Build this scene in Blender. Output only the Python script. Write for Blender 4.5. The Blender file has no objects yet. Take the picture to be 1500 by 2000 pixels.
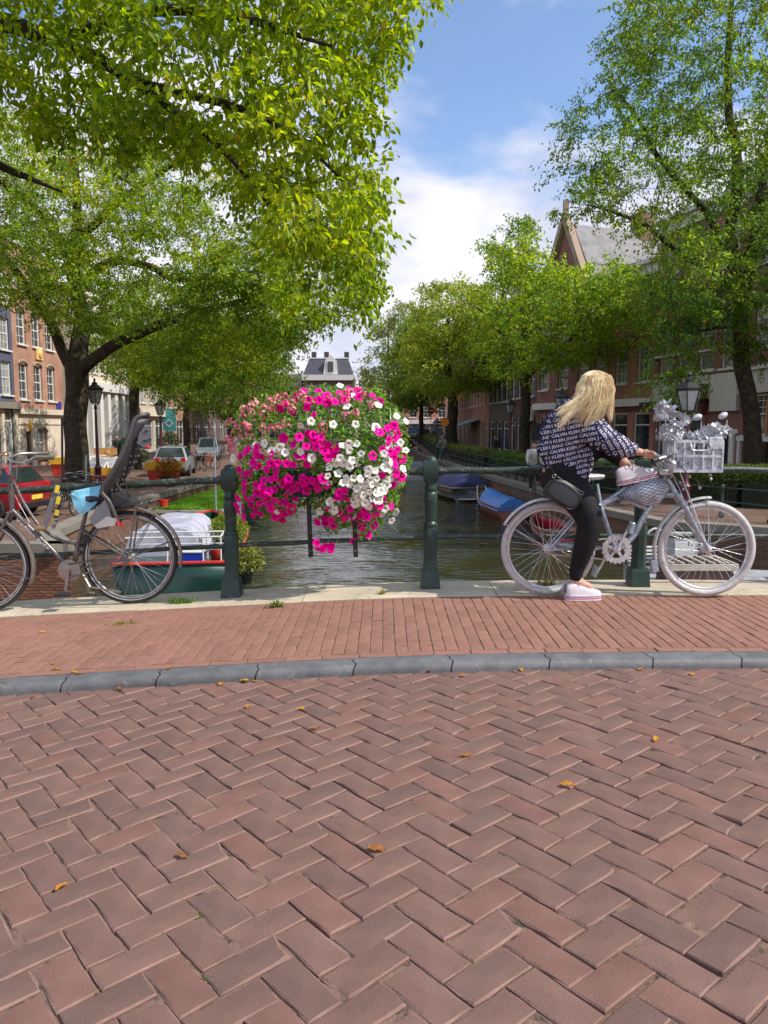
import bpy, bmesh, math, random
import numpy as np
from mathutils import Vector, Matrix, noise
random.seed(7); rng = np.random.default_rng(7)
SC = bpy.context.scene; COL = SC.collection
PI = math.pi; R = math.radians
# ------------------------------------------------------------------ camera
CAMZ = 1.32; PITCH = R(6.28); F = 1500.0
cam = bpy.data.cameras.new('camera'); camo = bpy.data.objects.new('camera', cam); COL.objects.link(camo)
cam.sensor_fit = 'VERTICAL'; cam.sensor_height = 36; cam.lens = 27.0
cam.clip_start = 0.05; cam.clip_end = 3000
camo.location = (0, 0, CAMZ); camo.rotation_euler = (PI/2 - PITCH, 0, 0)
SC.camera = camo
# ------------------------------------------------------------------ world and sun
SUN_EL, SUN_AZ = R(47), R(108)         # azimuth clockwise from +Y
W = bpy.data.worlds.new('World'); SC.world = W; W.use_nodes = True
def build_world():
    nt = W.node_tree; N = nt.nodes; L = nt.links; N.clear()
    out = N.new('ShaderNodeOutputWorld'); bg = N.new('ShaderNodeBackground'); bg.inputs[1].default_value = 0.15
    sky = N.new('ShaderNodeTexSky'); sky.sky_type = 'NISHITA'; sky.sun_disc = False
    sky.sun_elevation = SUN_EL; sky.sun_rotation = SUN_AZ; sky.air_density = 1.0; sky.dust_density = 0.4; sky.ozone_density = 3.0
    tc = N.new('ShaderNodeTexCoord')
    mp = N.new('ShaderNodeMapping'); mp.inputs['Scale'].default_value = (1.0, 1.0, 1.9); mp.inputs['Location'].default_value = (4.4, 6.6, 2.8)
    L.new(tc.outputs['Generated'], mp.inputs[0])
    n1 = N.new('ShaderNodeTexNoise'); n1.inputs['Scale'].default_value = 2.6; n1.inputs['Detail'].default_value = 8; n1.inputs['Roughness'].default_value = .52
    n1.inputs['Distortion'].default_value = .25
    L.new(mp.outputs[0], n1.inputs['Vector'])
    sep = N.new('ShaderNodeSeparateXYZ'); L.new(tc.outputs['Generated'], sep.inputs[0])
    # more cloud towards the horizon: a bank below about 18 degrees
    mr = N.new('ShaderNodeMapRange'); mr.interpolation_type = 'SMOOTHSTEP'
    mr.inputs[1].default_value = .42; mr.inputs[2].default_value = .25; mr.inputs[3].default_value = .02; mr.inputs[4].default_value = .24
    L.new(sep.outputs[2], mr.inputs[0])
    ad = N.new('ShaderNodeMath'); ad.operation = 'ADD'; L.new(n1.outputs[0], ad.inputs[0]); L.new(mr.outputs[0], ad.inputs[1])
    cf = N.new('ShaderNodeMapRange'); cf.interpolation_type = 'SMOOTHSTEP'
    cf.inputs[1].default_value = .475; cf.inputs[2].default_value = .63; cf.inputs[3].default_value = 0.04; cf.inputs[4].default_value = .93
    L.new(ad.outputs[0], cf.inputs[0])
    n2 = N.new('ShaderNodeTexNoise'); n2.inputs['Scale'].default_value = 7; n2.inputs['Detail'].default_value = 6
    L.new(mp.outputs[0], n2.inputs['Vector'])
    cr = N.new('ShaderNodeMix'); cr.data_type = 'RGBA'
    cr.inputs[6].default_value = (3.5, 3.65, 4.4, 1); cr.inputs[7].default_value = (5.6, 5.4, 5.6, 1)
    cm = N.new('ShaderNodeMapRange'); cm.inputs[1].default_value = .38; cm.inputs[2].default_value = .62
    L.new(n2.outputs[0], cm.inputs[0]); L.new(cm.outputs[0], cr.inputs[0])
    tint = N.new('ShaderNodeMix'); tint.data_type = 'RGBA'; tint.blend_type = 'MULTIPLY'; tint.inputs[0].default_value = 1
    tint.inputs[7].default_value = (.98, 1.0, 1.05, 1)
    L.new(sky.outputs[0], tint.inputs[6])
    mx = N.new('ShaderNodeMix'); mx.data_type = 'RGBA'
    L.new(cf.outputs[0], mx.inputs[0]); L.new(tint.outputs[2], mx.inputs[6]); L.new(cr.outputs[2], mx.inputs[7])
    L.new(mx.outputs[2], bg.inputs[0]); L.new(bg.outputs[0], out.inputs[0])
build_world()
sl = bpy.data.lights.new('sun', 'SUN'); sl.energy = 3.45; sl.angle = R(.5); sl.color = (1, .955, .88)
so = bpy.data.objects.new('sun', sl); COL.objects.link(so)
sd = Vector((math.sin(SUN_AZ)*math.cos(SUN_EL), math.cos(SUN_AZ)*math.cos(SUN_EL), math.sin(SUN_EL)))
so.rotation_euler = sd.to_track_quat('Z', 'Y').to_euler(); so.location = sd*60
SC.view_settings.view_transform = 'Standard'; SC.view_settings.look = 'None'
SC.view_settings.gamma = 1; SC.view_settings.use_curve_mapping = False; SC.view_settings.exposure = 0.46
SC.render.engine = 'CYCLES'
try:
    SC.cycles.max_bounces = 7; SC.cycles.transparent_max_bounces = 12; SC.cycles.caustics_reflective = False; SC.cycles.caustics_refractive = False
except Exception: pass
# ------------------------------------------------------------------ projection helpers (photo pixel -> point in the place)
CP, SP = math.cos(PITCH), math.sin(PITCH)
def ray(px, py):
    cx = (px-750)/F; cy = (1000-py)/F
    return Vector((cx, CP+cy*SP, cy*CP-SP))
def at(px, py, Y):
    d = ray(px, py); return Vector((0, 0, CAMZ)) + d*(Y/d.y)
def gz(px, py, z):
    d = ray(px, py); return Vector((0, 0, CAMZ)) + d*((z-CAMZ)/d.z)
def hump(x):                        # the bridge deck falls away to the left
    t = (0.25-x)
    return -0.05*(math.log1p(math.exp(t*3.0))/3.0) if t < 8 else -0.05*t
def proj(p):
    x, y, z = p[0], p[1], p[2]-CAMZ
    zc = y*CP - z*SP; yc = y*SP + z*CP
    return (750+F*x/zc, 1000-F*yc/zc)
def S(r, g, b, k=1.0):              # sRGB 0..255 -> linear
    f = lambda c: ((c/255+.055)/1.055)**2.4 if c > 10 else c/255/12.92
    return (f(r)*k, f(g)*k, f(b)*k, 1)
# ------------------------------------------------------------------ materials
MATS = {}
def mat(name, col, rough=.6, metal=0.0, var=.12, scale=6.0, bump=.0, bscale=60.0, orand=0.0, col2=None, c2=(.5, .62), spec=.5, coat=0, emit=None, trans=0, spk=None):
    m = bpy.data.materials.new(name); MATS[name] = m; m.use_nodes = True
    nt = m.node_tree; N = nt.nodes; L = nt.links; b = N['Principled BSDF']
    b.inputs['Roughness'].default_value = rough; b.inputs['Metallic'].default_value = metal
    b.inputs['Specular IOR Level'].default_value = spec
    if coat: b.inputs['Coat Weight'].default_value = coat; b.inputs['Coat Roughness'].default_value = .12
    if trans: b.inputs['Transmission Weight'].default_value = trans
    tc = N.new('ShaderNodeTexCoord')
    n = N.new('ShaderNodeTexNoise'); n.inputs['Scale'].default_value = scale; n.inputs['Detail'].default_value = 5
    L.new(tc.outputs['Object'], n.inputs['Vector'])
    mx = N.new('ShaderNodeMix'); mx.data_type = 'RGBA'
    c = list(col)+[1]*(4-len(col))
    mr = N.new('ShaderNodeMapRange'); mr.inputs[1].default_value = .3; mr.inputs[2].default_value = .7
    L.new(n.outputs[0], mr.inputs[0]); L.new(mr.outputs[0], mx.inputs[0])
    mx.inputs[6].default_value = [c[i]*(1-var) for i in range(3)]+[1]; mx.inputs[7].default_value = [min(1, c[i]*(1+var)) for i in range(3)]+[1]
    last = mx.outputs[2]
    if col2:
        n3 = N.new('ShaderNodeTexNoise'); n3.inputs['Scale'].default_value = scale*1.7; n3.inputs['Detail'].default_value = 8; n3.inputs['Roughness'].default_value = .7
        mp = N.new('ShaderNodeMapping'); mp.inputs['Location'].default_value = (4, 7, 1)
        L.new(tc.outputs['Object'], mp.inputs[0]); L.new(mp.outputs[0], n3.inputs['Vector'])
        r3 = N.new('ShaderNodeMapRange'); r3.inputs[1].default_value = c2[0]; r3.inputs[2].default_value = c2[1]
        L.new(n3.outputs[0], r3.inputs[0])
        m3 = N.new('ShaderNodeMix'); m3.data_type = 'RGBA'; L.new(r3.outputs[0], m3.inputs[0]); L.new(last, m3.inputs[6])
        m3.inputs[7].default_value = list(col2)+[1]*(4-len(col2)); last = m3.outputs[2]
    if orand:
        oi = N.new('ShaderNodeObjectInfo'); mr2 = N.new('ShaderNodeMapRange')
        mr2.inputs[3].default_value = 1-orand; mr2.inputs[4].default_value = 1+orand
        L.new(oi.outputs['Random'], mr2.inputs[0])
        m4 = N.new('ShaderNodeMix'); m4.data_type = 'RGBA'; m4.blend_type = 'MULTIPLY'; m4.inputs[0].default_value = 1
        L.new(last, m4.inputs[6]); L.new(mr2.outputs[0], m4.inputs[7]); last = m4.outputs[2]
    L.new(last, b.inputs['Base Color'])
    if bump:
        nb = N.new('ShaderNodeTexNoise'); nb.inputs['Scale'].default_value = bscale; nb.inputs['Detail'].default_value = 6
        L.new(tc.outputs['Object'], nb.inputs['Vector'])
        bp = N.new('ShaderNodeBump'); bp.inputs['Strength'].default_value = bump; bp.inputs['Distance'].default_value = .01
        L.new(nb.outputs[0], bp.inputs['Height']); L.new(bp.outputs[0], b.inputs['Normal'])
    if emit:
        b.inputs['Emission Color'].default_value = list(emit[:3])+[1]; b.inputs['Emission Strength'].default_value = emit[3]
    return m
def leafmat(name, rough=.45, tr=.45):
    m = bpy.data.materials.new(name); m.use_nodes = True; nt = m.node_tree; N = nt.nodes; L = nt.links
    b = N['Principled BSDF']; b.inputs['Roughness'].default_value = rough; b.inputs['Specular IOR Level'].default_value = .35
    a = N.new('ShaderNodeAttribute'); a.attribute_name = 'tint'
    L.new(a.outputs['Color'], b.inputs['Base Color'])
    t = N.new('ShaderNodeBsdfTranslucent')
    g = N.new('ShaderNodeMix'); g.data_type = 'RGBA'; g.blend_type = 'MULTIPLY'; g.inputs[0].default_value = 1; g.inputs[7].default_value = (2.0, 1.85, .5, 1)
    L.new(a.outputs['Color'], g.inputs[6]); L.new(g.outputs[2], t.inputs[0])
    ms = N.new('ShaderNodeMixShader'); ms.inputs[0].default_value = tr
    L.new(b.outputs[0], ms.inputs[1]); L.new(t.outputs[0], ms.inputs[2]); L.new(ms.outputs[0], N['Material Output'].inputs[0])
    return m
def brickmat(name, c1, c2, mortar, bw=.21, rh=.062, ms=.009, rough=.8, offs=.5, use='UV', var=.25):
    m = bpy.data.materials.new(name); m.use_nodes = True; nt = m.node_tree; N = nt.nodes; L = nt.links; b = N['Principled BSDF']
    b.inputs['Roughness'].default_value = rough
    tc = N.new('ShaderNodeTexCoord'); br = N.new('ShaderNodeTexBrick'); br.offset = offs
    L.new(tc.outputs[use], br.inputs['Vector'])
    br.inputs['Color1'].default_value = list(c1)[:3]+[1]; br.inputs['Color2'].default_value = list(c2)[:3]+[1]; br.inputs['Mortar'].default_value = list(mortar)[:3]+[1]
    br.inputs['Scale'].default_value = 1; br.inputs['Brick Width'].default_value = bw; br.inputs['Row Height'].default_value = rh; br.inputs['Mortar Size'].default_value = ms
    n = N.new('ShaderNodeTexNoise'); n.inputs['Scale'].default_value = .9; n.inputs['Detail'].default_value = 7; L.new(tc.outputs[use], n.inputs['Vector'])
    mr = N.new('ShaderNodeMapRange'); mr.inputs[1].default_value = .3; mr.inputs[2].default_value = .7; mr.inputs[3].default_value = 1-var; mr.inputs[4].default_value = 1+var
    L.new(n.outputs[0], mr.inputs[0])
    mx = N.new('ShaderNodeMix'); mx.data_type = 'RGBA'; mx.blend_type = 'MULTIPLY'; mx.inputs[0].default_value = 1
    L.new(br.outputs['Color'], mx.inputs[6]); L.new(mr.outputs[0], mx.inputs[7]); L.new(mx.outputs[2], b.inputs['Base Color'])
    bp = N.new('ShaderNodeBump'); bp.inputs['Strength'].default_value = .5; bp.inputs['Distance'].default_value = .01; bp.invert = True
    L.new(br.outputs['Fac'], bp.inputs['Height']); L.new(bp.outputs[0], b.inputs['Normal'])
    return m
# ------------------------------------------------------------------ mesh collector
class G:
    def __init__(s): s.v = []; s.f = []; s.mi = []; s.cur = 0; s.uv = {}
    def n(s): return len(s.v)
    def add(s, vs, fs):
        o = len(s.v); s.v.extend([tuple(p) for p in vs])
        for f in fs: s.f.append(tuple(i+o for i in f)); s.mi.append(s.cur)
        return s
    def box(s, c, d, rot=None, taper=1.0, bev=0.0):
        hx, hy, hz = d[0]/2, d[1]/2, d[2]/2; m = rot if rot is not None else Matrix.Identity(3); c = Vector(c)
        if bev <= 0:
            vs = [(-hx, -hy, -hz), (hx, -hy, -hz), (hx, hy, -hz), (-hx, hy, -hz), (-hx*taper, -hy*taper, hz), (hx*taper, -hy*taper, hz), (hx*taper, hy*taper, hz), (-hx*taper, hy*taper, hz)]
            fs = [(0, 3, 2, 1), (4, 5, 6, 7), (0, 1, 5, 4), (1, 2, 6, 5), (2, 3, 7, 6), (3, 0, 4, 7)]
        else:
            b = min(bev, hx*.9, hy*.9, hz*.9); vs = []
            for (zz, ins) in ((-hz, b), (-hz+b, 0), (hz-b, 0), (hz, b)):
                for (sx, sy) in ((-1, -1), (1, -1), (1, 1), (-1, 1)):
                    x, y = sx*(hx-ins), sy*(hy-ins)
                    vs += [(x if sy*sx > 0 else x-sx*0, y-sy*0, zz)]
            vs2 = []
            for (zz, ins) in ((-hz, b), (-hz+b, 0), (hz-b, 0), (hz, b)):
                ax, ay = hx-ins, hy-ins; cb = b*.6
                for (x, y) in ((-ax+cb, -ay), (ax-cb, -ay), (ax, -ay+cb), (ax, ay-cb), (ax-cb, ay), (-ax+cb, ay), (-ax, ay-cb), (-ax, -ay+cb)): vs2.append((x, y, zz))
            vs = vs2; fs = [tuple(range(7, -1, -1)), tuple(range(24, 32))]
            for r in range(3):
                for k in range(8): fs.append((r*8+k, r*8+(k+1) % 8, (r+1)*8+(k+1) % 8, (r+1)*8+k))
        return s.add([c + m @ Vector(p) for p in vs], fs)
    def bar(s, a, b, w, h=None, up=(0, 0, 1)):
        a, b = Vector(a), Vector(b); h = w if h is None else h; d = b-a
        if d.length < 1e-6: return s
        x = d.normalized(); u = Vector(up); y = u.cross(x)
        if y.length < 1e-4: y = Vector((1, 0, 0)).cross(x)
        y.normalize(); z = x.cross(y); m = Matrix((x, y, z)).transposed()
        return s.box((a+b)/2, (d.length, w, h), m)
    def tube(s, pts, r, seg=8, caps=True, closed=False, sq=None):
        P = [Vector(p) for p in pts]; n = len(P); rr = r if isinstance(r, (list, tuple)) else [r]*n
        T = []
        for i in range(n):
            a = P[(i-1) % n] if (closed or i > 0) else P[i]; b = P[(i+1) % n] if (closed or i < n-1) else P[i]
            t = (b-a); T.append(t.normalized() if t.length > 1e-9 else Vector((0, 0, 1)))
        up = Vector((0, 0, 1)) if abs(T[0].z) < .9 else Vector((0, 1, 0))
        nrm = (up - T[0]*up.dot(T[0])).normalized(); vs = []
        for i in range(n):
            nrm = (nrm - T[i]*nrm.dot(T[i]));
            nrm = nrm.normalized() if nrm.length > 1e-6 else T[i].orthogonal().normalized()
            bi = T[i].cross(nrm); ri = rr[i]
            r1, r2 = (ri if isinstance(ri, tuple) else (ri, ri))
            for k in range(seg):
                a = 2*PI*k/seg; vs.append(P[i]+nrm*(math.cos(a)*r1)+bi*(math.sin(a)*r2))
        fs = []
        for i in range(n if closed else n-1):
            j = (i+1) % n
            for k in range(seg): fs.append((i*seg+k, i*seg+(k+1) % seg, j*seg+(k+1) % seg, j*seg+k))
        if caps and not closed:
            fs.append(tuple(range(seg-1, -1, -1))); fs.append(tuple((n-1)*seg+k for k in range(seg)))
        return s.add(vs, fs)
    def lathe(s, c, prof, seg=16, axis=(0, 0, 1), sq=False, caps=True, ph=0):
        c = Vector(c); q = Vector((0, 0, 1)).rotation_difference(Vector(axis)).to_matrix(); vs = []
        for (r, z) in prof:
            for k in range(seg): a = ph+2*PI*k/seg; vs.append(c+q @ Vector((math.cos(a)*r, math.sin(a)*r, z)))
        fs = []
        for i in range(len(prof)-1):
            for k in range(seg): fs.append((i*seg+k, i*seg+(k+1) % seg, (i+1)*seg+(k+1) % seg, (i+1)*seg+k))
        if caps: fs.append(tuple(range(seg-1, -1, -1))); fs.append(tuple((len(prof)-1)*seg+k for k in range(seg)))
        return s.add(vs, fs)
    def ball(s, c, r, seg=12, rings=8, rot=None):
        c = Vector(c); r = r if isinstance(r, (tuple, list)) else (r, r, r); m = rot if rot is not None else Matrix.Identity(3)
        vs = [c+m @ Vector((0, 0, -r[2]))]
        for i in range(1, rings):
            a = -PI/2+PI*i/rings
            for k in range(seg): b = 2*PI*k/seg; vs.append(c+m @ Vector((r[0]*math.cos(a)*math.cos(b), r[1]*math.cos(a)*math.sin(b), r[2]*math.sin(a))))
        vs.append(c+m @ Vector((0, 0, r[2]))); fs = []
        for k in range(seg): fs.append((0, 1+(k+1) % seg, 1+k))
        for i in range(rings-2):
            for k in range(seg): fs.append((1+i*seg+k, 1+i*seg+(k+1) % seg, 1+(i+1)*seg+(k+1) % seg, 1+(i+1)*seg+k))
        l = len(vs)-1; o = 1+(rings-2)*seg
        for k in range(seg): fs.append((l, o+k, o+(k+1) % seg))
        return s.add(vs, fs)
    def prism(s, poly, ext):            # poly: 3D points of a planar outline, extruded by vector ext
        P = [Vector(p) for p in poly]; e = Vector(ext); n = len(P)
        fs = [tuple(range(n)), tuple(range(2*n-1, n-1, -1))]+[(k, (k+1) % n, n+(k+1) % n, n+k) for k in range(n)]
        return s.add(P+[p+e for p in P], [tuple(reversed(f)) for f in fs])
    def quad(s, a, b, c, d): return s.add([a, b, c, d], [(0, 1, 2, 3)])
    def grid(s, fn, nu, nv):
        vs = [fn(i/nu, j/nv) for j in range(nv+1) for i in range(nu+1)]
        fs = [(j*(nu+1)+i, j*(nu+1)+i+1, (j+1)*(nu+1)+i+1, (j+1)*(nu+1)+i) for j in range(nv) for i in range(nu)]
        return s.add(vs, fs)
    def mesh(s, name, mats, off=(0, 0, 0), smooth=False, fixn=True):
        me = bpy.data.meshes.new(name); o = Vector(off)
        me.from_pydata([(p[0]-o[0], p[1]-o[1], p[2]-o[2]) for p in s.v], [], s.f)
        for m in (mats if isinstance(mats, (list, tuple)) else [mats]): me.materials.append(m)
        if any(s.mi): me.polygons.foreach_set('material_index', s.mi)
        if fixn:
            bm = bmesh.new(); bm.from_mesh(me); bmesh.ops.recalc_face_normals(bm, faces=bm.faces); bm.to_mesh(me); bm.free()
        if smooth:
            me.polygons.foreach_set('use_smooth', [True]*len(me.polygons))
            try: me.set_sharp_from_angle(angle=R(smooth if smooth > 1 else 40))
            except Exception: pass
        me.update(); return me
def tag(o, label=None, cat=None, group=None, kind=None):
    if label: o['label'] = label
    if cat: o['category'] = cat
    if group: o['group'] = group
    if kind: o['kind'] = kind
    return o
def link(name, me, parent=None, loc=(0, 0, 0)):
    o = bpy.data.objects.new(name, me); COL.objects.link(o); o.location = loc
    if parent is not None: o.parent = parent
    return o
def rootof(o):
    v = Vector((0, 0, 0))
    while o is not None: v += o.location; o = o.parent
    return v
def part(name, g, m, parent, smooth=False, kind=None, label=None):
    """mesh written in world coordinates, stored relative to its (unrotated) parent"""
    o = link(name, g.mesh(name, m, rootof(parent), smooth), parent)
    if kind: o['kind'] = kind
    if label: o['label'] = label
    return o
def solo(name, g, m, label, cat, loc, smooth=False, group=None, kind=None):
    o = link(name, g.mesh(name, m, loc, smooth), None, loc)
    return tag(o, label, cat, group, kind)
def empty(name, loc, label, cat, group=None):
    o = bpy.data.objects.new(name, None); COL.objects.link(o); o.location = loc; o.empty_display_size = .1
    return tag(o, label, cat, group)
def struct(name, g, m, parent=None, smooth=False):
    o = link(name, g.mesh(name, m, (0, 0, 0), smooth), parent); o['kind'] = 'structure'; return o
def copy_tree(o, parent=None):
    c = o.copy(); COL.objects.link(c)
    if parent is not None: c.parent = parent
    for ch in list(o.children): copy_tree(ch, c)
    return c
def lerp(a, b, t): return a+(b-a)*t
def poly_interp(pts, t):               # pts polyline of Vectors, t 0..1 by length
    P = [Vector(p) for p in pts]; L = [(P[i+1]-P[i]).length for i in range(len(P)-1)]; s = t*sum(L)
    for i, l in enumerate(L):
        if s <= l or i == len(L)-1: return P[i].lerp(P[i+1], s/l if l else 0)
        s -= l
def spline(pts, n):                    # Catmull-Rom through pts
    P = [Vector(p) for p in pts]; P = [P[0]*2-P[1]]+P+[P[-1]*2-P[-2]]; out = []
    m = len(P)-3
    for k in range(n+1):
        u = k/n*m; i = min(int(u), m-1); t = u-i; a, b, c, d = P[i:i+4]
        out.append(.5*((2*b)+(c-a)*t+(2*a-5*b+4*c-d)*t*t+(3*b-a-3*c+d)*t**3))
    return out
TXT = {}
def text_mesh(body, size=1.0, bold=False):
    """flat text outline mesh (verts Nx2, faces) from the built-in font"""
    k = (body, size)
    if k in TXT: return TXT[k]
    cu = bpy.data.curves.new('t', 'FONT'); cu.body = body; cu.size = size; cu.resolution_u = 1
    if bold: cu.offset = .02*size
    ob = bpy.data.objects.new('t', cu); COL.objects.link(ob)
    dg = bpy.context.evaluated_depsgraph_get(); dg.update(); me = bpy.data.meshes.new_from_object(ob.evaluated_get(dg))
    V = [(v.co.x, v.co.y) for v in me.vertices]; Fc = [tuple(p.vertices) for p in me.polygons]
    bpy.data.objects.remove(ob); bpy.data.curves.remove(cu); bpy.data.meshes.remove(me)
    TXT[k] = (V, Fc); return TXT[k]
def put_text(g, body, org, ux, uy, size, center=True, bold=False):
    V, Fc = text_mesh(body, 1.0, bold)
    w = max(v[0] for v in V) if V else 0
    o = Vector(org); ux, uy = Vector(ux), Vector(uy)
    g.add([o+ux*((v[0]-(w/2 if center else 0))*size)+uy*(v[1]*size) for v in V], Fc)
# ------------------------------------------------------------------ materials used by the setting
m_sand = mat('joint_sand', S(160, 128, 110, .55), .95, var=.3, scale=14, bump=.5, bscale=120, col2=S(84, 74, 58, .6))
m_brick = mat('road_brick', S(143, 111, 99, .69), .82, var=.16, scale=6, bump=.28, bscale=170, orand=.08, col2=S(120, 98, 91, .66), c2=(.55, .78), spec=.25)
m_brickr = mat('road_brick_red', S(148, 110, 97, .69), .82, var=.18, scale=6, bump=.28, bscale=170, orand=.08, col2=S(150, 115, 104, .8), c2=(.55, .75), spec=.25)
m_brickb = mat('road_brick_brown', S(138, 109, 98, .67), .85, var=.16, scale=6, bump=.28, bscale=170, orand=.08, col2=S(122, 100, 92, .66), c2=(.55, .75), spec=.25)
m_edge = mat('lit_worn_brick_edge', S(156, 121, 108, .72), .9, var=.3, scale=12, bump=.4, bscale=150, orand=.08)  # lighter bevels: sunlit brick edges put into the colour, with some wear
m_pave = mat('footway_brick', S(170, 125, 107, .74), .85, var=.12, scale=7, bump=.4, bscale=150, orand=.1, spec=.2, col2=S(150, 104, 95, .8), c2=(.5, .75))
m_kerb = mat('kerb_bluestone', S(128, 128, 128, .62), .6, var=.25, scale=9, bump=.35, bscale=90, orand=.1, col2=S(176, 168, 156, .7), c2=(.58, .72))
m_cope = mat('coping_stone', S(216, 200, 172, .78), .85, var=.13, scale=3, bump=.4, bscale=70, orand=.06, col2=S(130, 120, 104, .7), c2=(.55, .75))
m_qcope = mat('quay_stone', S(168, 158, 142, .6), .85, var=.15, scale=2, bump=.3, bscale=30)
def footh(x, y): return .05+hump(x)
# kerb line and coping line (straight, very slightly turned)
def kerbY(x): return 4.07+.022*x + .006*x*x*(-1 if x < 0 else 0)
def copeY(x): return 5.72+.012*x
KW, CW = .165, .56
# ------------------------------------------------------------------ bridge deck
def ribbon(g, y0, y1, zf, xs, ny=1):
    n = len(xs)
    vs = [(x, lerp(y0(x), y1(x), j/ny), zf(x)) for j in range(ny+1) for x in xs]
    g.add(vs, [(j*n+i, j*n+i+1, (j+1)*n+i+1, (j+1)*n+i) for j in range(ny) for i in range(n-1)])
xs = [-14+i*.25 for i in range(113)]
g = G(); ribbon(g, lambda x: -9, lambda x: kerbY(x)+.08, lambda x: hump(x)-.0075, xs, 4); road = struct('road', g, m_sand)
g = G(); ribbon(g, lambda x: kerbY(x)+KW-.03, lambda x: copeY(x)+.03, lambda x: footh(x, 0)-.0045, xs, 2); pavement = struct('pavement', g, m_sand)
# bridge body below the deck, open to the canal
g = G()
for i in range(len(xs)-1):
    x0, x1 = xs[i], xs[i+1]
    for (x, xx) in ((x0, x1),):
        a, b = copeY(x)+CW-.04, copeY(xx)+CW-.04
        g.quad((x, a, footh(x, 0)-.15), (xx, b, footh(xx, 0)-.15), (xx, b, -2.6), (x, a, -2.6))
bridge = solo('bridge_wall', g, brickmat('bridge_brick', S(120, 70, 56), S(96, 58, 50), S(150, 140, 125, .6), use='Object'), 'red brick side wall of the bridge under the stone coping', 'bridge wall', (0, 6, 0))
def brick_mesh(name, L_, W_, H_, m, seed, rough=.0022, bev=.004, chip=0, edge=None):
    r = random.Random(seed); g = G(); hx, hy = L_/2, W_/2
    def ring(ins, z, jit):
        P = []
        nx, ny = 4, 2
        for k in range(nx): P.append((lerp(-hx, hx, k/nx), -hy))
        for k in range(ny): P.append((hx, lerp(-hy, hy, k/ny)))
        for k in range(nx): P.append((lerp(hx, -hx, k/nx), hy))
        for k in range(ny): P.append((-hx, lerp(hy, -hy, k/ny)))
        out = []
        for q, (x, y) in enumerate(P):
            sx = 1-ins/hx; sy = 1-ins/hy
            j = jit if jit else 0
            out.append((x*sx+r.uniform(-j, j), y*sy+r.uniform(-j, j), z+(r.uniform(-.5, .2)*j)))
        return out
    a = ring(0, -H_, 0); b = ring(.0, -bev, rough); c = ring(bev*1.1, 0, rough*.8)
    if chip:                       # a broken corner or edge
        k = r.randrange(12)
        for q in (k, (k+1) % 12): b[q] = (b[q][0]*.93, b[q][1]*.9, b[q][2]-.008); c[q] = (c[q][0]*.86, c[q][1]*.82, c[q][2]-.003)
    g.add(a+b+c, [(i, (i+1) % 12, 12+(i+1) % 12, 12+i) for i in range(12)]+[tuple(range(24, 36))]+[(12+i, 12+(i+1) % 12, 24+(i+1) % 12, 24+i) for i in range(12)])
    if edge: g.mi = [0]*13+[1]*12
    return g, g.mesh(name, [m, edge] if edge else m)
BRL, BRW = .214, .1065
def herringbone():
    U = BRW; ang = R(39); ca, sa = math.cos(ang), math.sin(ang); o = (.05, 3.02); out = []
    for i in range(-70, 71):
        for j in range(-70, 71):
            v = (i-j) % 4
            if v == 0: cx, cy, a = (i+1)*U, (j+.5)*U, 0
            elif v == 3: cx, cy, a = (i+.5)*U, (j+1)*U, PI/2
            else: continue
            x = o[0]+cx*ca-cy*sa; y = o[1]+cx*sa+cy*ca
            if y > kerbY(x)+.05 or y < .9 or abs(x) > 6: continue
            out.append((x, y, ang+a))
    return out
HB = herringbone()
variants = []
for k in range(14):
    m = [m_brick, m_brick, m_brickr, m_brickb][k % 4]
    variants.append((brick_mesh('brick', BRL-.0055-.001*(k % 3), BRW-.0055-.0008*(k % 3), .055, m, 100+k, chip=(k in (3, 9, 12)), bev=.0042, edge=m_edge)))
vis = []; rest = []
for b in HB:
    px, py = proj((b[0], b[1], hump(b[0])))
    s_ = 1/(b[1]*b[1]+b[0]*b[0]+1.7)
    if -60 < px < 1560 and py < 2080 and b[1]-.08 < kerbY(b[0]): vis.append((s_, b))
    elif -900 < px < 2400 and b[1] < 4.1: rest.append(b)
vis.sort(key=lambda t: -t[0])
def tiltm(rr, amt=1.0):
    return Matrix.Rotation(R(rr.gauss(0, .75)*amt), 3, 'X') @ Matrix.Rotation(R(rr.gauss(0, .55)*amt), 3, 'Y')
rb = random.Random(5)
def put_brick(b, amt=1.0):
    x, y, a = b; dz = rb.gauss(0, .0016)*amt
    if rb.random() < .05: dz -= rb.uniform(.001, .003)
    wob = rb.random() < .045
    if wob: x += rb.gauss(0, .003); y += rb.gauss(0, .003); a += R(rb.gauss(0, 1.6)); dz += rb.uniform(.0, .004); amt = 2.2
    e = Matrix.Rotation(math.atan(-(hump(x+.1)-hump(x-.1))/.2)*1.0, 3, 'Y') @ tiltm(rb, amt) @ Matrix.Rotation(a+R(rb.gauss(0, .55)), 3, 'Z')
    return Vector((x+rb.gauss(0, .0009), y+rb.gauss(0, .0009), hump(x)+dz)), e
for s_, b in vis[:300]:
    k = rb.randrange(14)
    o = link('brick', variants[k][1], road); p, e = put_brick(b); o.location = p; o.rotation_euler = e.to_euler()
def joined(bl, name, vs, parent, amt=.8, place=put_brick, mats=None):
    g = G()
    for b in bl:
        k = rb.randrange(len(vs)); p, e = place(b, amt); q = vs[k][0]; g.cur = k % 4
        # trim what would run under the kerb
        P = [p+e @ Vector(v) for v in q.v]
        g.add(P, q.f); g.mi[-12:] = [4]*12
    g.cur = 0
    o = link(name, g.mesh(name, mats), parent); o['kind'] = 'stuff'; return o
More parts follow.
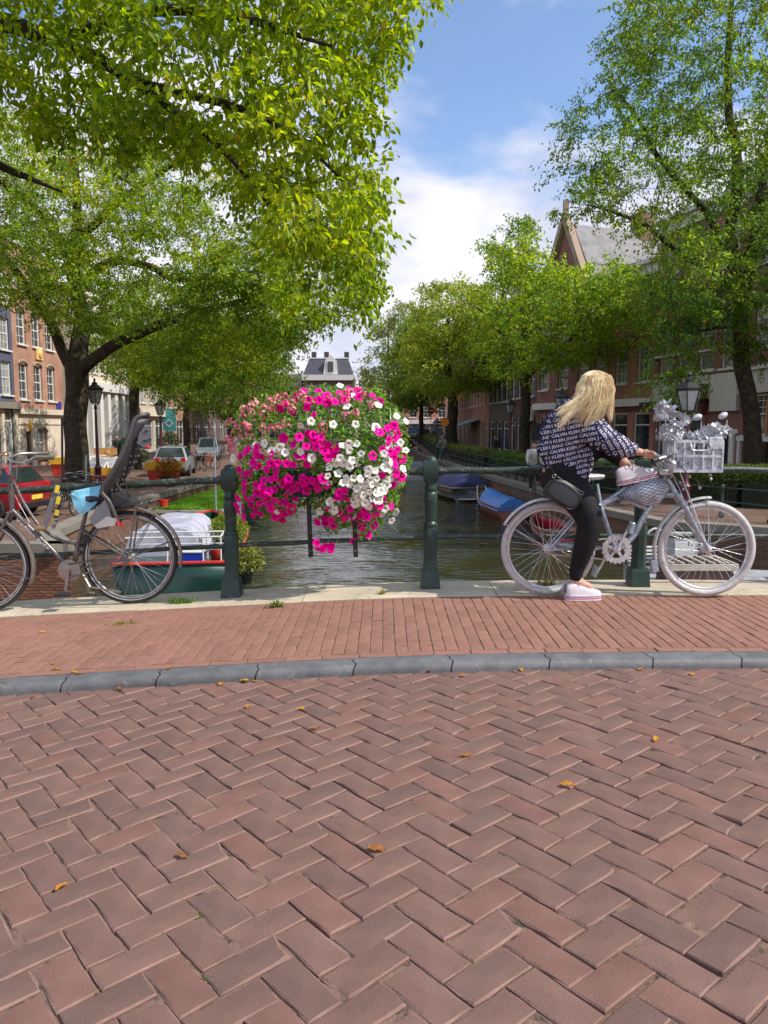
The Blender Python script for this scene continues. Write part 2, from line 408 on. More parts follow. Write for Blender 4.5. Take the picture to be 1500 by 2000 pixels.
g_ = joined([b for s_, b in vis[300:]]+rest, 'paving_bricks', [variants[k] for k in range(14)], road, mats=[m_brick, m_brick, m_brickr, m_brickb, m_edge])
# ------------------------------------------------------------------ kerb stones with shaped joints
kerb = bpy.data.objects.new('kerb', None); COL.objects.link(kerb); kerb['kind'] = 'structure'
joints = [gz(px, py, hump(gz(px, py, 0).x)).x for px, py in ((-250, 1365), (-62, 1356), (127, 1342), (310, 1332), (500, 1325), (690, 1313), (880, 1309), (1070, 1306), (1270, 1303), (1440, 1300), (1640, 1300), (1850, 1300))]
joints = [joints[0]-.6*k for k in (5, 4, 3, 2, 1)] + joints
def jshape(t):       # tongue and groove outline of a kerb joint, x offset along its depth (0 front .. 1 back)
    return .022*math.sin(t*PI*1.6)+.03*(t > .55)*math.sin((t-.55)/.45*PI) - .02*t
for i in range(len(joints)-1):
    x0, x1 = joints[i]+.004, joints[i+1]-.004; g = G(); nd = 9; nx = 3; prof = []
    # section across the kerb: front bottom, front face with rounded nose, flat top, back
    sec = [(0.0, -.07), (0.002, .012), (.008, .034), (.022, .046), (.045, .050), (.09, .051), (.125, .051), (KW-.006, .050), (KW, .044), (KW, -.05)]
    for (dy, dz) in sec:
        t = max(0, min(1, dy/KW))
        for k in range(nx+1):
            xx = lerp(x0+jshape(t), x1+jshape(t), k/nx); g.v.append((xx, kerbY(xx)+dy, hump(xx)+dz))
    for r_ in range(len(sec)-1):
        for k in range(nx): g.f.append((r_*(nx+1)+k, r_*(nx+1)+k+1, (r_+1)*(nx+1)+k+1, (r_+1)*(nx+1)+k)); g.mi.append(0)
    e0 = [r_*(nx+1) for r_ in range(len(sec))]; e1 = [r_*(nx+1)+nx for r_ in range(len(sec))]
    g.f += [tuple(reversed(e0)), tuple(e1)]; g.mi += [0, 0]
    part('kerb_stone', g, m_kerb, kerb, smooth=50)
# ------------------------------------------------------------------ footway: one row along the kerb, then stretchers running away from it
PW, PL = .0735, .212
fv = [brick_mesh('footway_brick', PL-.005, PW-.0048, .05, m_pave, 300+k, rough=.0016, bev=.003) for k in range(8)]
def put_foot(b, amt=1.0):
    x, y, a = b
    e = Matrix.Rotation(-math.atan((hump(x+.1)-hump(x-.1))/.2), 3, 'Y') @ tiltm(rb, .7*amt) @ Matrix.Rotation(a+R(rb.gauss(0, .5)), 3, 'Z')
    return Vector((x+rb.gauss(0, .0008), y+rb.gauss(0, .0008), footh(x, 0)+rb.gauss(0, .0010)*amt)), e
fl = []
x = -6.0
while x < 6:
    fl.append((x, kerbY(x)+KW+PW*.5+.006, .022)); x += PL+.001
nc = 0; x = -6.0
while x < 6:
    y = kerbY(x)+KW+PW+.012+PL/2 - (PL/2 if nc % 2 else 0)*1.0
    if nc % 2: y += .0
    sk = (nc*37 % 5)*.03
    y0 = kerbY(x)+KW+PW+.010
    first = PL*(.5 if nc % 2 else 1.0)
    yy = y0
    fl.append((x, yy+first/2, PI/2, first)) ; yy += first
    while yy+PL < copeY(x)-.002:
        fl.append((x, yy+PL/2, PI/2, PL)); yy += PL
    lastl = copeY(x)-.004-yy
    if lastl > .03: fl.append((x, yy+lastl/2, PI/2, lastl))
    x += PW; nc += 1
vf = []; rf = []
for b in fl:
    px, py = proj((b[0], b[1], footh(b[0], 0)))
    if -10 < px < 1510: vf.append((((px-800)/900)**2 + (b[1]-4.3), b))
    elif -800 < px < 2300: rf.append(b)
vf.sort(key=lambda t: t[0])
hb = {}
def fmesh(k, ln):
    ln = round(ln, 3)
    if abs(ln-PL) < .002 or ln == 0: return fv[k]
    if (k, ln) not in hb: hb[(k, ln)] = brick_mesh('footway_brick', ln-.005, PW-.0048, .05, m_pave, 400+k, rough=.0016, bev=.003)
    return hb[(k, ln)]
for s_, b in vf[:300]:
    k = rb.randrange(8); ln = b[3] if len(b) > 3 else PL
    o = link('footway_brick', fmesh(k, ln)[1], pavement); p, e = put_foot(b[:3]); o.location = p; o.rotation_euler = e.to_euler()
g = G()
for b in [b for s_, b in vf[300:]]+rf:
    k = rb.randrange(8); q = fmesh(k, b[3] if len(b) > 3 else PL)[0]; p, e = put_foot(b[:3]); g.add([p+e @ Vector(v) for v in q.v], q.f)
o = link('footway_bricks', g.mesh('footway_bricks', m_pave), pavement); o['kind'] = 'stuff'
# ------------------------------------------------------------------ stone coping along the edge of the bridge
coping = bpy.data.objects.new('coping', None); COL.objects.link(coping); coping['kind'] = 'structure'
cj = [-9, -7.6, -6.2, -4.8, -3.35, -1.88, -.62, .86, 2.62, 4.1, 5.6, 7.1, 8.6]
for i in range(len(cj)-1):
    g = G(); x0, x1 = cj[i]+.003, cj[i+1]-.003; nx = 4; dz = rb.uniform(-.003, .003)
    sec = [(0, -.1), (0, .001), (.006, .007), (.02, .009), (CW-.03, .012), (CW-.005, .004), (CW, -.02), (CW, -.22)]
    for (dy, h) in sec:
        for k in range(nx+1): xx = lerp(x0, x1, k/nx); g.v.append((xx, copeY(xx)+dy, footh(xx, 0)+h+dz))
    for r_ in range(len(sec)-1):
        for k in range(nx): g.f.append((r_*(nx+1)+k, r_*(nx+1)+k+1, (r_+1)*(nx+1)+k+1, (r_+1)*(nx+1)+k)); g.mi.append(0)
    g.f += [tuple(r_*(nx+1) for r_ in reversed(range(len(sec)))), tuple(r_*(nx+1)+nx for r_ in range(len(sec)))]; g.mi += [0, 0]
    part('coping_slab', g, m_cope, coping, smooth=30)
CZ = .062
def copez(x): return footh(x, 0)+.012
# ------------------------------------------------------------------ canal, quays
QZ, WZ = -1.0, -2.1
RQ = [(30, 14.5), (12, 15.6), (8.9, 17.4), (6.9, 18.6), (6.1, 22), (5.74, 28.6), (4.94, 37), (4.3, 47), (3.6, 60), (2.9, 85), (2.7, 112)]
LQ = [(-40, 15.0), (-6.2, 15.0), (-7.3, 17.0), (-7.9, 22), (-7.7, 30), (-7.2, 37), (-6.6, 46), (-5.6, 60), (-4.8, 85), (-4, 112)]
def zq(y):
    t = max(0, min(1, (y-58)/30)); return QZ+.88*t*t*(3-2*t)
m_water = bpy.data.materials.new('canal_water'); m_water.use_nodes = True
def water_nodes():
    nt = m_water.node_tree; N = nt.nodes; L = nt.links; b = N['Principled BSDF']
    b.inputs['Base Color'].default_value = (.036, .036, .014, 1); b.inputs['Roughness'].default_value = .035; b.inputs['IOR'].default_value = 1.33
    b.inputs['Specular IOR Level'].default_value = .9
    tc = N.new('ShaderNodeTexCoord'); mp = N.new('ShaderNodeMapping'); mp.inputs['Scale'].default_value = (.45, 1.0, 1); mp.inputs['Rotation'].default_value = (0, 0, .25)
    L.new(tc.outputs['Object'], mp.inputs[0])
    n1 = N.new('ShaderNodeTexNoise'); n1.inputs['Scale'].default_value = 4.2; n1.inputs['Detail'].default_value = 2.5; n1.inputs['Roughness'].default_value = .5
    n2 = N.new('ShaderNodeTexNoise'); n2.inputs['Scale'].default_value = .5; n2.inputs['Detail'].default_value = 3
    L.new(mp.outputs[0], n1.inputs['Vector']); L.new(tc.outputs['Object'], n2.inputs['Vector'])
    mr = N.new('ShaderNodeMapRange'); mr.inputs[1].default_value = .38; mr.inputs[2].default_value = .62; mr.inputs[3].default_value = .25; mr.inputs[4].default_value = 1
    L.new(n2.outputs[0], mr.inputs[0])
    mu = N.new('ShaderNodeMath'); mu.operation = 'MULTIPLY'; L.new(n1.outputs[0], mu.inputs[0]); L.new(mr.outputs[0], mu.inputs[1])
    bp = N.new('ShaderNodeBump'); bp.inputs['Strength'].default_value = 1; bp.inputs['Distance'].default_value = .075
    L.new(mu.outputs[0], bp.inputs['Height']); L.new(bp.outputs[0], b.inputs['Normal'])
water_nodes()
g = G(); g.quad((-60, -6, WZ), (60, -6, WZ), (60, 160, WZ), (-60, 160, WZ)); struct('water', g, m_water)
m_quay = brickmat('quay_paving', S(150, 112, 92, .72), S(132, 98, 84, .7), S(110, 96, 82, .6), bw=.22, rh=.11, ms=.012, use='Object', rough=.9)
m_ground = mat('ground', S(120, 108, 92, .6), .95, scale=.2)
def quay(name, pts, far):
    g = G(); n = len(pts)
    pts = [q for i in range(len(pts)-1) for q in [tuple(Vector(pts[i]).lerp(Vector(pts[i+1]), k/6)) for k in range(6)]]+[pts[-1]]; n = len(pts); g.add([(p[0], p[1], zq(p[1])) for p in pts]+[(far, p[1], zq(p[1])) for p in pts], [(i, i+1, n+i+1, n+i) for i in range(n-1)])
    return struct(name, g, m_quay)
quay('quay_street_right', RQ, 60); quay('quay_street_left', LQ, -60)
g = G(); g.quad((-900, 112, QZ-.004), (900, 112, QZ-.004), (900, 1800, QZ-.004), (-900, 1800, QZ-.004))
g.quad((-900, -900, -2.7), (900, -900, -2.7), (900, 112, -2.7), (-900, 112, -2.7))
for sx in (-1, 1):
    g.quad((sx*60, 15, QZ-.004), (sx*900, 15, QZ-.004), (sx*900, 112, QZ-.004), (sx*60, 112, QZ-.004))
struct('ground', g, m_ground)
# quay walls: brick face + stone coping
m_qwall = brickmat('quay_brick', S(128, 84, 64), S(104, 68, 54), S(150, 138, 120, .55), use='UV', var=.35)
def wall_along(name, label, pts, h0, h1, m, side):
    g = G(); uv = []; s_ = 0
    for i in range(len(pts)-1):
        a, b = Vector((*pts[i], 0)), Vector((*pts[i+1], 0)); l = (b-a).length
        g.quad((a.x, a.y, h0), (b.x, b.y, h0), (b.x, b.y, h1), (a.x, a.y, h1)); uv += [(s_, h0), (s_+l, h0), (s_+l, h1), (s_, h1)]; s_ += l
    me = g.mesh(name, m, fixn=False); ul = me.uv_layers.new(name='UVMap'); ul.data.foreach_set('uv', np.array(uv, dtype=np.float32).ravel())
    r = empty(name, (pts[1][0], pts[1][1], h0), label, 'quay wall')
    me.transform(Matrix.Translation(-r.location)); link('wall_face', me, r)
    for i in range(len(pts)-1):
        a, b = Vector((*pts[i], 0)), Vector((*pts[i+1], 0)); l = (b-a).length
        if (a+b).length > 150 or min(abs(a.x), abs(b.x)) > 14: continue
        n = max(1, int(l/1.4)); d = (b-a)/n; nm = Vector((d.y, -d.x, 0)).normalized()*side
        for k in range(n):
            p, q = a+d*k+d*.006, a+d*(k+1)-d*.006; g = G()
            g.prism([p+nm*.05+Vector((0, 0, h1-.14)), q+nm*.05+Vector((0, 0, h1-.14)), q+nm*.05+Vector((0, 0, h1+.045)), p+nm*.05+Vector((0, 0, h1+.045))], -nm*.42)
            part('coping_stone', g, m_qcope, r)
    return r
wall_along('quay_wall', 'dark brick canal wall on the right below the black railing and hedge', RQ, -2.6, QZ, m_qwall, -1)
lw = wall_along('quay_wall', 'brown brick canal wall corner seen through the old bicycle', LQ, -2.6, QZ, m_qwall, 1)
# the bricks of the wall corner that can be told apart
m_wb = mat('wall_brick', S(150, 100, 76, .8), .9, var=.25, scale=5, bump=.4, bscale=60, orand=.25)
wbm = brick_mesh('brick', .21-.012, .062-.01, .03, m_wb, 900, rough=.003, bev=.004)[1]
for r_ in range(17):
    for k in range(14):
        x = -6.2-.11-(k*.21)-(.105 if r_ % 2 else 0); z = QZ-.19-r_*.062
        if z < WZ+.02: continue
        o = link('brick', wbm, lw); o.rotation_euler = (PI/2, 0, 0); o.location = Vector((x, 15.0-.012-rb.uniform(0, .006), z))-lw.location
# ------------------------------------------------------------------ bridge railing
m_green = mat('railing_green', S(38, 68, 58, .66), .4, metal=.0, var=.22, scale=9, bump=.25, bscale=50, col2=S(118, 122, 108, .7), c2=(.60, .76), spec=.6)
m_rail = mat('rail_green', S(50, 68, 58, .65), .45, var=.25, scale=16, bump=.3, bscale=60, col2=S(140, 140, 124, .75), c2=(.54, .66), spec=.6)
RY = 6.03
rr = empty('bridge_railing', (0, RY, copez(.37)), 'green cast iron bridge railing with turned posts and two pipe rails', 'railing')
posts_x = [gz(-330, 1170, 0).x-.3, gz(456, 1160, copez(-1.2)).x, gz(840, 1147, copez(.37)).x, gz(1243, 1142, copez(1.95)).x, 3.62, 5.3]
posts_x[0] = -2.9 - .5; POSTS = posts_x
def post_at(x):
    z0 = copez(x); g = G(); c = Vector((x, RY+.012*(x), z0)); s8 = PI/4
    def sq(a, b, r0, r1, bev=0): g.lathe(c, [(r0*1.414, a), (r1*1.414, b)], 4, ph=s8)
    # square plinth
    g.lathe(c, [(.107, -.01), (.107, .02), (.104, .03), (.099, .12), (.090, .135), (.084, .145)], 4, ph=s8)
    g.lathe(c, [(.066, .14), (.057, .20), (.055, .22), (.058, .30), (.060, .36), (.060, .47), (.056, .485)], 8, ph=PI/8)
    g.lathe(c, [(.048, .47), (.055, .49), (.058, .505), (.052, .52), (.043, .53), (.045, .55), (.046, .62), (.053, .70), (.055, .735), (.048, .76), (.043, .765), (.048, .78), (.050, .795), (.045, .81), (.043, .83), (.056, .845), (.057, .855)], 16)
    g.lathe(c, [(.072, .85), (.084, .865), (.084, .985), (.074, 1.005), (.03, 1.02)], 4, ph=s8)
    g.lathe(c, [(.046, 1.0), (.046, 1.02), (.035, 1.035), (.01, 1.045)], 10)
    o = part('post', g, m_green, rr, smooth=35); return o
for x in posts_x: post_at(x)
def railz(x, h): return copez(x)+h
for h, r_, nm in ((.925, .027, 'top_rail'), (.40, .0185, 'lower_rail')):
    for a, b in zip(posts_x[:-1], posts_x[1:]):
        n = 10; pts = [Vector((x, RY+.012*x, railz(x, h)+.004*math.sin(i*1.7))) for i, x in [(i, lerp(a+.05, b-.05, i/n)) for i in range(n+1)]]
        g = G(); g.tube(pts, r_, 10)
        if nm == 'top_rail':
            for e in (a+.075, b-.075): g.tube([Vector((e-.02, RY+.012*e, railz(e, h))), Vector((e+.02, RY+.012*e, railz(e, h)))], r_*1.35, 10)
        part(nm, g, m_rail, rr, smooth=40)
# ------------------------------------------------------------------ flower basket hung over the rail
m_bar = mat('basket_iron', S(40, 34, 36, .8), .55, var=.2, bump=.2)
m_planter = mat('planter_plastic', S(28, 30, 30, .8), .5)
m_leafp = leafmat('petunia_leaf', .5, .35)
m_mag = mat('petunia_magenta', (.86, .0, .30), .6, var=.15, scale=30, orand=.14, spec=.1)
m_magc = mat('petunia_throat', (.22, .0, .09), .6)
m_white = mat('petunia_white', (.82, .80, .72), .5, var=.06, scale=30, orand=.07, spec=.25)
m_whitec = mat('petunia_white_throat', (.55, .55, .25), .6)
m_pink = mat('geranium_pink', (.85, .22, .32), .55, var=.2, scale=40, orand=.18, spec=.25)
m_pinkl = mat('geranium_pale', (.85, .42, .42), .55, var=.15, scale=40, orand=.1, spec=.25)
def set_tint(me, cols):                 # cols per vertex (n,3)
    ca = me.color_attributes.new('tint', 'FLOAT_COLOR', 'POINT')
    a = np.ones((len(me.vertices), 4), dtype=np.float32); a[:, :3] = cols; ca.data.foreach_set('color', a.ravel())
def fast_mesh(name, V, polys_n, idx, m, cols=None, smooth=False):
    """V (n,3) float; polys all with polys_n corners; idx (m,polys_n)"""
    me = bpy.data.meshes.new(name); me.vertices.add(len(V)); me.vertices.foreach_set('co', np.asarray(V, dtype=np.float32).ravel())
    nf = len(idx); me.loops.add(nf*polys_n); me.loops.foreach_set('vertex_index', np.asarray(idx, dtype=np.int32).ravel())
    me.polygons.add(nf); me.polygons.foreach_set('loop_start', np.arange(0, nf*polys_n, polys_n, dtype=np.int32))
    me.polygons.foreach_set('loop_total', np.full(nf, polys_n, dtype=np.int32))
    me.update(calc_edges=True)
    me.materials.append(m)
    if cols is not None: set_tint(me, cols)
    return me
def norm(a): return a/np.maximum(np.linalg.norm(a, axis=-1, keepdims=True), 1e-9)
def leaves(name, P, D, N_, Ls, Ws, cols, m, fine=True):
    """leaf blades: P base points, D direction, N_ approximate normal, lengths, widths"""
    P = np.asarray(P, float); D = norm(np.asarray(D, float)); n = len(P)
    Sd = norm(np.cross(D, N_)); Nn = np.cross(Sd, D); Ls = np.asarray(Ls)[:, None]; Ws = np.asarray(Ws)[:, None]
    if fine:      # pointed oval, folded along the midrib and drooping at the tip: 6 verts, 4 triangles
        v = np.stack([P, P+D*Ls*.38+Sd*Ws*.5+Nn*Ws*.16, P+D*Ls*.38-Sd*Ws*.5+Nn*Ws*.16, P+D*Ls*.78+Sd*Ws*.3+Nn*(Ws*.02), P+D*Ls*.78-Sd*Ws*.3+Nn*(Ws*.02), P+D*Ls-Nn*Ls*.16, P+D*Ls*.5-Nn*Ls*.03], 1)
        k = 7; tri = np.array([(0, 1, 6), (0, 6, 2), (1, 3, 6), (2, 6, 4), (3, 5, 6), (4, 6, 5)])
    else:
        v = np.stack([P, P+D*Ls*.45+Sd*Ws*.5+Nn*Ws*.15, P+D*Ls*.45-Sd*Ws*.5+Nn*Ws*.15, P+D*Ls-Nn*Ls*.1], 1)
        k = 4; tri = np.array([(0, 1, 3), (0, 3, 2)])
    idx = (np.arange(n)[:, None, None]*k+tri[None]).reshape(-1, 3)
    return fast_mesh(name, v.reshape(-1, 3), 3, idx, m, np.repeat(cols, k, 0))
def petunia(name, mt, mc, seed, white=False):
    r = random.Random(seed); g = G(); nl = 5; R_ = .037; rings = []
    ri = []
    for k in range(15):
        a = 2*PI*k/15; lob = 1-.17*(.5+.5*math.cos(nl*a))**3 ; ri.append((math.cos(a)*R_*lob*r.uniform(.93, 1.05), math.sin(a)*R_*lob*r.uniform(.93, 1.05), .004+r.uniform(-.004, .003)))
    rm = [(x*.55, y*.55, .0045) for x, y, z in ri]; rt = [(math.cos(2*PI*k/15)*.0065, math.sin(2*PI*k/15)*.0065, -.004) for k in range(15)]
    g.add(ri+rm, [(k, (k+1) % 15, 15+(k+1) % 15, 15+k) for k in range(15)])
    g.add(rm+rt, [(k, (k+1) % 15, 15+(k+1) % 15, 15+k) for k in range(15)])
    g.cur = 1; g.add(rt+[(0, 0, -.016)], [(k, (k+1) % 15, 15) for k in range(15)])
    return g.mesh(name, [mt, mc], smooth=60, fixn=False)
def geranium(name, mt, ml, seed):
    r = random.Random(seed); g = G()
    for q in range(22):
        a, b = r.uniform(0, 2*PI), math.acos(r.uniform(-.15, 1)); d = Vector((math.sin(b)*math.cos(a), math.sin(b)*math.sin(a), math.cos(b))); c = d*.034
        g.cur = 1 if q % 4 == 0 else 0; u = d.orthogonal().normalized(); v = d.cross(u); o = r.uniform(0, 1); vs = [c]; fs = []
        for k in range(10):
            t = o+2*PI*k/10; rad = .013 if k % 2 == 0 else .0075; vs.append(c+(u*math.cos(t)+v*math.sin(t))*rad+d*.003)
        g.add(vs, [(0, 1+k, 1+(k+1) % 10) for k in range(10)])
    return g.mesh(name, [mt, ml], fixn=False)
sil = [(448, 835), (470, 795), (500, 775), (560, 772), (600, 756), (650, 752), (700, 762), (742, 758), (772, 795), (790, 820), (800, 870), (800, 915), (782, 960), (772, 1000), (748, 1012), (735, 1045), (700, 1058), (690, 1020), (655, 1040), (632, 1030), (610, 995), (585, 985), (560, 1008), (540, 1020), (500, 1008), (470, 975), (460, 930), (468, 880)]
def inpoly(x, y, P):
    c = False; j = len(P)-1
    for i in range(len(P)):
        if (P[i][1] > y) != (P[j][1] > y) and x < (P[j][0]-P[i][0])*(y-P[i][1])/(P[j][1]-P[i][1])+P[i][0]: c = not c
        j = i
    return c
def edged(x, y, P):
    d = 1e9
    for i in range(len(P)):
        ax, ay = P[i-1]; bx, by = P[i]; t = max(0, min(1, ((x-ax)*(bx-ax)+(y-ay)*(by-ay))/((bx-ax)**2+(by-ay)**2+1e-9)))
        d = min(d, math.hypot(x-ax-t*(bx-ax), y-ay-t*(by-ay)))
    return d
bk = empty('flower_basket', at(622, 930, 6.0), 'hanging basket spilling magenta and white petunias over the middle of the green rail', 'flower basket')
g = G()
for px in (600, 688):
    a, b = at(px, 900, 5.82), at(px+7, 1088, 5.86); g.bar(a, b, .036, .008, up=(0, 1, 0)); g.bar(at(px, 900, 5.82), at(px, 880, 6.06), .036, .008)
    part('bracket', g, m_bar, bk); g = G()
    for py in (1076, 1040): g.ball(at(px+6, py, 5.85), .006, 6, 4)
    part('bolt', g, MATS.setdefault('bolt_steel', mat('bolt_steel', (.5, .5, .52), .4, .8)), bk); g = G()
for y0, y1 in ((5.74, 5.95), (6.11, 6.3)):
    g = G(); a, b = at(505, 925, 6), at(750, 925, 6)
    g.add([(a.x, y0, .80), (b.x, y0, .80), (b.x, y1, .80), (a.x, y1, .80), (a.x+.03, y0+.02, 1.0), (b.x-.0, y0, 1.0), (b.x, y1, 1.0), (a.x, y1, 1.0)], [(0, 3, 2, 1), (4, 5, 6, 7), (0, 1, 5, 4), (1, 2, 6, 5), (2, 3, 7, 6), (3, 0, 4, 7)])
    part('planter_box', g, m_planter, bk)
rf_ = random.Random(21)
def surf_pt(px, py, side=-1):
    """point on the bulging front (or back) of the flower mass"""
    e = min(1, edged(px, py, sil)/95.0); bul = math.sqrt(max(0, 1-(1-e)**2))
    low = max(0, (py-985)/60)
    d = .40*bul*(1-.35*min(1, low)) + .03
    return 6.03+side*d, bul
P, D, NN, LL, WW, CC = [], [], [], [], [], []
cnt = 0
while cnt < 6500:
    px, py = rf_.uniform(430, 815), rf_.uniform(742, 1070)
    if not inpoly(px, py, sil): continue
    side = -1 if rf_.random() < .72 else 1
    Y, bul = surf_pt(px, py, side)
    # hollow where the dark planter and the gaps show
    hole = min((((px-700)/38)**2+((py-915)/22)**2), (((px-555)/45)**2+((py-880)/16)**2), (((px-588)/30)**2+((py-930)/28)**2), ((px-530)/40)**2+((py-850)/12)**2)
    if side < 0 and hole < 1 and rf_.random() < .8: continue
    Y += abs(rf_.gauss(0, .07))*(-side)
    p = at(px, py, Y); out = Vector((rf_.gauss(0, .5)+(px-620)/260, side*(.6+bul*.3), (900-py)/220+rf_.gauss(.25, .5))).normalized()
    P.append(p); D.append(Vector((rf_.gauss(0, 1), rf_.gauss(side*.5, .7), rf_.gauss(-.1, .8))) + out*.3); NN.append(out)
    l = rf_.uniform(.022, .045); LL.append(l); WW.append(l*rf_.uniform(.45, .75))
    t = rf_.random(); c = np.array([.11, .28, .03])*(.55+.8*rf_.random()) if t < .6 else np.array([.26, .42, .04])*(.6+.6*rf_.random())
    if t > .965: c = np.array([.30, .16, .06])
    CC.append(c); cnt += 1
me = leaves('foliage', [tuple(p-bk.location) for p in P], [tuple(d) for d in D], [tuple(d) for d in NN], LL, WW, np.array(CC), m_leafp)
o = link('foliage', me, bk); o['kind'] = 'stuff'
g = G()
for k in range(60):
    px, py = rf_.uniform(480, 770), rf_.uniform(880, 1040)
    if inpoly(px, py, sil):
        Y, _ = surf_pt(px, py); p = at(px, py, Y+.06); q = [p, p+Vector((rf_.gauss(0, .05), -.03, -.07)), p+Vector((rf_.gauss(0, .08), -.04, -.16))]; g.tube(q, .0018, 4, caps=False)
for dx in (-10, 6, 22):
    g.tube(spline([at(640+dx, 1025, 5.72), at(636+dx, 1045, 5.7), at(632+dx*1.3, 1070, 5.7)], 4), .002, 4)
part('stem', g, mat('petunia_stem', (.1, .2, .03), .6), bk)['kind'] = 'stuff'
pv = [petunia('petunia', m_mag, m_magc, k) for k in range(5)]; wv = [petunia('petunia', m_white, m_whitec, 20+k) for k in range(5)]
gv = [geranium('geranium', m_pink, m_pinkl, 40+k) for k in range(3)]
zones = [   # cx, cy, rx, ry, kind, count
    ('m', 515, 945, 50, 55, 46), ('m', 490, 985, 30, 28, 14), ('m', 545, 975, 35, 40, 20), ('w', 545, 1000, 8, 6, 1),
    ('m', 600, 945, 42, 16, 18), ('m', 600, 860, 50, 15, 18), ('m', 640, 880, 20, 16, 8), ('m', 575, 900, 30, 14, 8), ('m', 500, 892, 34, 18, 8),
    ('m', 650, 765, 60, 10, 10), ('m', 640, 782, 40, 8, 8), ('m', 735, 780, 14, 14, 4), ('m', 690, 770, 22, 8, 4), ('m', 545, 800, 30, 12, 5), ('m', 605, 805, 20, 10, 4),
    ('m', 755, 845, 28, 16, 10), ('m', 750, 885, 30, 14, 7), ('m', 775, 900, 20, 14, 5), ('m', 762, 935, 24, 14, 6), ('m', 668, 965, 14, 12, 6), ('m', 745, 985, 22, 14, 7),
    ('m', 645, 1015, 28, 22, 13), ('m', 715, 1020, 32, 26, 15), ('m', 698, 1052, 18, 8, 4), ('m', 478, 925, 12, 30, 5), ('m', 590, 770, 30, 6, 2), ('m', 665, 1000, 30, 12, 4),
    ('w', 705, 960, 45, 32, 44), ('w', 740, 935, 40, 26, 24), ('w', 660, 915, 26, 14, 8), ('w', 690, 885, 30, 22, 12), ('w', 770, 880, 22, 34, 14), ('w', 755, 1005, 22, 14, 7),
    ('w', 640, 995, 18, 18, 5), ('w', 650, 935, 20, 12, 5), ('w', 620, 828, 40, 12, 5), ('w', 700, 835, 40, 14, 4), ('w', 545, 880, 30, 8, 5), ('w', 690, 785, 60, 14, 5), ('w', 785, 820, 12, 18, 3), ('w', 525, 872, 30, 8, 3), ('w', 595, 893, 24, 12, 4), ('w', 460, 885, 10, 24, 3), ('w', 655, 755, 10, 4, 1), ('w', 790, 905, 10, 30, 4), ('w', 700, 1004, 18, 8, 2),
    ('g', 505, 798, 34, 18, 9), ('g', 470, 840, 20, 28, 8), ('g', 560, 790, 34, 14, 5), ('g', 690, 775, 30, 8, 5), ('g', 530, 830, 40, 12, 4), ('g', 600, 775, 16, 8, 2), ('g', 640, 835, 14, 6, 1), ('g', 690, 812, 18, 8, 2), ('g', 722, 795, 10, 6, 1), ('g', 455, 860, 8, 20, 3)]
placed = []
for kind, cx, cy, rx, ry, n in zones:
    for _ in range(max(1, round(n*(.62 if kind != 'g' else 1)))):
        for tr in range(14):
            a = rf_.uniform(0, 2*PI); q = math.sqrt(rf_.random()); px, py = cx+rx*q*math.cos(a), cy+ry*q*math.sin(a)
            if all((px-x)**2+(py-y)**2 > (12 if tr < 9 else 8)**2 for x, y in placed[-120:]): break
        placed.append((px, py)); Y, bul = surf_pt(px, py); Y -= rf_.uniform(.0, .035)
        p = at(px, py, Y)
        nrm = Vector(((px-620)/300+rf_.gauss(0, .42), -(.75+.3*bul)+rf_.gauss(0, .1), (890-py)/330+rf_.gauss(.12, .4))).normalized()
        if kind == 'g': me = gv[rf_.randrange(3)]; nm = 'geranium'; nrm = (nrm+Vector((0, 0, .5))).normalized()
        else: me = (pv if kind == 'm' else wv)[rf_.randrange(5)]; nm = 'petunia'
        o = link(nm, me, bk); o.location = p-bk.location; o.rotation_euler = (nrm.to_track_quat('Z', 'Y') @ Matrix.Rotation(rf_.uniform(0, 6), 3, 'Z').to_quaternion()).to_euler()
        s = rf_.uniform(.82, 1.12)*(.95 if kind == 'w' else 1.0)*(.92 if kind == 'g' else 1); o.scale = (s, s, s*rf_.uniform(.8, 1.6))
for px, py in ((618, 1060), (630, 1072), (636, 1066), (646, 1074), (622, 1072), (648, 1066)):
    o = link('petunia', pv[rf_.randrange(5)], bk); o.location = at(px, py, 5.69)-bk.location; o.rotation_euler = Vector((rf_.gauss(0, .6), -1, rf_.gauss(-.1, .4))).to_track_quat('Z', 'Y').to_euler(); o.scale = (.85,)*3

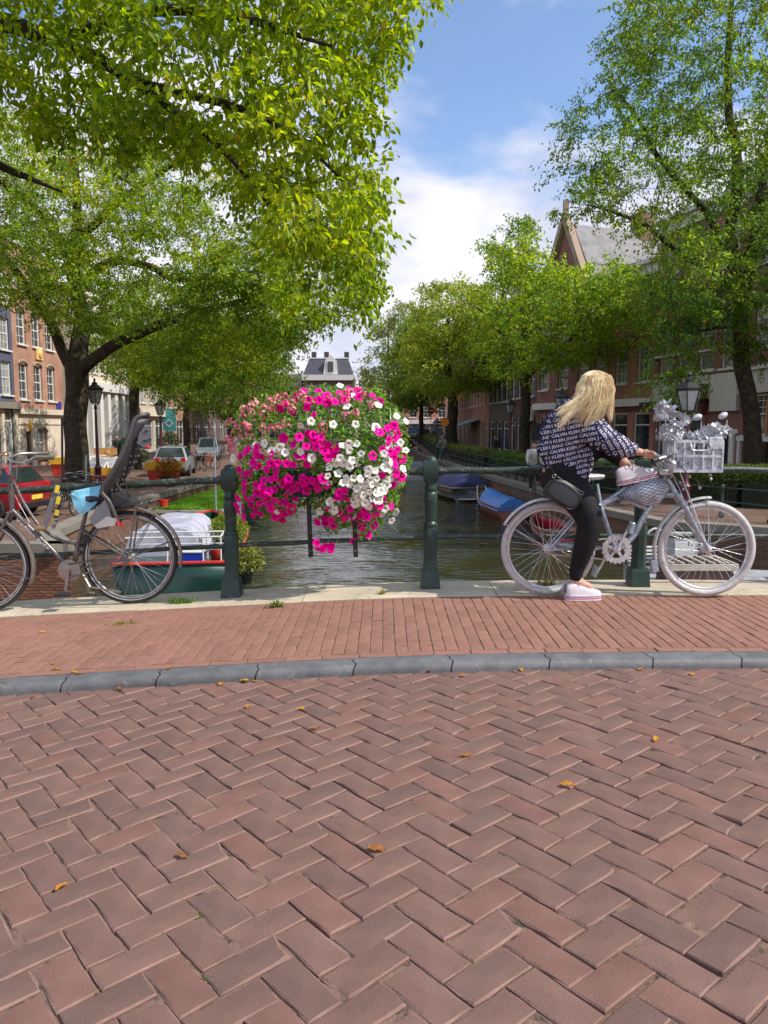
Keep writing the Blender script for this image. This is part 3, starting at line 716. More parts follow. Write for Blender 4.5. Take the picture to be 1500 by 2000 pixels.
# ------------------------------------------------------------------ bicycles
class Plane:        # upright plane through two ground points; pixels <-> points on it
    def __init__(s, A, B): s.A = Vector(A); d = Vector(B)-s.A; s.u = Vector((d.x, d.y, 0)).normalized(); s.n = Vector((s.u.y, -s.u.x, 0)); # n towards the camera
    def P(s, px, py, off=0):
        d = ray(px, py); c = Vector((0, 0, CAMZ)); t = (s.A-c).dot(s.n)/d.dot(s.n); return c+d*t+s.n*off
def wheel(root, c, u, n, Rr, tyre_r, m_tyre, m_rim, m_spoke, m_hub, nsp=36, wall=None, rim_w=.012):
    c = Vector(c); w = bpy.data.objects.new('wheel', None); COL.objects.link(w); w.parent = root; w.location = c-rootof(root)
    circ = lambda r, k, N, off=0: c+u*(math.cos(2*PI*k/N)*r)+Vector((0, 0, math.sin(2*PI*k/N)*r))+n*off
    g = G(); N = 56; g.tube([circ(Rr-tyre_r, k, N) for k in range(N)], tyre_r, 10, closed=True)
    if m_tyre.name.startswith('silver'):    # tread blocks
        for k in range(110):
            p = circ(Rr-.004, k, 110); q = circ(Rr-.004, k+.45, 110)
            g.bar(p-n*.012, p+n*.012, .008, .008, up=(q-p))
    part('tyre', g, m_tyre, w, smooth=50)
    if wall:
        for sgn in (1, -1):
            g = G(); rr_ = Rr-tyre_r*1.55; pts = [circ(rr_, k, N, sgn*tyre_r*.86) for k in range(N)]; g.tube(pts, .0028, 5, closed=True); part('tyre_stripe', g, wall, w)
    g = G(); rim = Rr-tyre_r*2+.002; g.tube([circ(rim-.006, k, N) for k in range(N)], [(.009, rim_w)]*N, 8, closed=True); part('rim', g, m_rim, w, smooth=60)
    g = G()
    for k in range(nsp):
        side = 1 if k % 2 else -1; a = 2*PI*k/nsp; b = a+(1 if (k//2) % 2 else -1)*.95
        h = c+u*(math.cos(b)*.028)+Vector((0, 0, math.sin(b)*.028))+n*(side*.03); q = c+u*(math.cos(a)*(rim-.008))+Vector((0, 0, math.sin(a)*(rim-.008)))
        g.tube([h, q], .0013, 3, caps=False)
    part('spokes', g, m_spoke, w)
    g = G(); g.lathe(c-n*.05, [(.007, -.02), (.010, 0), (.012, .008), (.032, .018), (.032, .022), (.019, .03), (.019, .07), (.032, .078), (.032, .082), (.012, .09), (.010, .1), (.007, .12)], 14, axis=n); part('hub', g, m_hub, w, smooth=40)
    return w
def arc_guard(g, c, u, n, r, a0, a1, w, N=22, depth=.014):
    """mudguard: curved strip with bent-down edges"""
    rows = []
    for k in range(N+1):
        a = lerp(a0, a1, k/N); d = u*math.cos(a)+Vector((0, 0, math.sin(a))); p = Vector(c)+d*r
        rows += [p-n*w-d*depth, p-n*w*.8-d*.002, p+d*.002, p+n*w*.8-d*.002, p+n*w-d*depth]
    return g.add(rows, [(k*5+j, k*5+j+1, (k+1)*5+j+1, (k+1)*5+j) for k in range(N) for j in range(4)])
def solid(o, t=.0015):
    m = o.modifiers.new('thickness', 'SOLIDIFY'); m.thickness = t; return o
# ---- silver bicycle
m_sil = mat('silver_paint', (.62, .61, .59), .36, metal=.5, var=.15, scale=18, bump=.3, bscale=90, col2=(.74, .76, .79), c2=(.5, .6), spec=.6)
m_sild = mat('silver_tape', (.44, .49, .55), .3, metal=.55, var=.3, scale=40, bump=.4, bscale=60, col2=(.62, .82, .92), c2=(.60, .66))
m_silt = mat('silver_tyre', (.60, .58, .56), .5, metal=.15, var=.14, scale=25, bump=.8, bscale=150)
m_silw = mat('silver_flower', (.60, .61, .64), .42, metal=.35, var=.4, scale=30)
m_dark = mat('black_rubber', (.018, .018, .02), .6, var=.2)
A = gz(1068, 1161, copez(1.25)-.002); B = gz(1375, 1164, copez(2.4)-.002)
pl = Plane(A, B); u, n = pl.u, pl.n
sb = empty('silver_bicycle', (A+B)/2, 'bicycle painted silver all over with a flower filled crate on the handlebar', 'bicycle')
RWc = A+Vector((0, 0, .352)); FWc = B+Vector((0, 0, .360))
Q = pl.P
wheel(sb, RWc, u, n, .352, .024, m_silt, m_sil, m_sil, m_sil, 36)
wheel(sb, FWc, u, n, .360, .026, m_silt, m_sil, m_sil, m_sil, 36)
bb = Q(1200, 1070); st_top = Q(1166, 945); seat_j = Q(1172, 985); head_t = Q(1302, 935); head_b = Q(1322, 968); mid_j = Q(1262, 1000)
g = G()
g.tube([bb+n*-.035, bb+n*.035], .024, 12)
# fat down tube, S-shaped
g.tube(spline([bb+u*.02, Q(1235, 1050), Q(1252, 1020), Q(1266, 996), Q(1290, 968), head_b], 18), .021, 12)
# upper twin tubes: from the seat cluster over to the head, with a drop towards the middle joint
g.tube(spline([seat_j, Q(1200, 968), Q(1225, 952), Q(1262, 940), head_t], 14), .014, 10)
g.tube(spline([seat_j+Vector((0, 0, -.02)), Q(1195, 976), Q(1215, 972), Q(1240, 984), Q(1268, 996)], 14), .015, 10)
g.tube([bb, seat_j, st_top], [.017, .017, .013], 10)
g.tube([head_t+(head_t-head_b)*.2, head_b], .021, 12)
for s in (-1, 1):
    g.tube([bb+n*.03*s, RWc+n*.055*s+u*.04, RWc+n*.055*s], .009, 8)
    g.tube(spline([seat_j+n*.02*s, seat_j-u*.12+n*.05*s+Vector((0, 0, -.04)), RWc+n*.055*s], 6), .009, 8)
    g.tube([RWc+n*.06*s, RWc+n*.055*s+u*.03], .013, 6)
part('frame', g, m_sild, sb, smooth=50)
g = G()
for s in (-1, 1): g.tube(spline([head_b+n*.045*s, head_b+(FWc-head_b)*.3+n*.05*s, head_b+(FWc-head_b)*.75+n*.052*s-u*.004, FWc+n*.052*s], 10), [.021]*3+[.020]*4+[.017]*4, 10)
g.tube([head_b-n*.055, head_b+n*.055], .02, 8); g.tube([head_b, head_t+(head_t-head_b)*1.6], .013, 8)
part('fork', g, m_sild, sb, smooth=50)
for c, a0, a1, r_ in ((RWc, R(62), R(152), .385), (FWc, R(88), R(196), .392)):
    g = G(); arc_guard(g, c, u, n, r_, a0, a1, .03); solid(part('mudguard', g, m_sil, sb, smooth=60), .003)
g = G()
for (c, aa, r_) in ((FWc, R(196), .392), (RWc, R(150), .385), (FWc, R(92), .392)):
    d = u*math.cos(aa)+Vector((0, 0, math.sin(aa)))
    for s in (-1, 1): g = G(); g.tube([c+n*.05*s, c+d*r_+n*.026*s], .0025, 5); part('mudguard_stay', g, m_sil, sb)
g = G(); d = Vector((0, 0, -1)); g.box(FWc+u*(-.392*.97)+Vector((0, 0, -.13)), (.045, .07, .09), Matrix((u, n, Vector((0, 0, 1)))).transposed() @ Matrix.Rotation(R(-12), 3, 'Y')); part('mud_flap', g, m_sild, sb)
# chain guard disc with cut-outs, crank, pedals
g = G(); N = 40; cg = bb+n*.062; R1, R0 = .105, .068
d2 = lambda a, r, o=0: cg+u*(math.cos(a)*r)+Vector((0, 0, math.sin(a)*r))+n*o
for k in range(N):
    a, b = 2*PI*k/N, 2*PI*(k+1)/N; rr1 = R1+(.006 if k % 2 else -.002)
    for o in (0, .012): g.add([d2(a, R0, o), d2(b, R0, o), d2(b, rr1, o), d2(a, rr1, o)], [(0, 1, 2, 3)])
    g.add([d2(a, rr1, 0), d2(b, rr1, 0), d2(b, rr1, .012), d2(a, rr1, .012)], [(0, 1, 2, 3)]); g.add([d2(a, R0, 0), d2(b, R0, 0), d2(b, R0, .012), d2(a, R0, .012)], [(0, 1, 2, 3)])
for k in range(5): a = 2*PI*k/5+.3; g.bar(d2(a, .0), d2(a, R0+.008), .02, .008, up=n)
g.lathe(cg, [(.028, 0), (.028, .016), (.012, .02)], 16, axis=n); part('chainring', g, m_sil, sb)
g = G(); ch = [RWc+n*.05+u*.0+Vector((0, 0, .035)), bb+n*.056+Vector((0, 0, .085))]; ch2 = [RWc+n*.05+Vector((0, 0, -.035)), bb+n*.056+Vector((0, 0, -.085))]
g.tube(ch, .006, 5); g.tube(ch2, .006, 5); part('chain', g, m_sil, sb)['kind'] = 'stuff'
g = G(); g.bar(Q(1088, 1060, .07), Q(1148, 1064, .07), .012, .06, up=(0, 1, 0)); part('chain_guard', g, mat('pale_blue_guard', (.45, .62, .68), .35, metal=.4, var=.25, scale=20), sb)
g = G(); e1, e2 = Q(1222, 1026, .09), Q(1170, 1122, -.02); g.tube([bb+n*.085, e1], .009, 6); part('crank', g, m_sil, sb); g = G(); g.tube([bb-n*.06, e2-n*.05], .009, 6); part('crank', g, m_sil, sb)
for e, s in ((e1, 1), (e2-n*.05, -1)):
    g = G(); g.box(e+n*.06*s, (.085, .09, .028), Matrix((u, n, Vector((0, 0, 1)))).transposed() @ Matrix.Rotation(R(-75), 3, 'Y'), bev=.006); part('pedal', g, m_sild, sb)
# saddle
g = G(); sp = Q(1140, 930)
prof = [(-.13, .035, .02), (-.11, .085, .035), (-.06, .1, .045), (0, .075, .04), (.06, .04, .033), (.12, .028, .028), (.15, .02, .02)]
for r_, (xx, ww, hh) in enumerate(prof):
    for k in range(10):
        a = 2*PI*k/10; g.v.append(tuple(sp+u*xx+n*(ww*math.cos(a))+Vector((0, 0, hh*math.sin(a)*(.6 if math.sin(a) > 0 else 1)))))
for r_ in range(len(prof)-1):
    for k in range(10): g.f.append((r_*10+k, r_*10+(k+1) % 10, (r_+1)*10+(k+1) % 10, (r_+1)*10+k)); g.mi.append(0)
g.f += [tuple(range(10)), tuple(60+k for k in range(10))]; g.mi += [0, 0]
part('saddle', g, m_silw, sb, smooth=60)
# net-covered bundle in the frame
g = G(); bc = [(1205, 970, .02), (1222, 957, .045), (1250, 944, .07), (1280, 940, .075), (1300, 942, .05), (1310, 950, .02)]
top = [(1203, 968), (1222, 952), (1245, 938), (1270, 930), (1292, 932), (1308, 944)]; bot = [(1210, 974), (1232, 980), (1258, 990), (1282, 990), (1296, 974), (1309, 956)]
nk = 12; prof2 = []
for i in range(len(top)):
    a, b = Q(*top[i]), Q(*bot[i]); c = (a+b)/2; h = (a-b)/2; w = bc[i][2]
    for k in range(nk): t = 2*PI*k/nk; prof2.append(c+h*math.cos(t)+n*(w*math.sin(t)))
for i in range(len(top)-1):
    for k in range(nk): g.f.append((i*nk+k, i*nk+(k+1) % nk, (i+1)*nk+(k+1) % nk, (i+1)*nk+k)); g.mi.append(0)
g.v = [tuple(p) for p in prof2]; g.f += [tuple(range(nk)), tuple((len(top)-1)*nk+k for k in range(nk))]; g.mi += [0, 0]
tank = part('bundle', g, mat('foil_bundle', (.66, .70, .75), .38, metal=.35, var=.35, scale=14, bump=1, bscale=30), sb, smooth=70)
g = G(); srf = lambda i, t: (lambda i0, f: prof2[i0*nk+int(t) % nk].lerp(prof2[i0*nk+(int(t)+1) % nk], t-int(t)).lerp(prof2[min(i0+1, len(top)-1)*nk+int(t) % nk].lerp(prof2[min(i0+1, len(top)-1)*nk+(int(t)+1) % nk], t-int(t)), f))(min(int(i), len(top)-2), i-min(int(i), len(top)-2))
for s in (1, -1):
    for q in range(-8, 14):
        pts = []
        for k in range(25):
            i = 5*k/24; t = q*.5+s*i*.9
            if -.2 <= t <= 6.2: pts.append(srf(i, t % nk)+n*.002)
        if len(pts) > 2: g.tube(pts, .0022, 3, caps=False)
part('net', g, mat('net_cord', (.12, .14, .2), .6), sb)
# handlebar, grips, bell and lamp bits
hs = head_t+(head_t-head_b)*1.6; g = G()
g.tube(spline([Q(1262, 893, .30), Q(1280, 890, .26), Q(1296, 900, .12), hs, Q(1296, 900, -.12), Q(1280, 890, -.26), Q(1262, 893, -.30)], 24), .0115, 8); part('handlebar', g, m_sil, sb, smooth=60)
for s in (1, -1):
    g = G(); g.tube([Q(1250, 897, .31*s), Q(1282, 889, .255*s)], .017, 10); part('grip', g, m_dark, sb, smooth=60)
g = G()
for s in (1, -1):
    g.tube(spline([Q(1284, 892, .25*s), Q(1300, 884, .22*s), Q(1308, 900, .12*s), Q(1300, 935, .03*s)], 8), .004, 5)
    g.tube(spline([Q(1280, 898, .22*s), Q(1320, 915, .2*s), Q(1330, 950, .08*s), Q(1345, 1000, .06*s)], 8), .003, 5)
part('cable', g, m_dark, sb)
g = G(); g.ball(Q(1300, 905, .15), (.03, .02, .03), 10, 7); g.ball(Q(1302, 895, -.05), (.03, .03, .03), 10, 7); part('bell', g, m_silw, sb, smooth=60)
# crate with struts
cl, cr_, ct, cb = 1316, 1408, 861, 921; dep = .13
yf = Q(cl, cb).y-dep; c0 = at(cl, cb, yf); cw = at(cr_, cb, yf).x-c0.x; chh = at(cl, ct, yf).z-c0.z
crate = bpy.data.objects.new('crate', None); COL.objects.link(crate); crate.parent = sb; crate.location = c0-sb.location
def cp(x, y, z): return c0+u*(x*cw)-n*(y*2*dep)+Vector((0, 0, z*chh))
g = G(); e = .013
for y in (0, 1):
    for z in (0.02, .98, .5): g.bar(cp(0, y, z), cp(1, y, z), e, e*1.6)
    for k in range(6): g.bar(cp(k/5, y, 0), cp(k/5, y, 1), e*.9, e)
for x in (0, 1):
    for z in (.02, .98, .5): g.bar(cp(x, 0, z), cp(x, 1, z), e, e*1.6)
    for k in range(1, 5): g.bar(cp(x, k/5, 0), cp(x, k/5, 1), e, e*.9)
part('crate_frame', g, m_silw, crate)
g = G()
for y in (0.03, .97):
    for i in range(5):
        for j in range(2):
            if y < .5 and i in (2, 3) and j == 1: continue
            cx, cz = (i+.5)/5, (j+.5)*.48+.02; rx, rz = .085, .21
            # panel with a round hole
            N = 12; vo = []; vi = []
            for k in range(N):
                a = 2*PI*k/N; m_ = max(abs(math.cos(a)), abs(math.sin(a))); vo.append(cp(cx+rx*math.cos(a)/m_, y, cz+rz*math.sin(a)/m_)); vi.append(cp(cx+rx*.42*math.cos(a), y, cz+rz*.40*math.sin(a)))
            g.add(vo+vi, [(k, (k+1) % N, N+(k+1) % N, N+k) for k in range(N)])
g.box(cp(.5, .5, .03), (cw*.97, .24, .008), Matrix((u, n, Vector((0, 0, 1)))).transposed())
solid(part('crate_panel', g, mat('crate_silver', (.48, .50, .54), .4, metal=.35, var=.5, scale=40, bump=.8, bscale=60, col2=(.12, .14, .2), c2=(.62, .66)), crate), .004)
g = G(); hp = [cp(.30, -.06, .92), cp(.32, -.1, .80), cp(.36, -.1, .70), cp(.66, -.1, .70), cp(.71, -.1, .80), cp(.70, -.06, .92)]; g.tube(spline(hp, 18), .008, 6); part('crate_handle', g, m_silw, crate, smooth=60)
g = G(); g.box(cp(.84, -.02, .92), (.27*cw, .012, .085), Matrix((u, n, Vector((0, 0, 1)))).transposed(), bev=.004); part('label_plate', g, m_silw, crate)
g = G()
for s in (-.1, .1): g.tube([cp(.15, .5, 0)+n*s, FWc+n*.05*(1 if s > 0 else -1)], .005, 6); g.tube([cp(.05, .5, .02)+n*s, hs], .006, 6)
g.box(cp(-.08, .5, -.05), (.09, .12, .04), Matrix((u, n, Vector((0, 0, 1)))).transposed(), bev=.006)
part('crate_bracket', g, m_sil, sb)
# sprayed flowers in the crate
rs = random.Random(3)
def sprayed(name, c, r, nfl, spike):
    g = G()
    for q in range(nfl):
        a, b = rs.uniform(0, 2*PI), math.acos(rs.uniform(-.5, 1)); d = Vector((math.sin(b)*math.cos(a)*r[0], math.sin(b)*math.sin(a)*r[1], math.cos(b)*r[2])); p = Vector(c)+d*rs.uniform(.6, 1.0); dn = d.normalized()
        uu = dn.orthogonal().normalized(); vv = dn.cross(uu); npet = 7
        for k in range(npet):
            t = 2*PI*k/npet+rs.random(); dirv = (uu*math.cos(t)+vv*math.sin(t))*spike+dn*spike*.55; sd_ = (uu*-math.sin(t)+vv*math.cos(t))*spike*.22
            g.add([p, p+dirv*.5+sd_, p+dirv, p+dirv*.5-sd_], [(0, 1, 2), (0, 2, 3)])
    return g
g = sprayed('a', Q(1398, 845), (.10, .10, .055), 60, .034); part('silver_dahlias', g, m_silw, crate)
g = sprayed('b', Q(1365, 852), (.10, .10, .03), 40, .026); part('silver_foliage', g, m_silw, crate)
g = sprayed('c', Q(1312, 850), (.11, .11, .085), 110, .022)
g2 = sprayed('d', Q(1328, 822), (.06, .06, .05), 16, .04); g.add(g2.v, g2.f); part('silver_blossoms', g, m_silw, crate)
g = G(); g2 = sprayed('e', Q(1302, 800), (.055, .05, .04), 12, .06); g.add(g2.v, g2.f)
g.tube(spline([Q(1312, 865), Q(1303, 840), Q(1298, 810)], 6), .004, 5); part('silver_lily', g, m_silw, crate)
g = G(); g.ball(Q(1287, 812), (.036, .034, .034), 12, 9)
for k in range(3): g.tube([Q(1287, 812)+Vector((.037*math.cos(t), .037*math.sin(t)*(k-1), .037*math.sin(t+k))) for t in [2*PI*j/12 for j in range(12)]], .004, 4, closed=True)
part('silver_bauble', g, m_silw, crate, smooth=60)
for (px, py, rt) in ((1362, 815, -40), (1412, 812, -65)):
    g = G(); g.ball(Q(px, py), (.038, .026, .024), 10, 8, Matrix.Rotation(R(rt*.5), 3, 'Y')); g.tube([Q(px+8, py+8), Q(px+6, py+45)], .004, 5); part('silver_tulip', g, m_silw, crate, smooth=60)
g = G()
for px, py in ((1345, 930), (1386, 935), (1333, 955), (1365, 952), (1309, 930), (1385, 927)):
    g.ball(Q(px, py, .02), .013, 8, 6); g.tube([Q(px, py, .02), Q(px-6, py-16, .03)], .0015, 3)
part('hanging_beads', g, m_silw, crate, smooth=60)

# ---- old grey bicycle with child seat
m_gb = mat('old_bike_paint', (.16, .14, .135), .38, metal=.5, var=.3, scale=12, bump=.2, col2=(.26, .2, .15), c2=(.6, .75))
m_gbl = mat('old_bike_mudguard', (.34, .29, .25), .35, metal=.7, var=.25, scale=9, bump=.2, col2=(.35, .16, .07), c2=(.58, .72))
m_tyre = mat('old_tyre', (.030, .027, .026), .7, var=.3, scale=20, bump=.3, bscale=120)
m_wall = mat('reflective_stripe', (.55, .55, .55), .4)
m_alu = mat('dull_aluminium', (.42, .40, .38), .35, metal=.9, var=.25, scale=20)
m_grip = mat('worn_grip', (.15, .14, .10), .7, var=.3, scale=20)
A = gz(258, 1179, copez(-1.95)-.002); B = gz(-30, 1196, copez(-3.05)-.002); pl = Plane(B, A); u, n = pl.u, pl.n; Q = pl.P
ob = empty('old_bicycle', (A+B)/2, 'worn grey brown city bicycle with rusty mudguards leaning by the left railing', 'bicycle')
RWc, FWc = A+Vector((0, 0, .366)), B+Vector((0, 0, .366))
wheel(ob, RWc, u, n, .366, .021, m_tyre, m_alu, m_alu, m_alu, 36, m_wall); wheel(ob, FWc, u, n, .366, .021, m_tyre, m_alu, m_alu, m_alu, 36, m_wall)
bb = Q(140, 1112); seat_t = Q(172, 985); ht, hb_ = Q(20, 928), Q(24, 1000)
g = G()
g.tube([bb-n*.035, bb+n*.035], .022, 10); g.tube([hb_+Vector((0, 0, .015)), bb], .019, 12)
g.tube(spline([Q(26, 940), Q(48, 985), Q(80, 1030), Q(118, 1055), Q(150, 1062)], 14), .0125, 10)
g.tube([bb, seat_t, Q(178, 960)], [.016, .016, .012], 10); g.tube([ht, hb_], .019, 12)
for s in (-1, 1):
    g.tube([bb+n*.03*s, RWc+n*.06*s], .009, 8); g.tube([Q(160, 1035)+n*.02*s, RWc+n*.06*s], .0085, 8)
part('frame', g, m_gb, ob, smooth=50)
g = G(); V, Fc = text_mesh('VoGue Elite', 1.0, True); a_, b_ = Q(33, 1012), Q(98, 1072); ax = (b_-a_).normalized(); up = n.cross(ax)*-1
up = ax.cross(n)*-1 if ax.cross(n).z < 0 else ax.cross(n)
wt = max(v[0] for v in V); sc_ = (b_-a_).length/wt
for v in V: pass
g.add([a_+ax*(v[0]*sc_)+up*(v[1]-.33)*.034+n*math.sqrt(max(.00001, .0198**2-min(.018, abs((v[1]-.33)*.034))**2)) for v in V], Fc); part('lettering', g, mat('pale_lettering', (.72, .70, .68), .4), ob)
g = G()
for s in (-1, 1): g.tube(spline([hb_+n*.05*s, hb_+(FWc-hb_)*.6+n*.052*s+u*.008, FWc+n*.052*s], 8), [.012]*4+[.009]*5, 8)
g.tube([hb_-n*.055, hb_+n*.055], .014, 8); part('fork', g, m_gb, ob, smooth=50)
for c, a0, a1 in ((RWc, R(-12), R(140)), (FWc, R(-22), R(150))):
    g = G(); arc_guard(g, c, u, n, .400, a0, a1, .028, 30, .018); solid(part('mudguard', g, m_gbl, ob, smooth=60), .003)
g = G()
for (c, aa) in ((FWc, R(-15)), (RWc, R(22)), (RWc, R(60)), (RWc, R(80))):
    d = u*math.cos(aa)+Vector((0, 0, math.sin(aa)))
    for s in (-1, 1): g = G(); g.tube([c+n*.06*s, c+d*.4+n*.03*s], .0035, 5); part('mudguard_stay', g, m_gb, ob)
g = G(); rk = [Q(214, 984), Q(300, 974)]
for s in (-.06, -.02, .02, .06): g.tube([rk[0]+n*s, rk[1]+n*s], .006, 6)
for t in (0, .5, 1): p = rk[0].lerp(rk[1], t); g.tube([p-n*.065, p+n*.065], .006, 6)
for s in (-1, 1):
    g.tube([RWc+n*.065*s, rk[0].lerp(rk[1], .65)+n*.065*s], .006, 6)
    g.tube([rk[0]+n*.06*s+Vector((0, 0, -.04)), rk[1]+n*.06*s+Vector((0, 0, -.04))], .005, 6)
part('luggage_rack', g, m_gb, ob)
g = G(); cr0 = bb+n*.06; g.lathe(bb+n*.045, [(.06, 0), (.085, .004), (.085, .01), (.02, .012)], 24, axis=n)
g.bar(bb+n*.075, bb+n*.075+u*(-.03)+Vector((0, 0, -.17)), .014, .02); part('crank', g, m_alu, ob); g = G(); g.bar(bb-n*.06, bb-n*.06+u*.05+Vector((0, 0, .17)), .014, .02); part('crank', g, m_alu, ob)
for e, s in ((bb+n*.13+u*(-.03)+Vector((0, 0, -.17)), 1), (bb-n*.12+u*.05+Vector((0, 0, .17)), -1)):
    g = G(); g.box(e, (.1, .08, .025), Matrix((u, n, Vector((0, 0, 1)))).transposed(), bev=.005); part('pedal', g, m_dark, ob)
g = G(); g.tube([bb+n*.07+Vector((0, 0, .05)), RWc+n*.055+Vector((0, 0, .035))], .007, 6); g.tube([bb+n*.07+Vector((0, 0, -.05)), RWc+n*.055+Vector((0, 0, -.03))], .007, 6); part('chain', g, m_gb, ob)
g = G(); g.tube([Q(165, 1120, .04), Q(182, 1143, .07), Q(245, 1150, .12)], .009, 6); g.tube([Q(165, 1120, -.04), Q(160, 1165, -.16), Q(170, 1168, -.18)], .009, 6); part('kickstand', g, m_alu, ob)
hs = Q(22, 900); g = G(); g.tube([ht, hs], .011, 8)
g.tube(spline([Q(130, 892, .26), Q(100, 890, .24), Q(75, 897, .16), Q(48, 904, .06), hs, Q(10, 896, -.08), Q(20, 888, -.2), Q(58, 888, -.29)], 26), .011, 8)
g.tube([Q(40, 900, .05), Q(36, 935, .03), Q(24, 948, .02)], .006, 6); g.tube([Q(24, 905, .05), Q(8, 906, .06), Q(4, 925, .04)], .004, 5)
part('handlebar', g, m_alu, ob, smooth=60)
for a_, b_ in ((Q(94, 891, .25), Q(132, 891, .265)), (Q(28, 889, -.24), Q(64, 888, -.3))):
    g = G(); g.tube([a_, b_], .0165, 10); part('grip', g, m_grip, ob, smooth=60)
g = G(); g.lathe(Q(15, 890, .05), [(.028, 0), (.03, .008), (.024, .022), (.01, .03)], 14); part('bell', g, mat('copper_bell', (.55, .26, .15), .25, metal=.9), ob, smooth=60)
g = G(); g.ball(Q(0, 925, .06), (.04, .035, .04), 12, 8); part('headlamp', g, mat('lamp_dull', (.2, .13, .08), .4, metal=.6), ob, smooth=60)
g = G(); g.tube(spline([Q(90, 893, .24), Q(75, 905, .22), Q(62, 902, .15)], 6), .005, 5); g.tube(spline([Q(85, 898, .2), Q(40, 915, .1), Q(30, 960, .03), Q(60, 1020, .02)], 10), .003, 5); part('brake_lever', g, m_alu, ob)
g = G()
for r_, (xx, ww, hh) in enumerate([(-.14, .03, .02), (-.1, .09, .035), (-.03, .11, .045), (.04, .07, .04), (.12, .03, .03), (.15, .02, .02)]):
    c = Q(178, 975)-u*xx
    for k in range(10): a = 2*PI*k/10; g.v.append(tuple(c+n*(ww*math.cos(a))+Vector((0, 0, hh*math.sin(a)))))
for r_ in range(5):
    for k in range(10): g.f.append((r_*10+k, r_*10+(k+1) % 10, (r_+1)*10+(k+1) % 10, (r_+1)*10+k)); g.mi.append(0)
g.f += [tuple(range(10)), tuple(50+k for k in range(10))]; g.mi += [0, 0]; part('saddle', g, m_dark, ob, smooth=60)
g = G(); a_ = Q(100, 985); 
for k in range(6): g = G(); g.box(Q(106+k*1.4, 1030-k*3.2, .03), (.02, .02, .014), Matrix.Rotation(k*.5, 3, 'X')); part('chain_link', g, m_alu, ob)
g = G(); g.lathe(Q(84, 1030, .02), [(.022, -.03), (.022, .03)], 10, axis=u); part('chain_lock', g, mat('rusty_brass', (.45, .30, .14), .45, metal=.7), ob)
# folding lock hung from the rail, black with yellow tape
fl_ = empty('bike_lock', Q(112, 960, -.05), 'grey folding bicycle lock with yellow and black tape hung on the rail', 'bicycle lock')
g = G(); g.bar(Q(112, 948, .0), Q(90, 1028, .03), .035, .014, up=n); part('lock_link', g, mat('lock_grey', (.17, .16, .17), .5, metal=.3), fl_)
g = G(); g.bar(Q(113, 952, -.02), Q(108, 975, -.0), .022, .010, up=n); g.bar(Q(119, 978, .0), Q(106, 1030, .02), .024, .010, up=n); part('lock_strap', g, m_dark, fl_)
for (a_, b_) in (((115, 948), (112, 962)), ((117, 970), (114, 984)), ((114, 996), (112, 1006)), ((109, 1015), (106, 1027))):
    g = G(); g.bar(Q(*a_, .02), Q(*b_, .02), .027, .014, up=n); part('yellow_tape', g, mat('yellow_tape', (.8, .6, .04), .5), fl_)
# blue plastic saddle cover
g = G(); cpts = [(140, 968, 12), (150, 972, 30), (165, 980, 42), (178, 983, 42), (192, 975, 36), (206, 960, 22), (214, 950, 8)]
nk = 20; rc = random.Random(4)
low = {0: 968, 1: 985, 2: 1000, 3: 1003, 4: 985, 5: 968, 6: 952}; topy = {0: 960, 1: 957, 2: 953, 3: 951, 4: 949, 5: 945, 6: 945}
for i, (px, _, _) in enumerate(cpts):
    T_, B_ = Q(px, topy[i]), Q(px+(-6 if i in (2, 3) else 0), low[i]); h = T_-B_; w = [.02, .07, .1, .11, .10, .07, .02][i]
    for k in range(nk):
        t = k/(nk-1); a = lerp(-1, 1, t); zz = 1-abs(a)**2.2; wob = rc.uniform(-.012, .012)
        g.v.append(tuple(B_+h*(zz)+n*(-a*w*(1+.15*math.sin(i*2+k)))+n*wob+Vector((0, 0, rc.uniform(-.008, .008)))))
for i in range(6):
    for k in range(nk-1): g.f.append((i*nk+k, i*nk+k+1, (i+1)*nk+k+1, (i+1)*nk+k)); g.mi.append(0)
cv = solo('saddle_cover', g, mat('blue_plastic', (.22, .56, .70), .35, var=.25, scale=12, bump=.8, bscale=18), 'crumpled light blue plastic cover over the saddle of the old bicycle', 'saddle cover', Q(178, 975), smooth=80)
md = cv.modifiers.new('sub', 'SUBSURF'); md.levels = 1; md.render_levels = 1
# child seat
m_cs = mat('seat_plastic', (.03, .028, .03), .5, var=.15, scale=10); m_csg = mat('seat_grey', (.16, .16, .17), .5); m_red = mat('seat_red', (.6, .02, .04), .4)
cs = empty('child_seat', Q(225, 985), 'dark grey child bicycle seat with perforated high back above the rear wheel', 'child seat')
# back shell: curved sheet from base to top, studded
axp = [(222, 978), (232, 955), (250, 925), (268, 890), (283, 850), (292, 818)]      # spine (back face) px
fw = [.13, .15, .15, .14, .115, .085]
g = G(); nb = 12; spn = spline([Q(*p) for p in axp], 15)
for i, p in enumerate(spn):
    w = np.interp(i/15*5, range(6), fw)
    for k in range(nb+1):
        a = lerp(-1, 1, k/nb); cur = (abs(a)**2.4)*.085
        g.v.append(tuple(p-u*cur+n*(a*w)+Vector((0, 0, .0))))
for i in range(15):
    for k in range(nb): g.f.append((i*(nb+1)+k, i*(nb+1)+k+1, (i+1)*(nb+1)+k+1, (i+1)*(nb+1)+k)); g.mi.append(0)
o = part('backrest', g, m_cs, cs, smooth=60); solid(o, .01)
g = G()
for i in range(2, 12):
    for k in range(1, 6):
        w = np.interp(i/15*5, range(6), fw); a = lerp(-.8, .8, k/6+(.08 if i % 2 else 0)); p = spn[i]-u*((abs(a)**2.4)*.085)+n*(a*w)+u*.008
        g.box(p, (.008, .012, .014))
part('back_rib', g, mat('seat_rib', (.14, .13, .135), .5), cs)
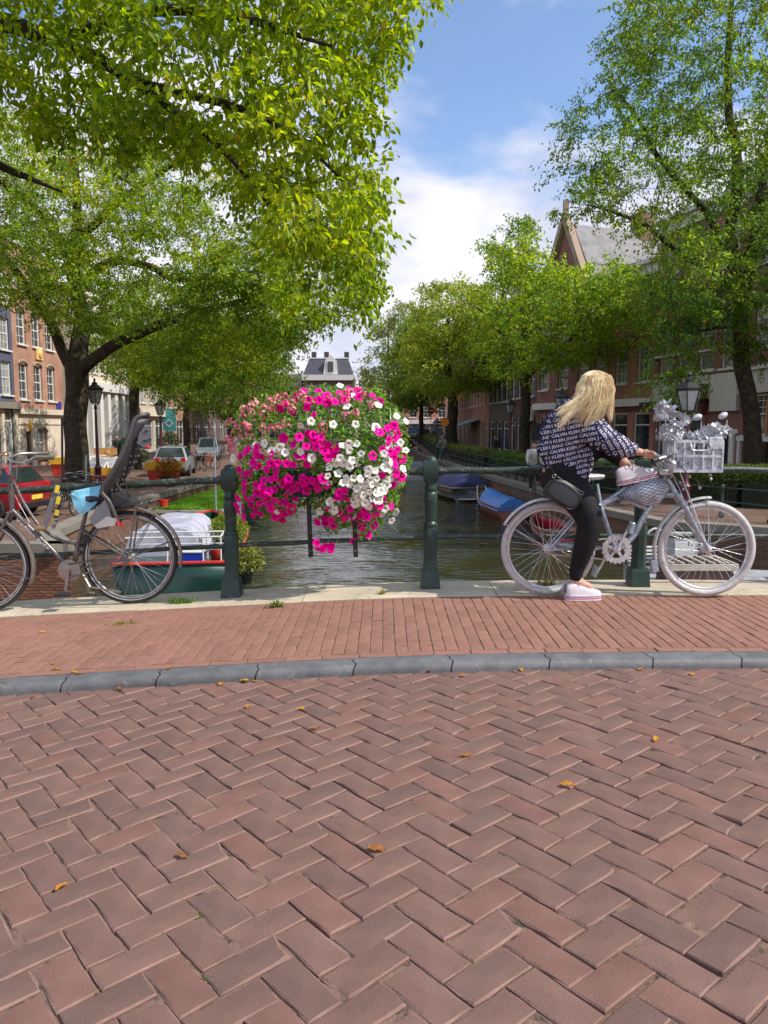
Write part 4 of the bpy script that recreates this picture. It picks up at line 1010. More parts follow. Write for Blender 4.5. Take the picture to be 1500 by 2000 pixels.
# rim tube round the shell
left = [spn[i]-u*.085+n*(np.interp(i/15*5, range(6), fw)) for i in range(16)]; right = [spn[i]-u*.085-n*(np.interp(i/15*5, range(6), fw)) for i in range(16)]
g = G(); topc = spn[-1]+Vector((0, 0, .03))
g.tube(spline([Q(243, 1020, .15), Q(236, 1000, .16), Q(225, 975, .16)]+left[3:15:3]+[left[15], topc-u*.02+n*.04, topc-u*.02-n*.04, right[15]]+right[14:2:-3]+[Q(225, 975, -.16), Q(236, 1000, -.16)], 60), .017, 8); part('rim_tube', g, mat('seat_rim', (.065, .058, .058), .4), cs, smooth=60)
g = G(); hc = Q(288, 838); g.box(Q(284, 845, .02), (.02, .13, .13), Matrix((u, n, Vector((0, 0, 1)))).transposed() @ Matrix.Rotation(R(22), 3, 'Y'), bev=.012)
# visible side wing of the headrest faces the camera
g.prism([Q(*p, .12) for p in ((276, 866), (280, 846), (290, 832), (302, 836), (303, 862), (298, 877))], -n*.012); part('headrest', g, m_csg, cs)
g = G()
for px, py in ((294, 842), (291, 860), (300, 858)): g.box(Q(px, py, .126), (.026, .004, .01), Matrix((u, n, Vector((0, 0, 1)))).transposed())
part('vent_slot', g, m_dark, cs)
g = G(); g.ball(Q(296, 873, .125), (.022, .012, .014), 10, 7); part('red_button', g, m_red, cs, smooth=60)
g = G(); g.prism([Q(*p, .11) for p in ((212, 965), (232, 962), (262, 975), (268, 985), (225, 990), (210, 985))], -n*.22); part('seat_pan', g, m_cs, cs)
for s in (1, -1):   # leg guards
    g = G(); g.prism([Q(*p, .17*s) for p in ((205, 985), (222, 968), (228, 990), (232, 1015), (222, 1030), (202, 1028), (188, 1008))], -n*.02*s); part('leg_guard', g, m_csg, cs)
    g = G(); g.prism([Q(*p, .19*s) for p in ((200, 1020), (222, 1004), (240, 1008), (238, 1020), (205, 1026))], -n*.015*s); part('foot_rest', g, mat('seat_footrest', (.42, .40, .38), .5), cs)
    g = G(); g.tube(spline([Q(238, 1008, .17*s), Q(243, 1018, .17*s), Q(250, 1022, .17*s), Q(250, 1014, .17*s)], 6), .008, 6); part('red_strap', g, m_red, cs)
g = G(); g.tube(spline([Q(236, 938, .13), Q(250, 960, .15), Q(262, 968, .12)], 6), .006, 5); g.tube(spline([Q(236, 938, -.1), Q(246, 965, -.05), Q(256, 970, .0)], 6), .006, 5); part('harness', g, m_dark, cs)
g = G(); g.bar(Q(222, 990, .02), Q(168, 1060, .0), .02); g.bar(Q(222, 990, -.04), Q(168, 1060, -.0), .02); g.box(Q(170, 1052), (.06, .07, .06)); part('support_bar', g, m_dark, cs)
# ------------------------------------------------------------------ people
from mathutils.bvhtree import BVHTree
def remesh(g, voxel, smooth=6, sub=0):
    """fuse overlapping closed shapes into one continuous skin"""
    me = g.mesh('tmp', [], fixn=True); o = bpy.data.objects.new('tmp', me); COL.objects.link(o)
    m = o.modifiers.new('r', 'REMESH'); m.mode = 'VOXEL'; m.voxel_size = voxel; m.use_smooth_shade = True
    s = o.modifiers.new('s', 'SMOOTH'); s.factor = .5; s.iterations = smooth
    dg = bpy.context.evaluated_depsgraph_get(); dg.update(); out = bpy.data.meshes.new_from_object(o.evaluated_get(dg))
    bpy.data.objects.remove(o); bpy.data.meshes.remove(me)
    out.polygons.foreach_set('use_smooth', [True]*len(out.polygons)); return out
def rpart(name, me, m, parent, label=None):
    me.name = name; me.materials.clear(); me.materials.append(m); me.transform(Matrix.Translation(-rootof(parent))); me.update()
    o = link(name, me, parent)
    if label: o['label'] = label
    return o
m_skin = mat('skin', (.62, .33, .22), .5, var=.08, scale=6, bump=.05, bscale=80, spec=.4)
m_sweat = mat('sweater_navy', (.030, .028, .075), .85, var=.3, scale=12, bump=.5, bscale=60, spec=.2)
m_print = mat('sweater_print', (.72, .68, .76), .85, var=.12, scale=20, spec=.2)
m_jean = mat('black_trousers', (.009, .009, .011), .75, var=.3, scale=8, bump=.35, bscale=25, spec=.3)
m_shoe = mat('white_canvas', (.70, .64, .66), .7, var=.06, scale=20, bump=.2, bscale=200)
m_hair = [mat('blonde_hair', (.80, .60, .32), .45, var=.2, scale=30, spec=.5), mat('pale_blonde_hair', (.95, .84, .58), .42, var=.15, scale=30, spec=.5), mat('dark_blonde_hair', (.58, .39, .18), .5, var=.2, scale=30)]
HT = lambda pts, k=None: None
def T_(g, pts, rad, seg=14, n=0):
    P = [at(*p) for p in pts]
    if n:
        rr_ = [np.interp(i/n*(len(P)-1), range(len(P)), [r[0] if isinstance(r, tuple) else r for r in rad]) for i in range(n+1)]
        r2 = [np.interp(i/n*(len(P)-1), range(len(P)), [r[1] if isinstance(r, tuple) else r for r in rad]) for i in range(n+1)]
        P = spline(P, n); rad = [(a, b) for a, b in zip(rr_, r2)]
    g.tube(P, list(rad), seg)
    for e, r_ in ((P[0], rad[0]), (P[-1], rad[-1])):
        q = min(r_) if isinstance(r_, tuple) else r_; g.ball(e, q*.96, 10, 8)
pw = empty('person', at(1118, 1160, 5.62), 'blonde woman in navy printed sweater and black trousers, one white sneaker on the silver bicycle', 'woman')
# body: one continuous skin (mostly clothed)
g = G()
T_(g, [(1098, 925, 5.72), (1102, 885, 5.72), (1116, 835, 5.70), (1132, 808, 5.68)], [(.13, .15), (.11, .14), (.12, .15), (.10, .12)], n=8)
T_(g, [(1140, 805, 5.68), (1156, 788, 5.67)], [.055, .05])
g.ball(at(1164, 766, 5.665), (.078, .09, .105), 16, 12, Matrix.Rotation(R(18), 3, 'Y'))
g.ball(at(1176, 782, 5.70), (.05, .055, .05), 12, 8)                      # jaw
g.ball(at(1189, 776, 5.745), (.014, .016, .022), 8, 6)                     # nose
g.ball(at(1186, 789, 5.735), (.018, .022, .01), 8, 6); g.ball(at(1168, 775, 5.585), (.018, .012, .03), 8, 6)
T_(g, [(1116, 945, 5.66), (1150, 1020, 5.57), (1128, 1110, 5.60), (1122, 1135, 5.60)], [.10, .075, .035, .036], n=10)
T_(g, [(1086, 938, 5.80), (1168, 872, 5.98), (1204, 890, 5.82), (1222, 908, 5.74)], [.10, .07, .045, .038], n=10)
T_(g, [(1122, 1135, 5.60), (1150, 1146, 5.60)], [.036, .03]); T_(g, [(1222, 908, 5.74), (1250, 922, 5.71)], [.038, .03])
T_(g, [(1152, 822, 5.60), (1202, 866, 5.47), (1236, 879, 5.47), (1254, 884, 5.475)], [.055, .042, .034, .024], n=10)
T_(g, [(1150, 820, 5.80), (1210, 872, 5.98), (1252, 893, 6.04)], [.055, .042, .025], n=8)
# palm and fingers round the grip
def hand(g, w, side, Y):
    wx, wy = w; T_(g, [(wx, wy, Y), (wx+9, wy+1, Y-.012)], [(.024, .018), (.034, .018)], 10)
    for k in range(4):
        yo = (k-1.5)*.017; bx = wx+17-abs(k-1.2)*1.2; y0 = Y-.02*side
        P = [at(bx-6, wy+0+k*1.5, y0), at(bx+2, wy-2+k*2.4, y0-.018*side), at(bx+7+(-k*.8), wy+3+k*2.4, y0-.014*side), at(bx+3, wy+8+k*1.8, y0+.006*side)]
        P = [p+Vector((0, yo*.4, 0)) for p in P]; g.tube(P, [.0105, .0105, .009, .007], 8); g.ball(P[-1], .007, 6, 5); g.ball(P[1], .0108, 6, 5)
    P = [at(wx+3, wy+4, Y-.02), at(wx+10, wy+10, Y-.018), at(wx+18, wy+11, Y-.0)]; g.tube(P, [.013, .011, .009], 8); g.ball(P[-1], .009, 6, 5)
hand(g, (1256, 884), 1, 5.478); hand(g, (1254, 893), -1, 6.04)
rpart('body', remesh(g, .0085, 3), m_skin, pw)
g = G()
for px, py, Y in ((1185, 771, 5.735), (1190, 771, 5.70)): g.ball(at(px, py, Y), (.008, .008, .007), 8, 6)
part('eye', g, mat('eye_dark', (.05, .04, .03), .2), pw)
# trousers
g = G()
T_(g, [(1098, 948, 5.72), (1098, 905, 5.72)], [(.17, .15), (.165, .14)], 16)
T_(g, [(1112, 950, 5.67), (1140, 990, 5.60), (1151, 1023, 5.57), (1143, 1062, 5.575), (1128, 1108, 5.60), (1124, 1126, 5.60)], [.142, .114, .092, .082, .055, .050], 16, n=16)
T_(g, [(1088, 935, 5.80), (1130, 895, 5.92), (1168, 870, 5.95), (1195, 884, 5.84), (1211, 897, 5.79)], [.14, .12, .095, .068, .062], 16, n=12)
rpart('trousers', remesh(g, .011, 5), m_jean, pw)
# sweater: wide, with folds
g = G()
T_(g, [(1094, 896, 5.72), (1098, 872, 5.72), (1108, 842, 5.70), (1124, 812, 5.68), (1140, 798, 5.68)], [(.15, .172), (.155, .186), (.155, .19), (.135, .16), (.10, .10)], 20, n=12)
T_(g, [(1110, 905, 5.66), (1138, 925, 5.63), (1150, 938, 5.62)], [(.07, .10), (.05, .06), (.02, .03)], 12, n=6)
T_(g, [(1140, 880, 5.65), (1150, 925, 5.64)], [(.09, .06), (.03, .03)], 12)
T_(g, [(1138, 822, 5.63), (1168, 848, 5.54), (1200, 868, 5.47), (1222, 876, 5.465), (1235, 879, 5.47)], [.112, .104, .084, .066, .054], 16, n=12)
T_(g, [(1130, 822, 5.80), (1180, 860, 5.92), (1225, 884, 6.0)], [.11, .10, .06], 14, n=8)
T_(g, [(1148, 796, 5.675), (1153, 789, 5.67)], [.07, .066])
me = remesh(g, .012, 5)
V = np.empty(len(me.vertices)*3); me.vertices.foreach_get('co', V); V = V.reshape(-1, 3); Nn = np.empty(len(V)*3); me.vertices.foreach_get('normal', Nn); Nn = Nn.reshape(-1, 3)
dsp = []
for v in V:
    p = Vector(v); f = noise.noise(Vector((p.x*9+p.z*6, p.y*5, p.z*11-p.x*5)))*.014+noise.noise(p*22)*.005+math.sin((p.x*.8-p.z*1.0)*46+noise.noise(p*6)*4)*.0045; dsp.append(f)
V = V+Nn*np.array(dsp)[:, None]; me.vertices.foreach_set('co', V.ravel()); me.update()
bvh = BVHTree.FromPolygons([Vector(v) for v in V], [tuple(p.vertices) for p in me.polygons])
rpart('sweater', me, m_sweat, pw)
def project_rows(org, ang, w_, h_, rows, size, words, inside, dirY=1, y0=4.5):
    """print rows of words on the cloth: each letter point is laid on the fabric along the depth axis"""
    ca, sa = math.cos(ang), math.sin(ang); out = G(); hits = {}
    V_, F_ = text_mesh(words, 1.0, True)
    for r_ in range(rows):
        off = -(r_*.37 % 1)*.3
        keep = {}; ok = []
        for i, (vx, vy) in enumerate(V_):
            lx, lz = off+vx*size, -r_*h_+vy*size*1.05
            if lx < 0 or lx > w_: ok.append(None); continue
            X, Z = org[0]+lx*ca-lz*sa, org[1]+lx*sa+lz*ca
            hit = bvh.ray_cast(Vector((X, y0, Z)), Vector((0, dirY, 0)))
            if hit[0] is None or not inside(X, Z): ok.append(None); continue
            nn = hit[1] if hit[1].y*dirY < 0 else -hit[1]
            ok.append(hit[0]+nn*.0035)
        for f in F_:
            q = [ok[i] for i in f]
            if any(p is None for p in q): continue
            if max((a-b).length for a in q for b in q) > size*1.6: continue
            out.add(q, [tuple(range(len(q)))])
    return out
WORDS = 'CALVIN KLEIN JEANS '*3
c0 = at(1045, 800, 5.6); l1, l2 = at(1148, 800, 5.55), at(1175, 905, 5.55)
def left_of(X, Z): t = (Z-l1.z)/(l2.z-l1.z); return X < l1.x+(l2.x-l1.x)*t
g = project_rows((c0.x-.05, c0.z+.02), R(13), .62, .037, 18, .0305, WORDS, left_of)
g2 = project_rows((at(1150, 795, 5.5).x+.30, at(1150, 795, 5.5).z+.40), R(-58), 1.0, .036, 29, .030, WORDS, lambda X, Z: not left_of(X, Z)); g.add(g2.v, g2.f)
g2 = project_rows((c0.x-.05, c0.z+.02), R(13), .8, .037, 16, .0305, WORDS, lambda X, Z: True, -1, 7.5); g.add(g2.v, g2.f)
part('sweater_print', g, m_print, pw)
# hair: a soft mass with many loose strands over it
hc0 = at(1155, 765, 5.66)
g = G()
g.ball(at(1160, 759, 5.655), (.100, .108, .122), 16, 12, Matrix.Rotation(R(10), 3, 'Y'))
T_(g, [(1150, 752, 5.62), (1143, 780, 5.58), (1138, 808, 5.56), (1134, 826, 5.55)], [(.09, .10), (.10, .085), (.06, .035), (.02, .015)], 14, n=8)
T_(g, [(1140, 775, 5.60), (1122, 793, 5.59), (1110, 806, 5.59)], [(.06, .045), (.035, .025), (.015, .015)], 12, n=6)
T_(g, [(1168, 760, 5.60), (1173, 785, 5.57), (1178, 806, 5.56)], [(.075, .07), (.055, .05), (.025, .02)], 12, n=6)
rpart('hair', (lambda m_: (m_.transform(Matrix.Translation(hc0) @ Matrix.Scale(.93, 4) @ Matrix.Translation(-hc0)), m_)[1])(remesh(g, .012, 5)), m_hair[0], pw)
rh = random.Random(11); locks = [(rh.gauss(*a), rh.uniform(*b), c) for a, b, c, k in (((1100, 8), (802, 834), 0, 5), ((1124, 5), (800, 826), 1, 3), ((1143, 5), (818, 842), 1, 5), ((1160, 4), (808, 836), 1, 4), ((1176, 5), (796, 822), 2, 4), ((1190, 3), (776, 806), 2, 3)) for _ in range(k)]; gs = [G(), G(), G()]
hc = at(1162, 757, 5.655)
for k in range(3000):
    # root on the scalp near the parting, hanging to an end point
    th = rh.uniform(-1, 1); ph_ = rh.uniform(-.2, 1)
    root = hc+Vector((rh.gauss(.0, .04), rh.gauss(0, .03), .12)); t = rh.random()
    if t < .2: ex, ey = rh.gauss(1102, 8), rh.uniform(795, 834)
    elif t < .72: ex, ey = rh.uniform(1116, 1168), rh.choice((rh.uniform(785, 815), rh.uniform(810, 845)))
    else: ex, ey = rh.uniform(1166, 1194), rh.uniform(780, 822)
    lk = locks[rh.randrange(len(locks))]; ex, ey = (lk[0]+rh.gauss(0, 2.6), lk[1]+rh.gauss(0, 4)) if rh.random() < .85 else (ex, ey-8)
    front = rh.random() < .8; eY = 5.50+rh.uniform(-.02, .04) if front else 5.74+rh.uniform(-.03, .04)
    end = at(ex, ey, eY); side = (ex-1152)/50.0
    s1 = hc+Vector((max(-.098, min(.10, .115*side*1.0+rh.gauss(0, .012))), (-.135 if front else .10)*math.sqrt(max(.05, 1-min(.95, abs(side))**2)), .02+rh.uniform(-.02, .05)))
    d = s1-hc; d = Vector((d.x/.108, d.y/.116, d.z/.128)); l = max(1.0, d.length) ; 
    if d.length < 1.02: s1 = hc+Vector((d.x*.108, d.y*.116, d.z*.128))*(1.03/max(.3, d.length))
    s2 = Vector((s1.x*.82+end.x*.18+rh.gauss(0, .006), lerp(s1.y, end.y, .5)-(.02 if front else -.01), lerp(s1.z, end.z, .52)))
    q0 = hc+(root-hc).normalized()*.122; q1 = hc+((root-hc).normalized()+(s1-hc).normalized()).normalized()*.123
    P = spline([q0, q1, s1, s2, end], 9); w = rh.uniform(.0012, .0028)
    gs[0 if rh.random() < .45 else (1 if rh.random() < .75 else 2)].tube(P, [w]*7+[w*.7, w*.5, w*.15], 3, caps=False)
for k in range(3):
    o = part('hair_strands', gs[k], m_hair[k], pw); o['kind'] = 'stuff'
# sneakers with platform soles
m_navy = mat('stripe_navy', (.05, .06, .13), .5); m_pk = mat('stripe_pink', (.62, .03, .22), .5); m_sole = mat('white_rubber', (.80, .76, .76), .5, var=.05)
def sneaker(heel, toe, up, dY, flip=1):
    H, T = Vector(heel), Vector(toe); ux = (T-H).normalized(); L_ = (T-H).length; wy = Vector((0, 1, 0)); uz = Vector(up); uz = (uz-ux*uz.dot(ux)).normalized(); wy = uz.cross(ux)
    r = empty_part('shoe', H)
    def outl(k, N=18):
        t = k/N*2*PI; x = .5-.5*math.cos(t); w = .040*(.75+.35*math.sin(x*PI)**.6)*(1 if x < .97 else .8); w = w*math.sqrt(max(0, 1-(2*x-1)**8)); return x*L_, math.copysign(w, math.sin(t)) if abs(math.sin(t)) > 1e-6 else 0
    lay = [(0, .012, m_sole, 1.0), (.012, .019, m_pk, 1.03), (.019, .026, m_sole, 1.0), (.026, .031, m_navy, 1.02), (.031, .040, m_sole, .99)]
    for a, b, m, s in lay:
        g = G(); P = [H+ux*(outl(k)[0]*s-(s-1)*L_*.5)+wy*outl(k)[1]*s+uz*a for k in range(18)]; g.prism(P, uz*(b-a)); o = part('sole' if m is m_sole else 'sole_stripe', g, m, r)
    g = G(); sec = [(0.02, .026, .075), (.10, .036, .09), (.28, .038, .100), (.42, .038, .090), (.58, .038, .066), (.75, .038, .045), (.90, .032, .036), (.985, .018, .02)]
    for (x, w, h) in sec:
        for k in range(9): a = PI*k/8; g.v.append(tuple(H+ux*(x*L_)+wy*(w*math.cos(a)*(1-.25*math.sin(a)**3))+uz*(.038+h*math.sin(a)**.8 if math.sin(a) > 1e-3 else .038)))
    for i in range(len(sec)-1):
        for k in range(8): g.f.append((i*9+k, i*9+k+1, (i+1)*9+k+1, (i+1)*9+k)); g.mi.append(0)
    g.f += [tuple(range(9)), tuple((len(sec)-1)*9+k for k in range(9))]; g.mi += [0, 0]
    o = part('upper', g, m_shoe, r, smooth=70); md = o.modifiers.new('s', 'SUBSURF'); md.levels = md.render_levels = 1
    g = G()
    for i in range(5):
        x = .36+i*.07; h = np.interp(x, [s[0] for s in sec], [s[2] for s in sec])
        g.tube([H+ux*(x*L_)+wy*.024+uz*(.038+h*.86), H+ux*((x+.02)*L_)+uz*(.043+h*1.0), H+ux*(x*L_)-wy*.024+uz*(.038+h*.86)], .0028, 5)
    c = H+ux*(.36*L_)+uz*.145
    for s in (-1, 1): g.tube(spline([c, c+wy*.02*s+uz*.02+ux*.01, c+wy*.04*s+uz*.008+ux*.03, c+wy*.03*s-uz*.012+ux*.02, c], 10), .0022, 4)
    part('lace', g, m_sole, r)
    g = G(); g.box(H+ux*.003+uz*.085, (.006, .02, .06), Matrix((ux, wy, uz)).transposed()); part('heel_tab', g, m_navy, r)
def empty_part(name, loc):
    e = bpy.data.objects.new(name, None); COL.objects.link(e); e.parent = pw; e.location = Vector(loc)-pw.location; return e
fz = footh(1.45, 0)+.002
a_ = at(1103, 1164, 5.58); a_.z = fz; b_ = at(1175, 1164, 5.60); b_.z = fz
sneaker(a_, b_, (0, 0, 1), 0)
sneaker(at(1205, 949, 5.70), at(1287, 931, 5.70), (.1, 0, 1), 0)
g = G(); w_ = at(1256, 884, 5.478); g.tube([w_+Vector((.0, .028*math.cos(t), .026*math.sin(t))) for t in [2*PI*k/14 for k in range(14)]], .002, 4, closed=True); part('bracelet', g, m_dark, pw)
# shoulder bag
m_lea = mat('black_leather', (.012, .012, .013), .4, var=.2, scale=10, bump=.12, bscale=50, spec=.5)
bgc = at(1099, 964, 5.50)
bag = empty('shoulder_bag', bgc, 'small black leather shoulder bag hanging on its strap behind the blonde woman', 'bag')
rm = Matrix.Rotation(R(31), 3, 'Y') @ Matrix.Rotation(R(-6), 3, 'X')
g = G(); sec = 14; N = 20; 
for j, (dy, s) in enumerate(((-.046, .86), (-.040, .95), (-.02, 1.0), (.02, 1.0), (.04, .95), (.046, .86))):
    for k in range(N):
        t = 2*PI*k/N; c_, s_ = math.cos(t), math.sin(t); p = 3.6; rr0 = (abs(c_)**p+abs(s_)**p)**(-1/p); x, z = .132*c_*rr0*s, .084*s_*rr0*s; z -= .012*(x/.13)**2
        g.v.append(tuple(bgc+rm @ Vector((x, dy*(1+.25*(-z/.09)), z))))
for j in range(5):
    for k in range(N): g.f.append((j*N+k, j*N+(k+1) % N, (j+1)*N+(k+1) % N, (j+1)*N+k)); g.mi.append(0)
g.f += [tuple(range(N)), tuple(5*N+k for k in range(N))]; g.mi += [0, 0]
o = part('pouch', g, m_lea, bag, smooth=50); md = o.modifiers.new('s', 'SUBSURF'); md.levels = md.render_levels = 1
g = G()
for dy in (-.046, .046):
    pts = []
    for k in range(N): t = 2*PI*k/N; c_, s_ = math.cos(t), math.sin(t); rr0 = (abs(c_)**3.6+abs(s_)**3.6)**(-1/3.6); x, z = .124*c_*rr0, .078*s_*rr0; z -= .012*(x/.13)**2; pts.append(bgc+rm @ Vector((x, dy, z)))
    g.tube(pts, .0035, 5, closed=True)
part('piping', g, m_lea, bag, smooth=60)
g = G(); g.tube([bgc+rm @ Vector((-.10, -.01, .083)), bgc+rm @ Vector((.10, -.01, .083))], .003, 5); part('zip', g, m_alu, bag)
g = G()
for x in (-.118, .118): g.tube([bgc+rm @ Vector((x+.012*math.cos(t), 0, .075+.014*math.sin(t))) for t in [2*PI*k/10 for k in range(10)]], .0025, 5, closed=True)
part('strap_ring', g, m_alu, bag)
g = G()
g.tube(spline([bgc+rm @ Vector((-.118, 0, .085)), at(1071, 900, 5.47), at(1072, 860, 5.475), at(1080, 820, 5.49), at(1100, 792, 5.53), at(1128, 786, 5.62)], 20), [(.005, .002)]*21, 6)
g.tube(spline([bgc+rm @ Vector((.118, 0, .085)), at(1142, 935, 5.49), at(1150, 905, 5.52)], 8), [(.005, .002)]*9, 6)
part('strap', g, m_lea, bag)

# people further away
def figure(label, cat, loc, head_deg, h, top, legs, hair, pose='stand', group=None, voxel=.028):
    """simple whole figure; local x = facing direction"""
    s = h/1.75; rot = Matrix.Rotation(R(head_deg), 3, 'Z'); L0 = Vector(loc)
    r = empty('person', loc, label, cat, group)
    X = lambda x, y, z: L0+rot @ Vector((x*s, y*s, z*s))
    def tb(g, P, rad): g.tube([X(*p) for p in P], [q*s for q in rad], 10); [g.ball(X(*P[i]), rad[i]*s*.97, 8, 6) for i in (0, -1)]
    if pose == 'walk': lg = (((0, .09, .88), (.14, .09, .48), (.10, .09, .07)), ((0, -.09, .88), (-.02, -.09, .47), (-.24, -.09, .13)))
    elif pose == 'cycle': lg = (((-.1, .1, .98), (.26, .1, .86), (.16, .1, .42)), ((-.1, -.1, .98), (.20, -.1, .66), (.12, -.1, .18)))
    else: lg = (((0, .1, .88), (.02, .1, .47), (0, .1, .07)), ((0, -.1, .88), (.02, -.1, .47), (0, -.1, .07)))
    lean = .25 if pose == 'cycle' else .03; zb = .12 if pose == 'cycle' else 0; x0 = -.1 if pose == 'cycle' else 0
    sh = [(x0+lean*.85, sy*.19, 1.40+zb) for sy in (1, -1)]
    if pose == 'cycle': ar = [(sh[i], (x0+.40, sy*.24, 1.18+zb), (x0+.62, sy*.24, 1.10)) for i, sy in enumerate((1, -1))]
    elif pose == 'walk': ar = [(sh[0], (-.12, .24, 1.14), (-.06, .24, .90)), (sh[1], (.10, -.24, 1.14), (.26, -.22, 1.02))]
    else: ar = [(sh[i], (.05, sy*.25, 1.14), (.22, sy*.10, 1.12)) for i, sy in enumerate((1, -1))]
    g = G()
    hx = x0+lean+.02; g.ball(X(hx+.02, 0, 1.64+zb*.7), .105*s, 12, 9); tb(g, [(hx-.02, 0, 1.5+zb*.7), (hx-.04, 0, 1.40+zb)], [.05, .06]); g.ball(X(hx+.12, 0, 1.62+zb*.7), .02*s, 6, 5)
    for a in ar: tb(g, [a[1], a[2]], [.04, .03]); g.ball(X(*a[2]), .045*s, 8, 6); tb(g, [a[0], a[1]], [.05, .04])
    for q in lg: tb(g, q, [.08, .055, .04]); f = q[2]; tb(g, [f, (f[0]+.14, f[1], f[2]-.03)], [.04, .035])
    tb(g, [(x0, 0, .9+zb), (x0+lean*.5, 0, 1.15+zb), (x0+lean*.85, 0, 1.38+zb)], [.12, .12, .11])
    rpart('body', remesh(g, voxel, 2), m_skin, r)
    g = G(); tb(g, [(x0, 0, .92+zb), (x0+lean*.5, 0, 1.15+zb), (x0+lean*.85, 0, 1.36+zb)], [.155, .16, .165]); tb(g, [(sh[0][0], .15, 1.39+zb), (sh[0][0], -.15, 1.39+zb)], [.085, .085])
    for a in ar: tb(g, [a[0], a[1], (lerp(a[1][0], a[2][0], .7), lerp(a[1][1], a[2][1], .7), lerp(a[1][2], a[2][2], .7))], [.075, .06, .05])
    rpart('jacket', remesh(g, voxel, 2), top, r)
    g = G(); tb(g, [(x0, .0, .95+zb*.9), (x0, .0, .86+zb*.9)], [.15, .14])
    for q in lg: tb(g, q, [.105, .075, .06])
    rpart('trousers', remesh(g, voxel, 2), legs, r)
    g = G(); g.ball(X(hx-.01, 0, 1.67+zb*.7), (.118*s, .115*s, .11*s), 10, 8); part('hair', g, hair, r, smooth=60)
    return r
m_c = {k: mat('cloth_'+k, v, .85, var=.2, scale=10) for k, v in dict(black=(.02, .02, .022), white=(.6, .58, .55), navy=(.03, .04, .1), grey=(.2, .2, .2), blue=(.12, .22, .45), tan=(.35, .25, .16)).items()}
m_hd = mat('brown_hair', (.06, .03, .015), .5)
# ------------------------------------------------------------------ houses
def wallmat(name, c, k=.85): return mat(name, S(*c, k), .85, var=.1, scale=.8, bump=.15, bscale=12)
m_bk1 = brickmat('salmon_brick', S(206, 148, 116, .8), S(190, 128, 100, .8), S(190, 165, 145, .7))
m_bk2 = brickmat('dark_red_brick', S(164, 108, 94, .95), S(142, 92, 82, .95), S(140, 118, 106, .6))
m_bk3 = brickmat('brown_brick', S(128, 98, 86, .9), S(110, 84, 76, .9), S(100, 85, 78, .6))
m_bk4 = brickmat('warm_brick', S(204, 142, 116, .9), S(186, 122, 102, .9), S(160, 130, 110, .6))
m_gb_ = wallmat('slate_blue_paint', (92, 96, 114)); m_cream = wallmat('cream_render', (232, 216, 192), .82); m_wht = mat('white_paint', (.72, .70, .66), .5, var=.05)
m_beige = wallmat('beige_render', (196, 182, 160)); m_pan = wallmat('grey_panel', (224, 216, 204), .85); m_blk = mat('black_paint', (.02, .02, .022), .4); m_dkred = mat('oxblood_paint', (.10, .012, .018), .4)
m_slate = mat('roof_slate', (.07, .07, .085), .6, var=.3, scale=3, bump=.5, bscale=8); m_slateg = mat('grey_slate', (.22, .21, .21), .7, var=.25, scale=2, bump=.4, bscale=8)
m_glass = mat('window_glass', (.035, .045, .05), .06, var=.6, scale=.7, orand=.5, spec=.9); m_curt = mat('curtained_glass', (.30, .29, .27), .15, var=.5, scale=1.5, orand=.4, spec=.8)
m_stone = wallmat('sandstone', (178, 158, 134), .8)
m_doorg = mat('dark_green_door', (.015, .035, .03), .35)
WM = {}
def window_meshes(w, h, style, glass):
    k = (round(w, 2), round(h, 2), style, glass.name)
    if k in WM: return WM[k]
    g = G(); f = .075; d = .07
    g.box((-w/2+f/2, 0, h/2), (f, d, h)); g.box((w/2-f/2, 0, h/2), (f, d, h)); g.box((0, 0, f/2), (w-2*f, d, f)); g.box((0, 0, h-f/2), (w-2*f, d, f))
    if style in ('sash', 'sash6', 'casement'):
        g.box((0, .01, h*.52), (w-2*f, d*.8, .06))
        nv = {'sash': 1, 'sash6': 2, 'casement': 3}[style]
        for i in range(nv):
            x = -w/2+f+(w-2*f)*(i+1)/(nv+1); lo = h*.52 if style == 'casement' else f
            g.box((x, .012, (lo+h-f)/2), (.028, .03, h-f-lo))
        for z in ((h*.26, h*.76) if style != 'casement' else (h*.68, h*.84)): g.box((0, .012, z), (w-2*f, .028, .028))
    if style == 'shop':
        g.box((0, 0, h*.78), (w-2*f, d*.8, .07)); g.box((0, 0, .25), (w-2*f, d*.9, .45))
        if w > 1.8: g.box((0, 0, h*.5), (.06, d*.8, h-2*f))
    gp = G(); gp.box((0, .03, h/2), (w-2*f, .012, h-2*f))
    WM[k] = (g.mesh('window', m_wht), gp.mesh('pane', glass)); return WM[k]
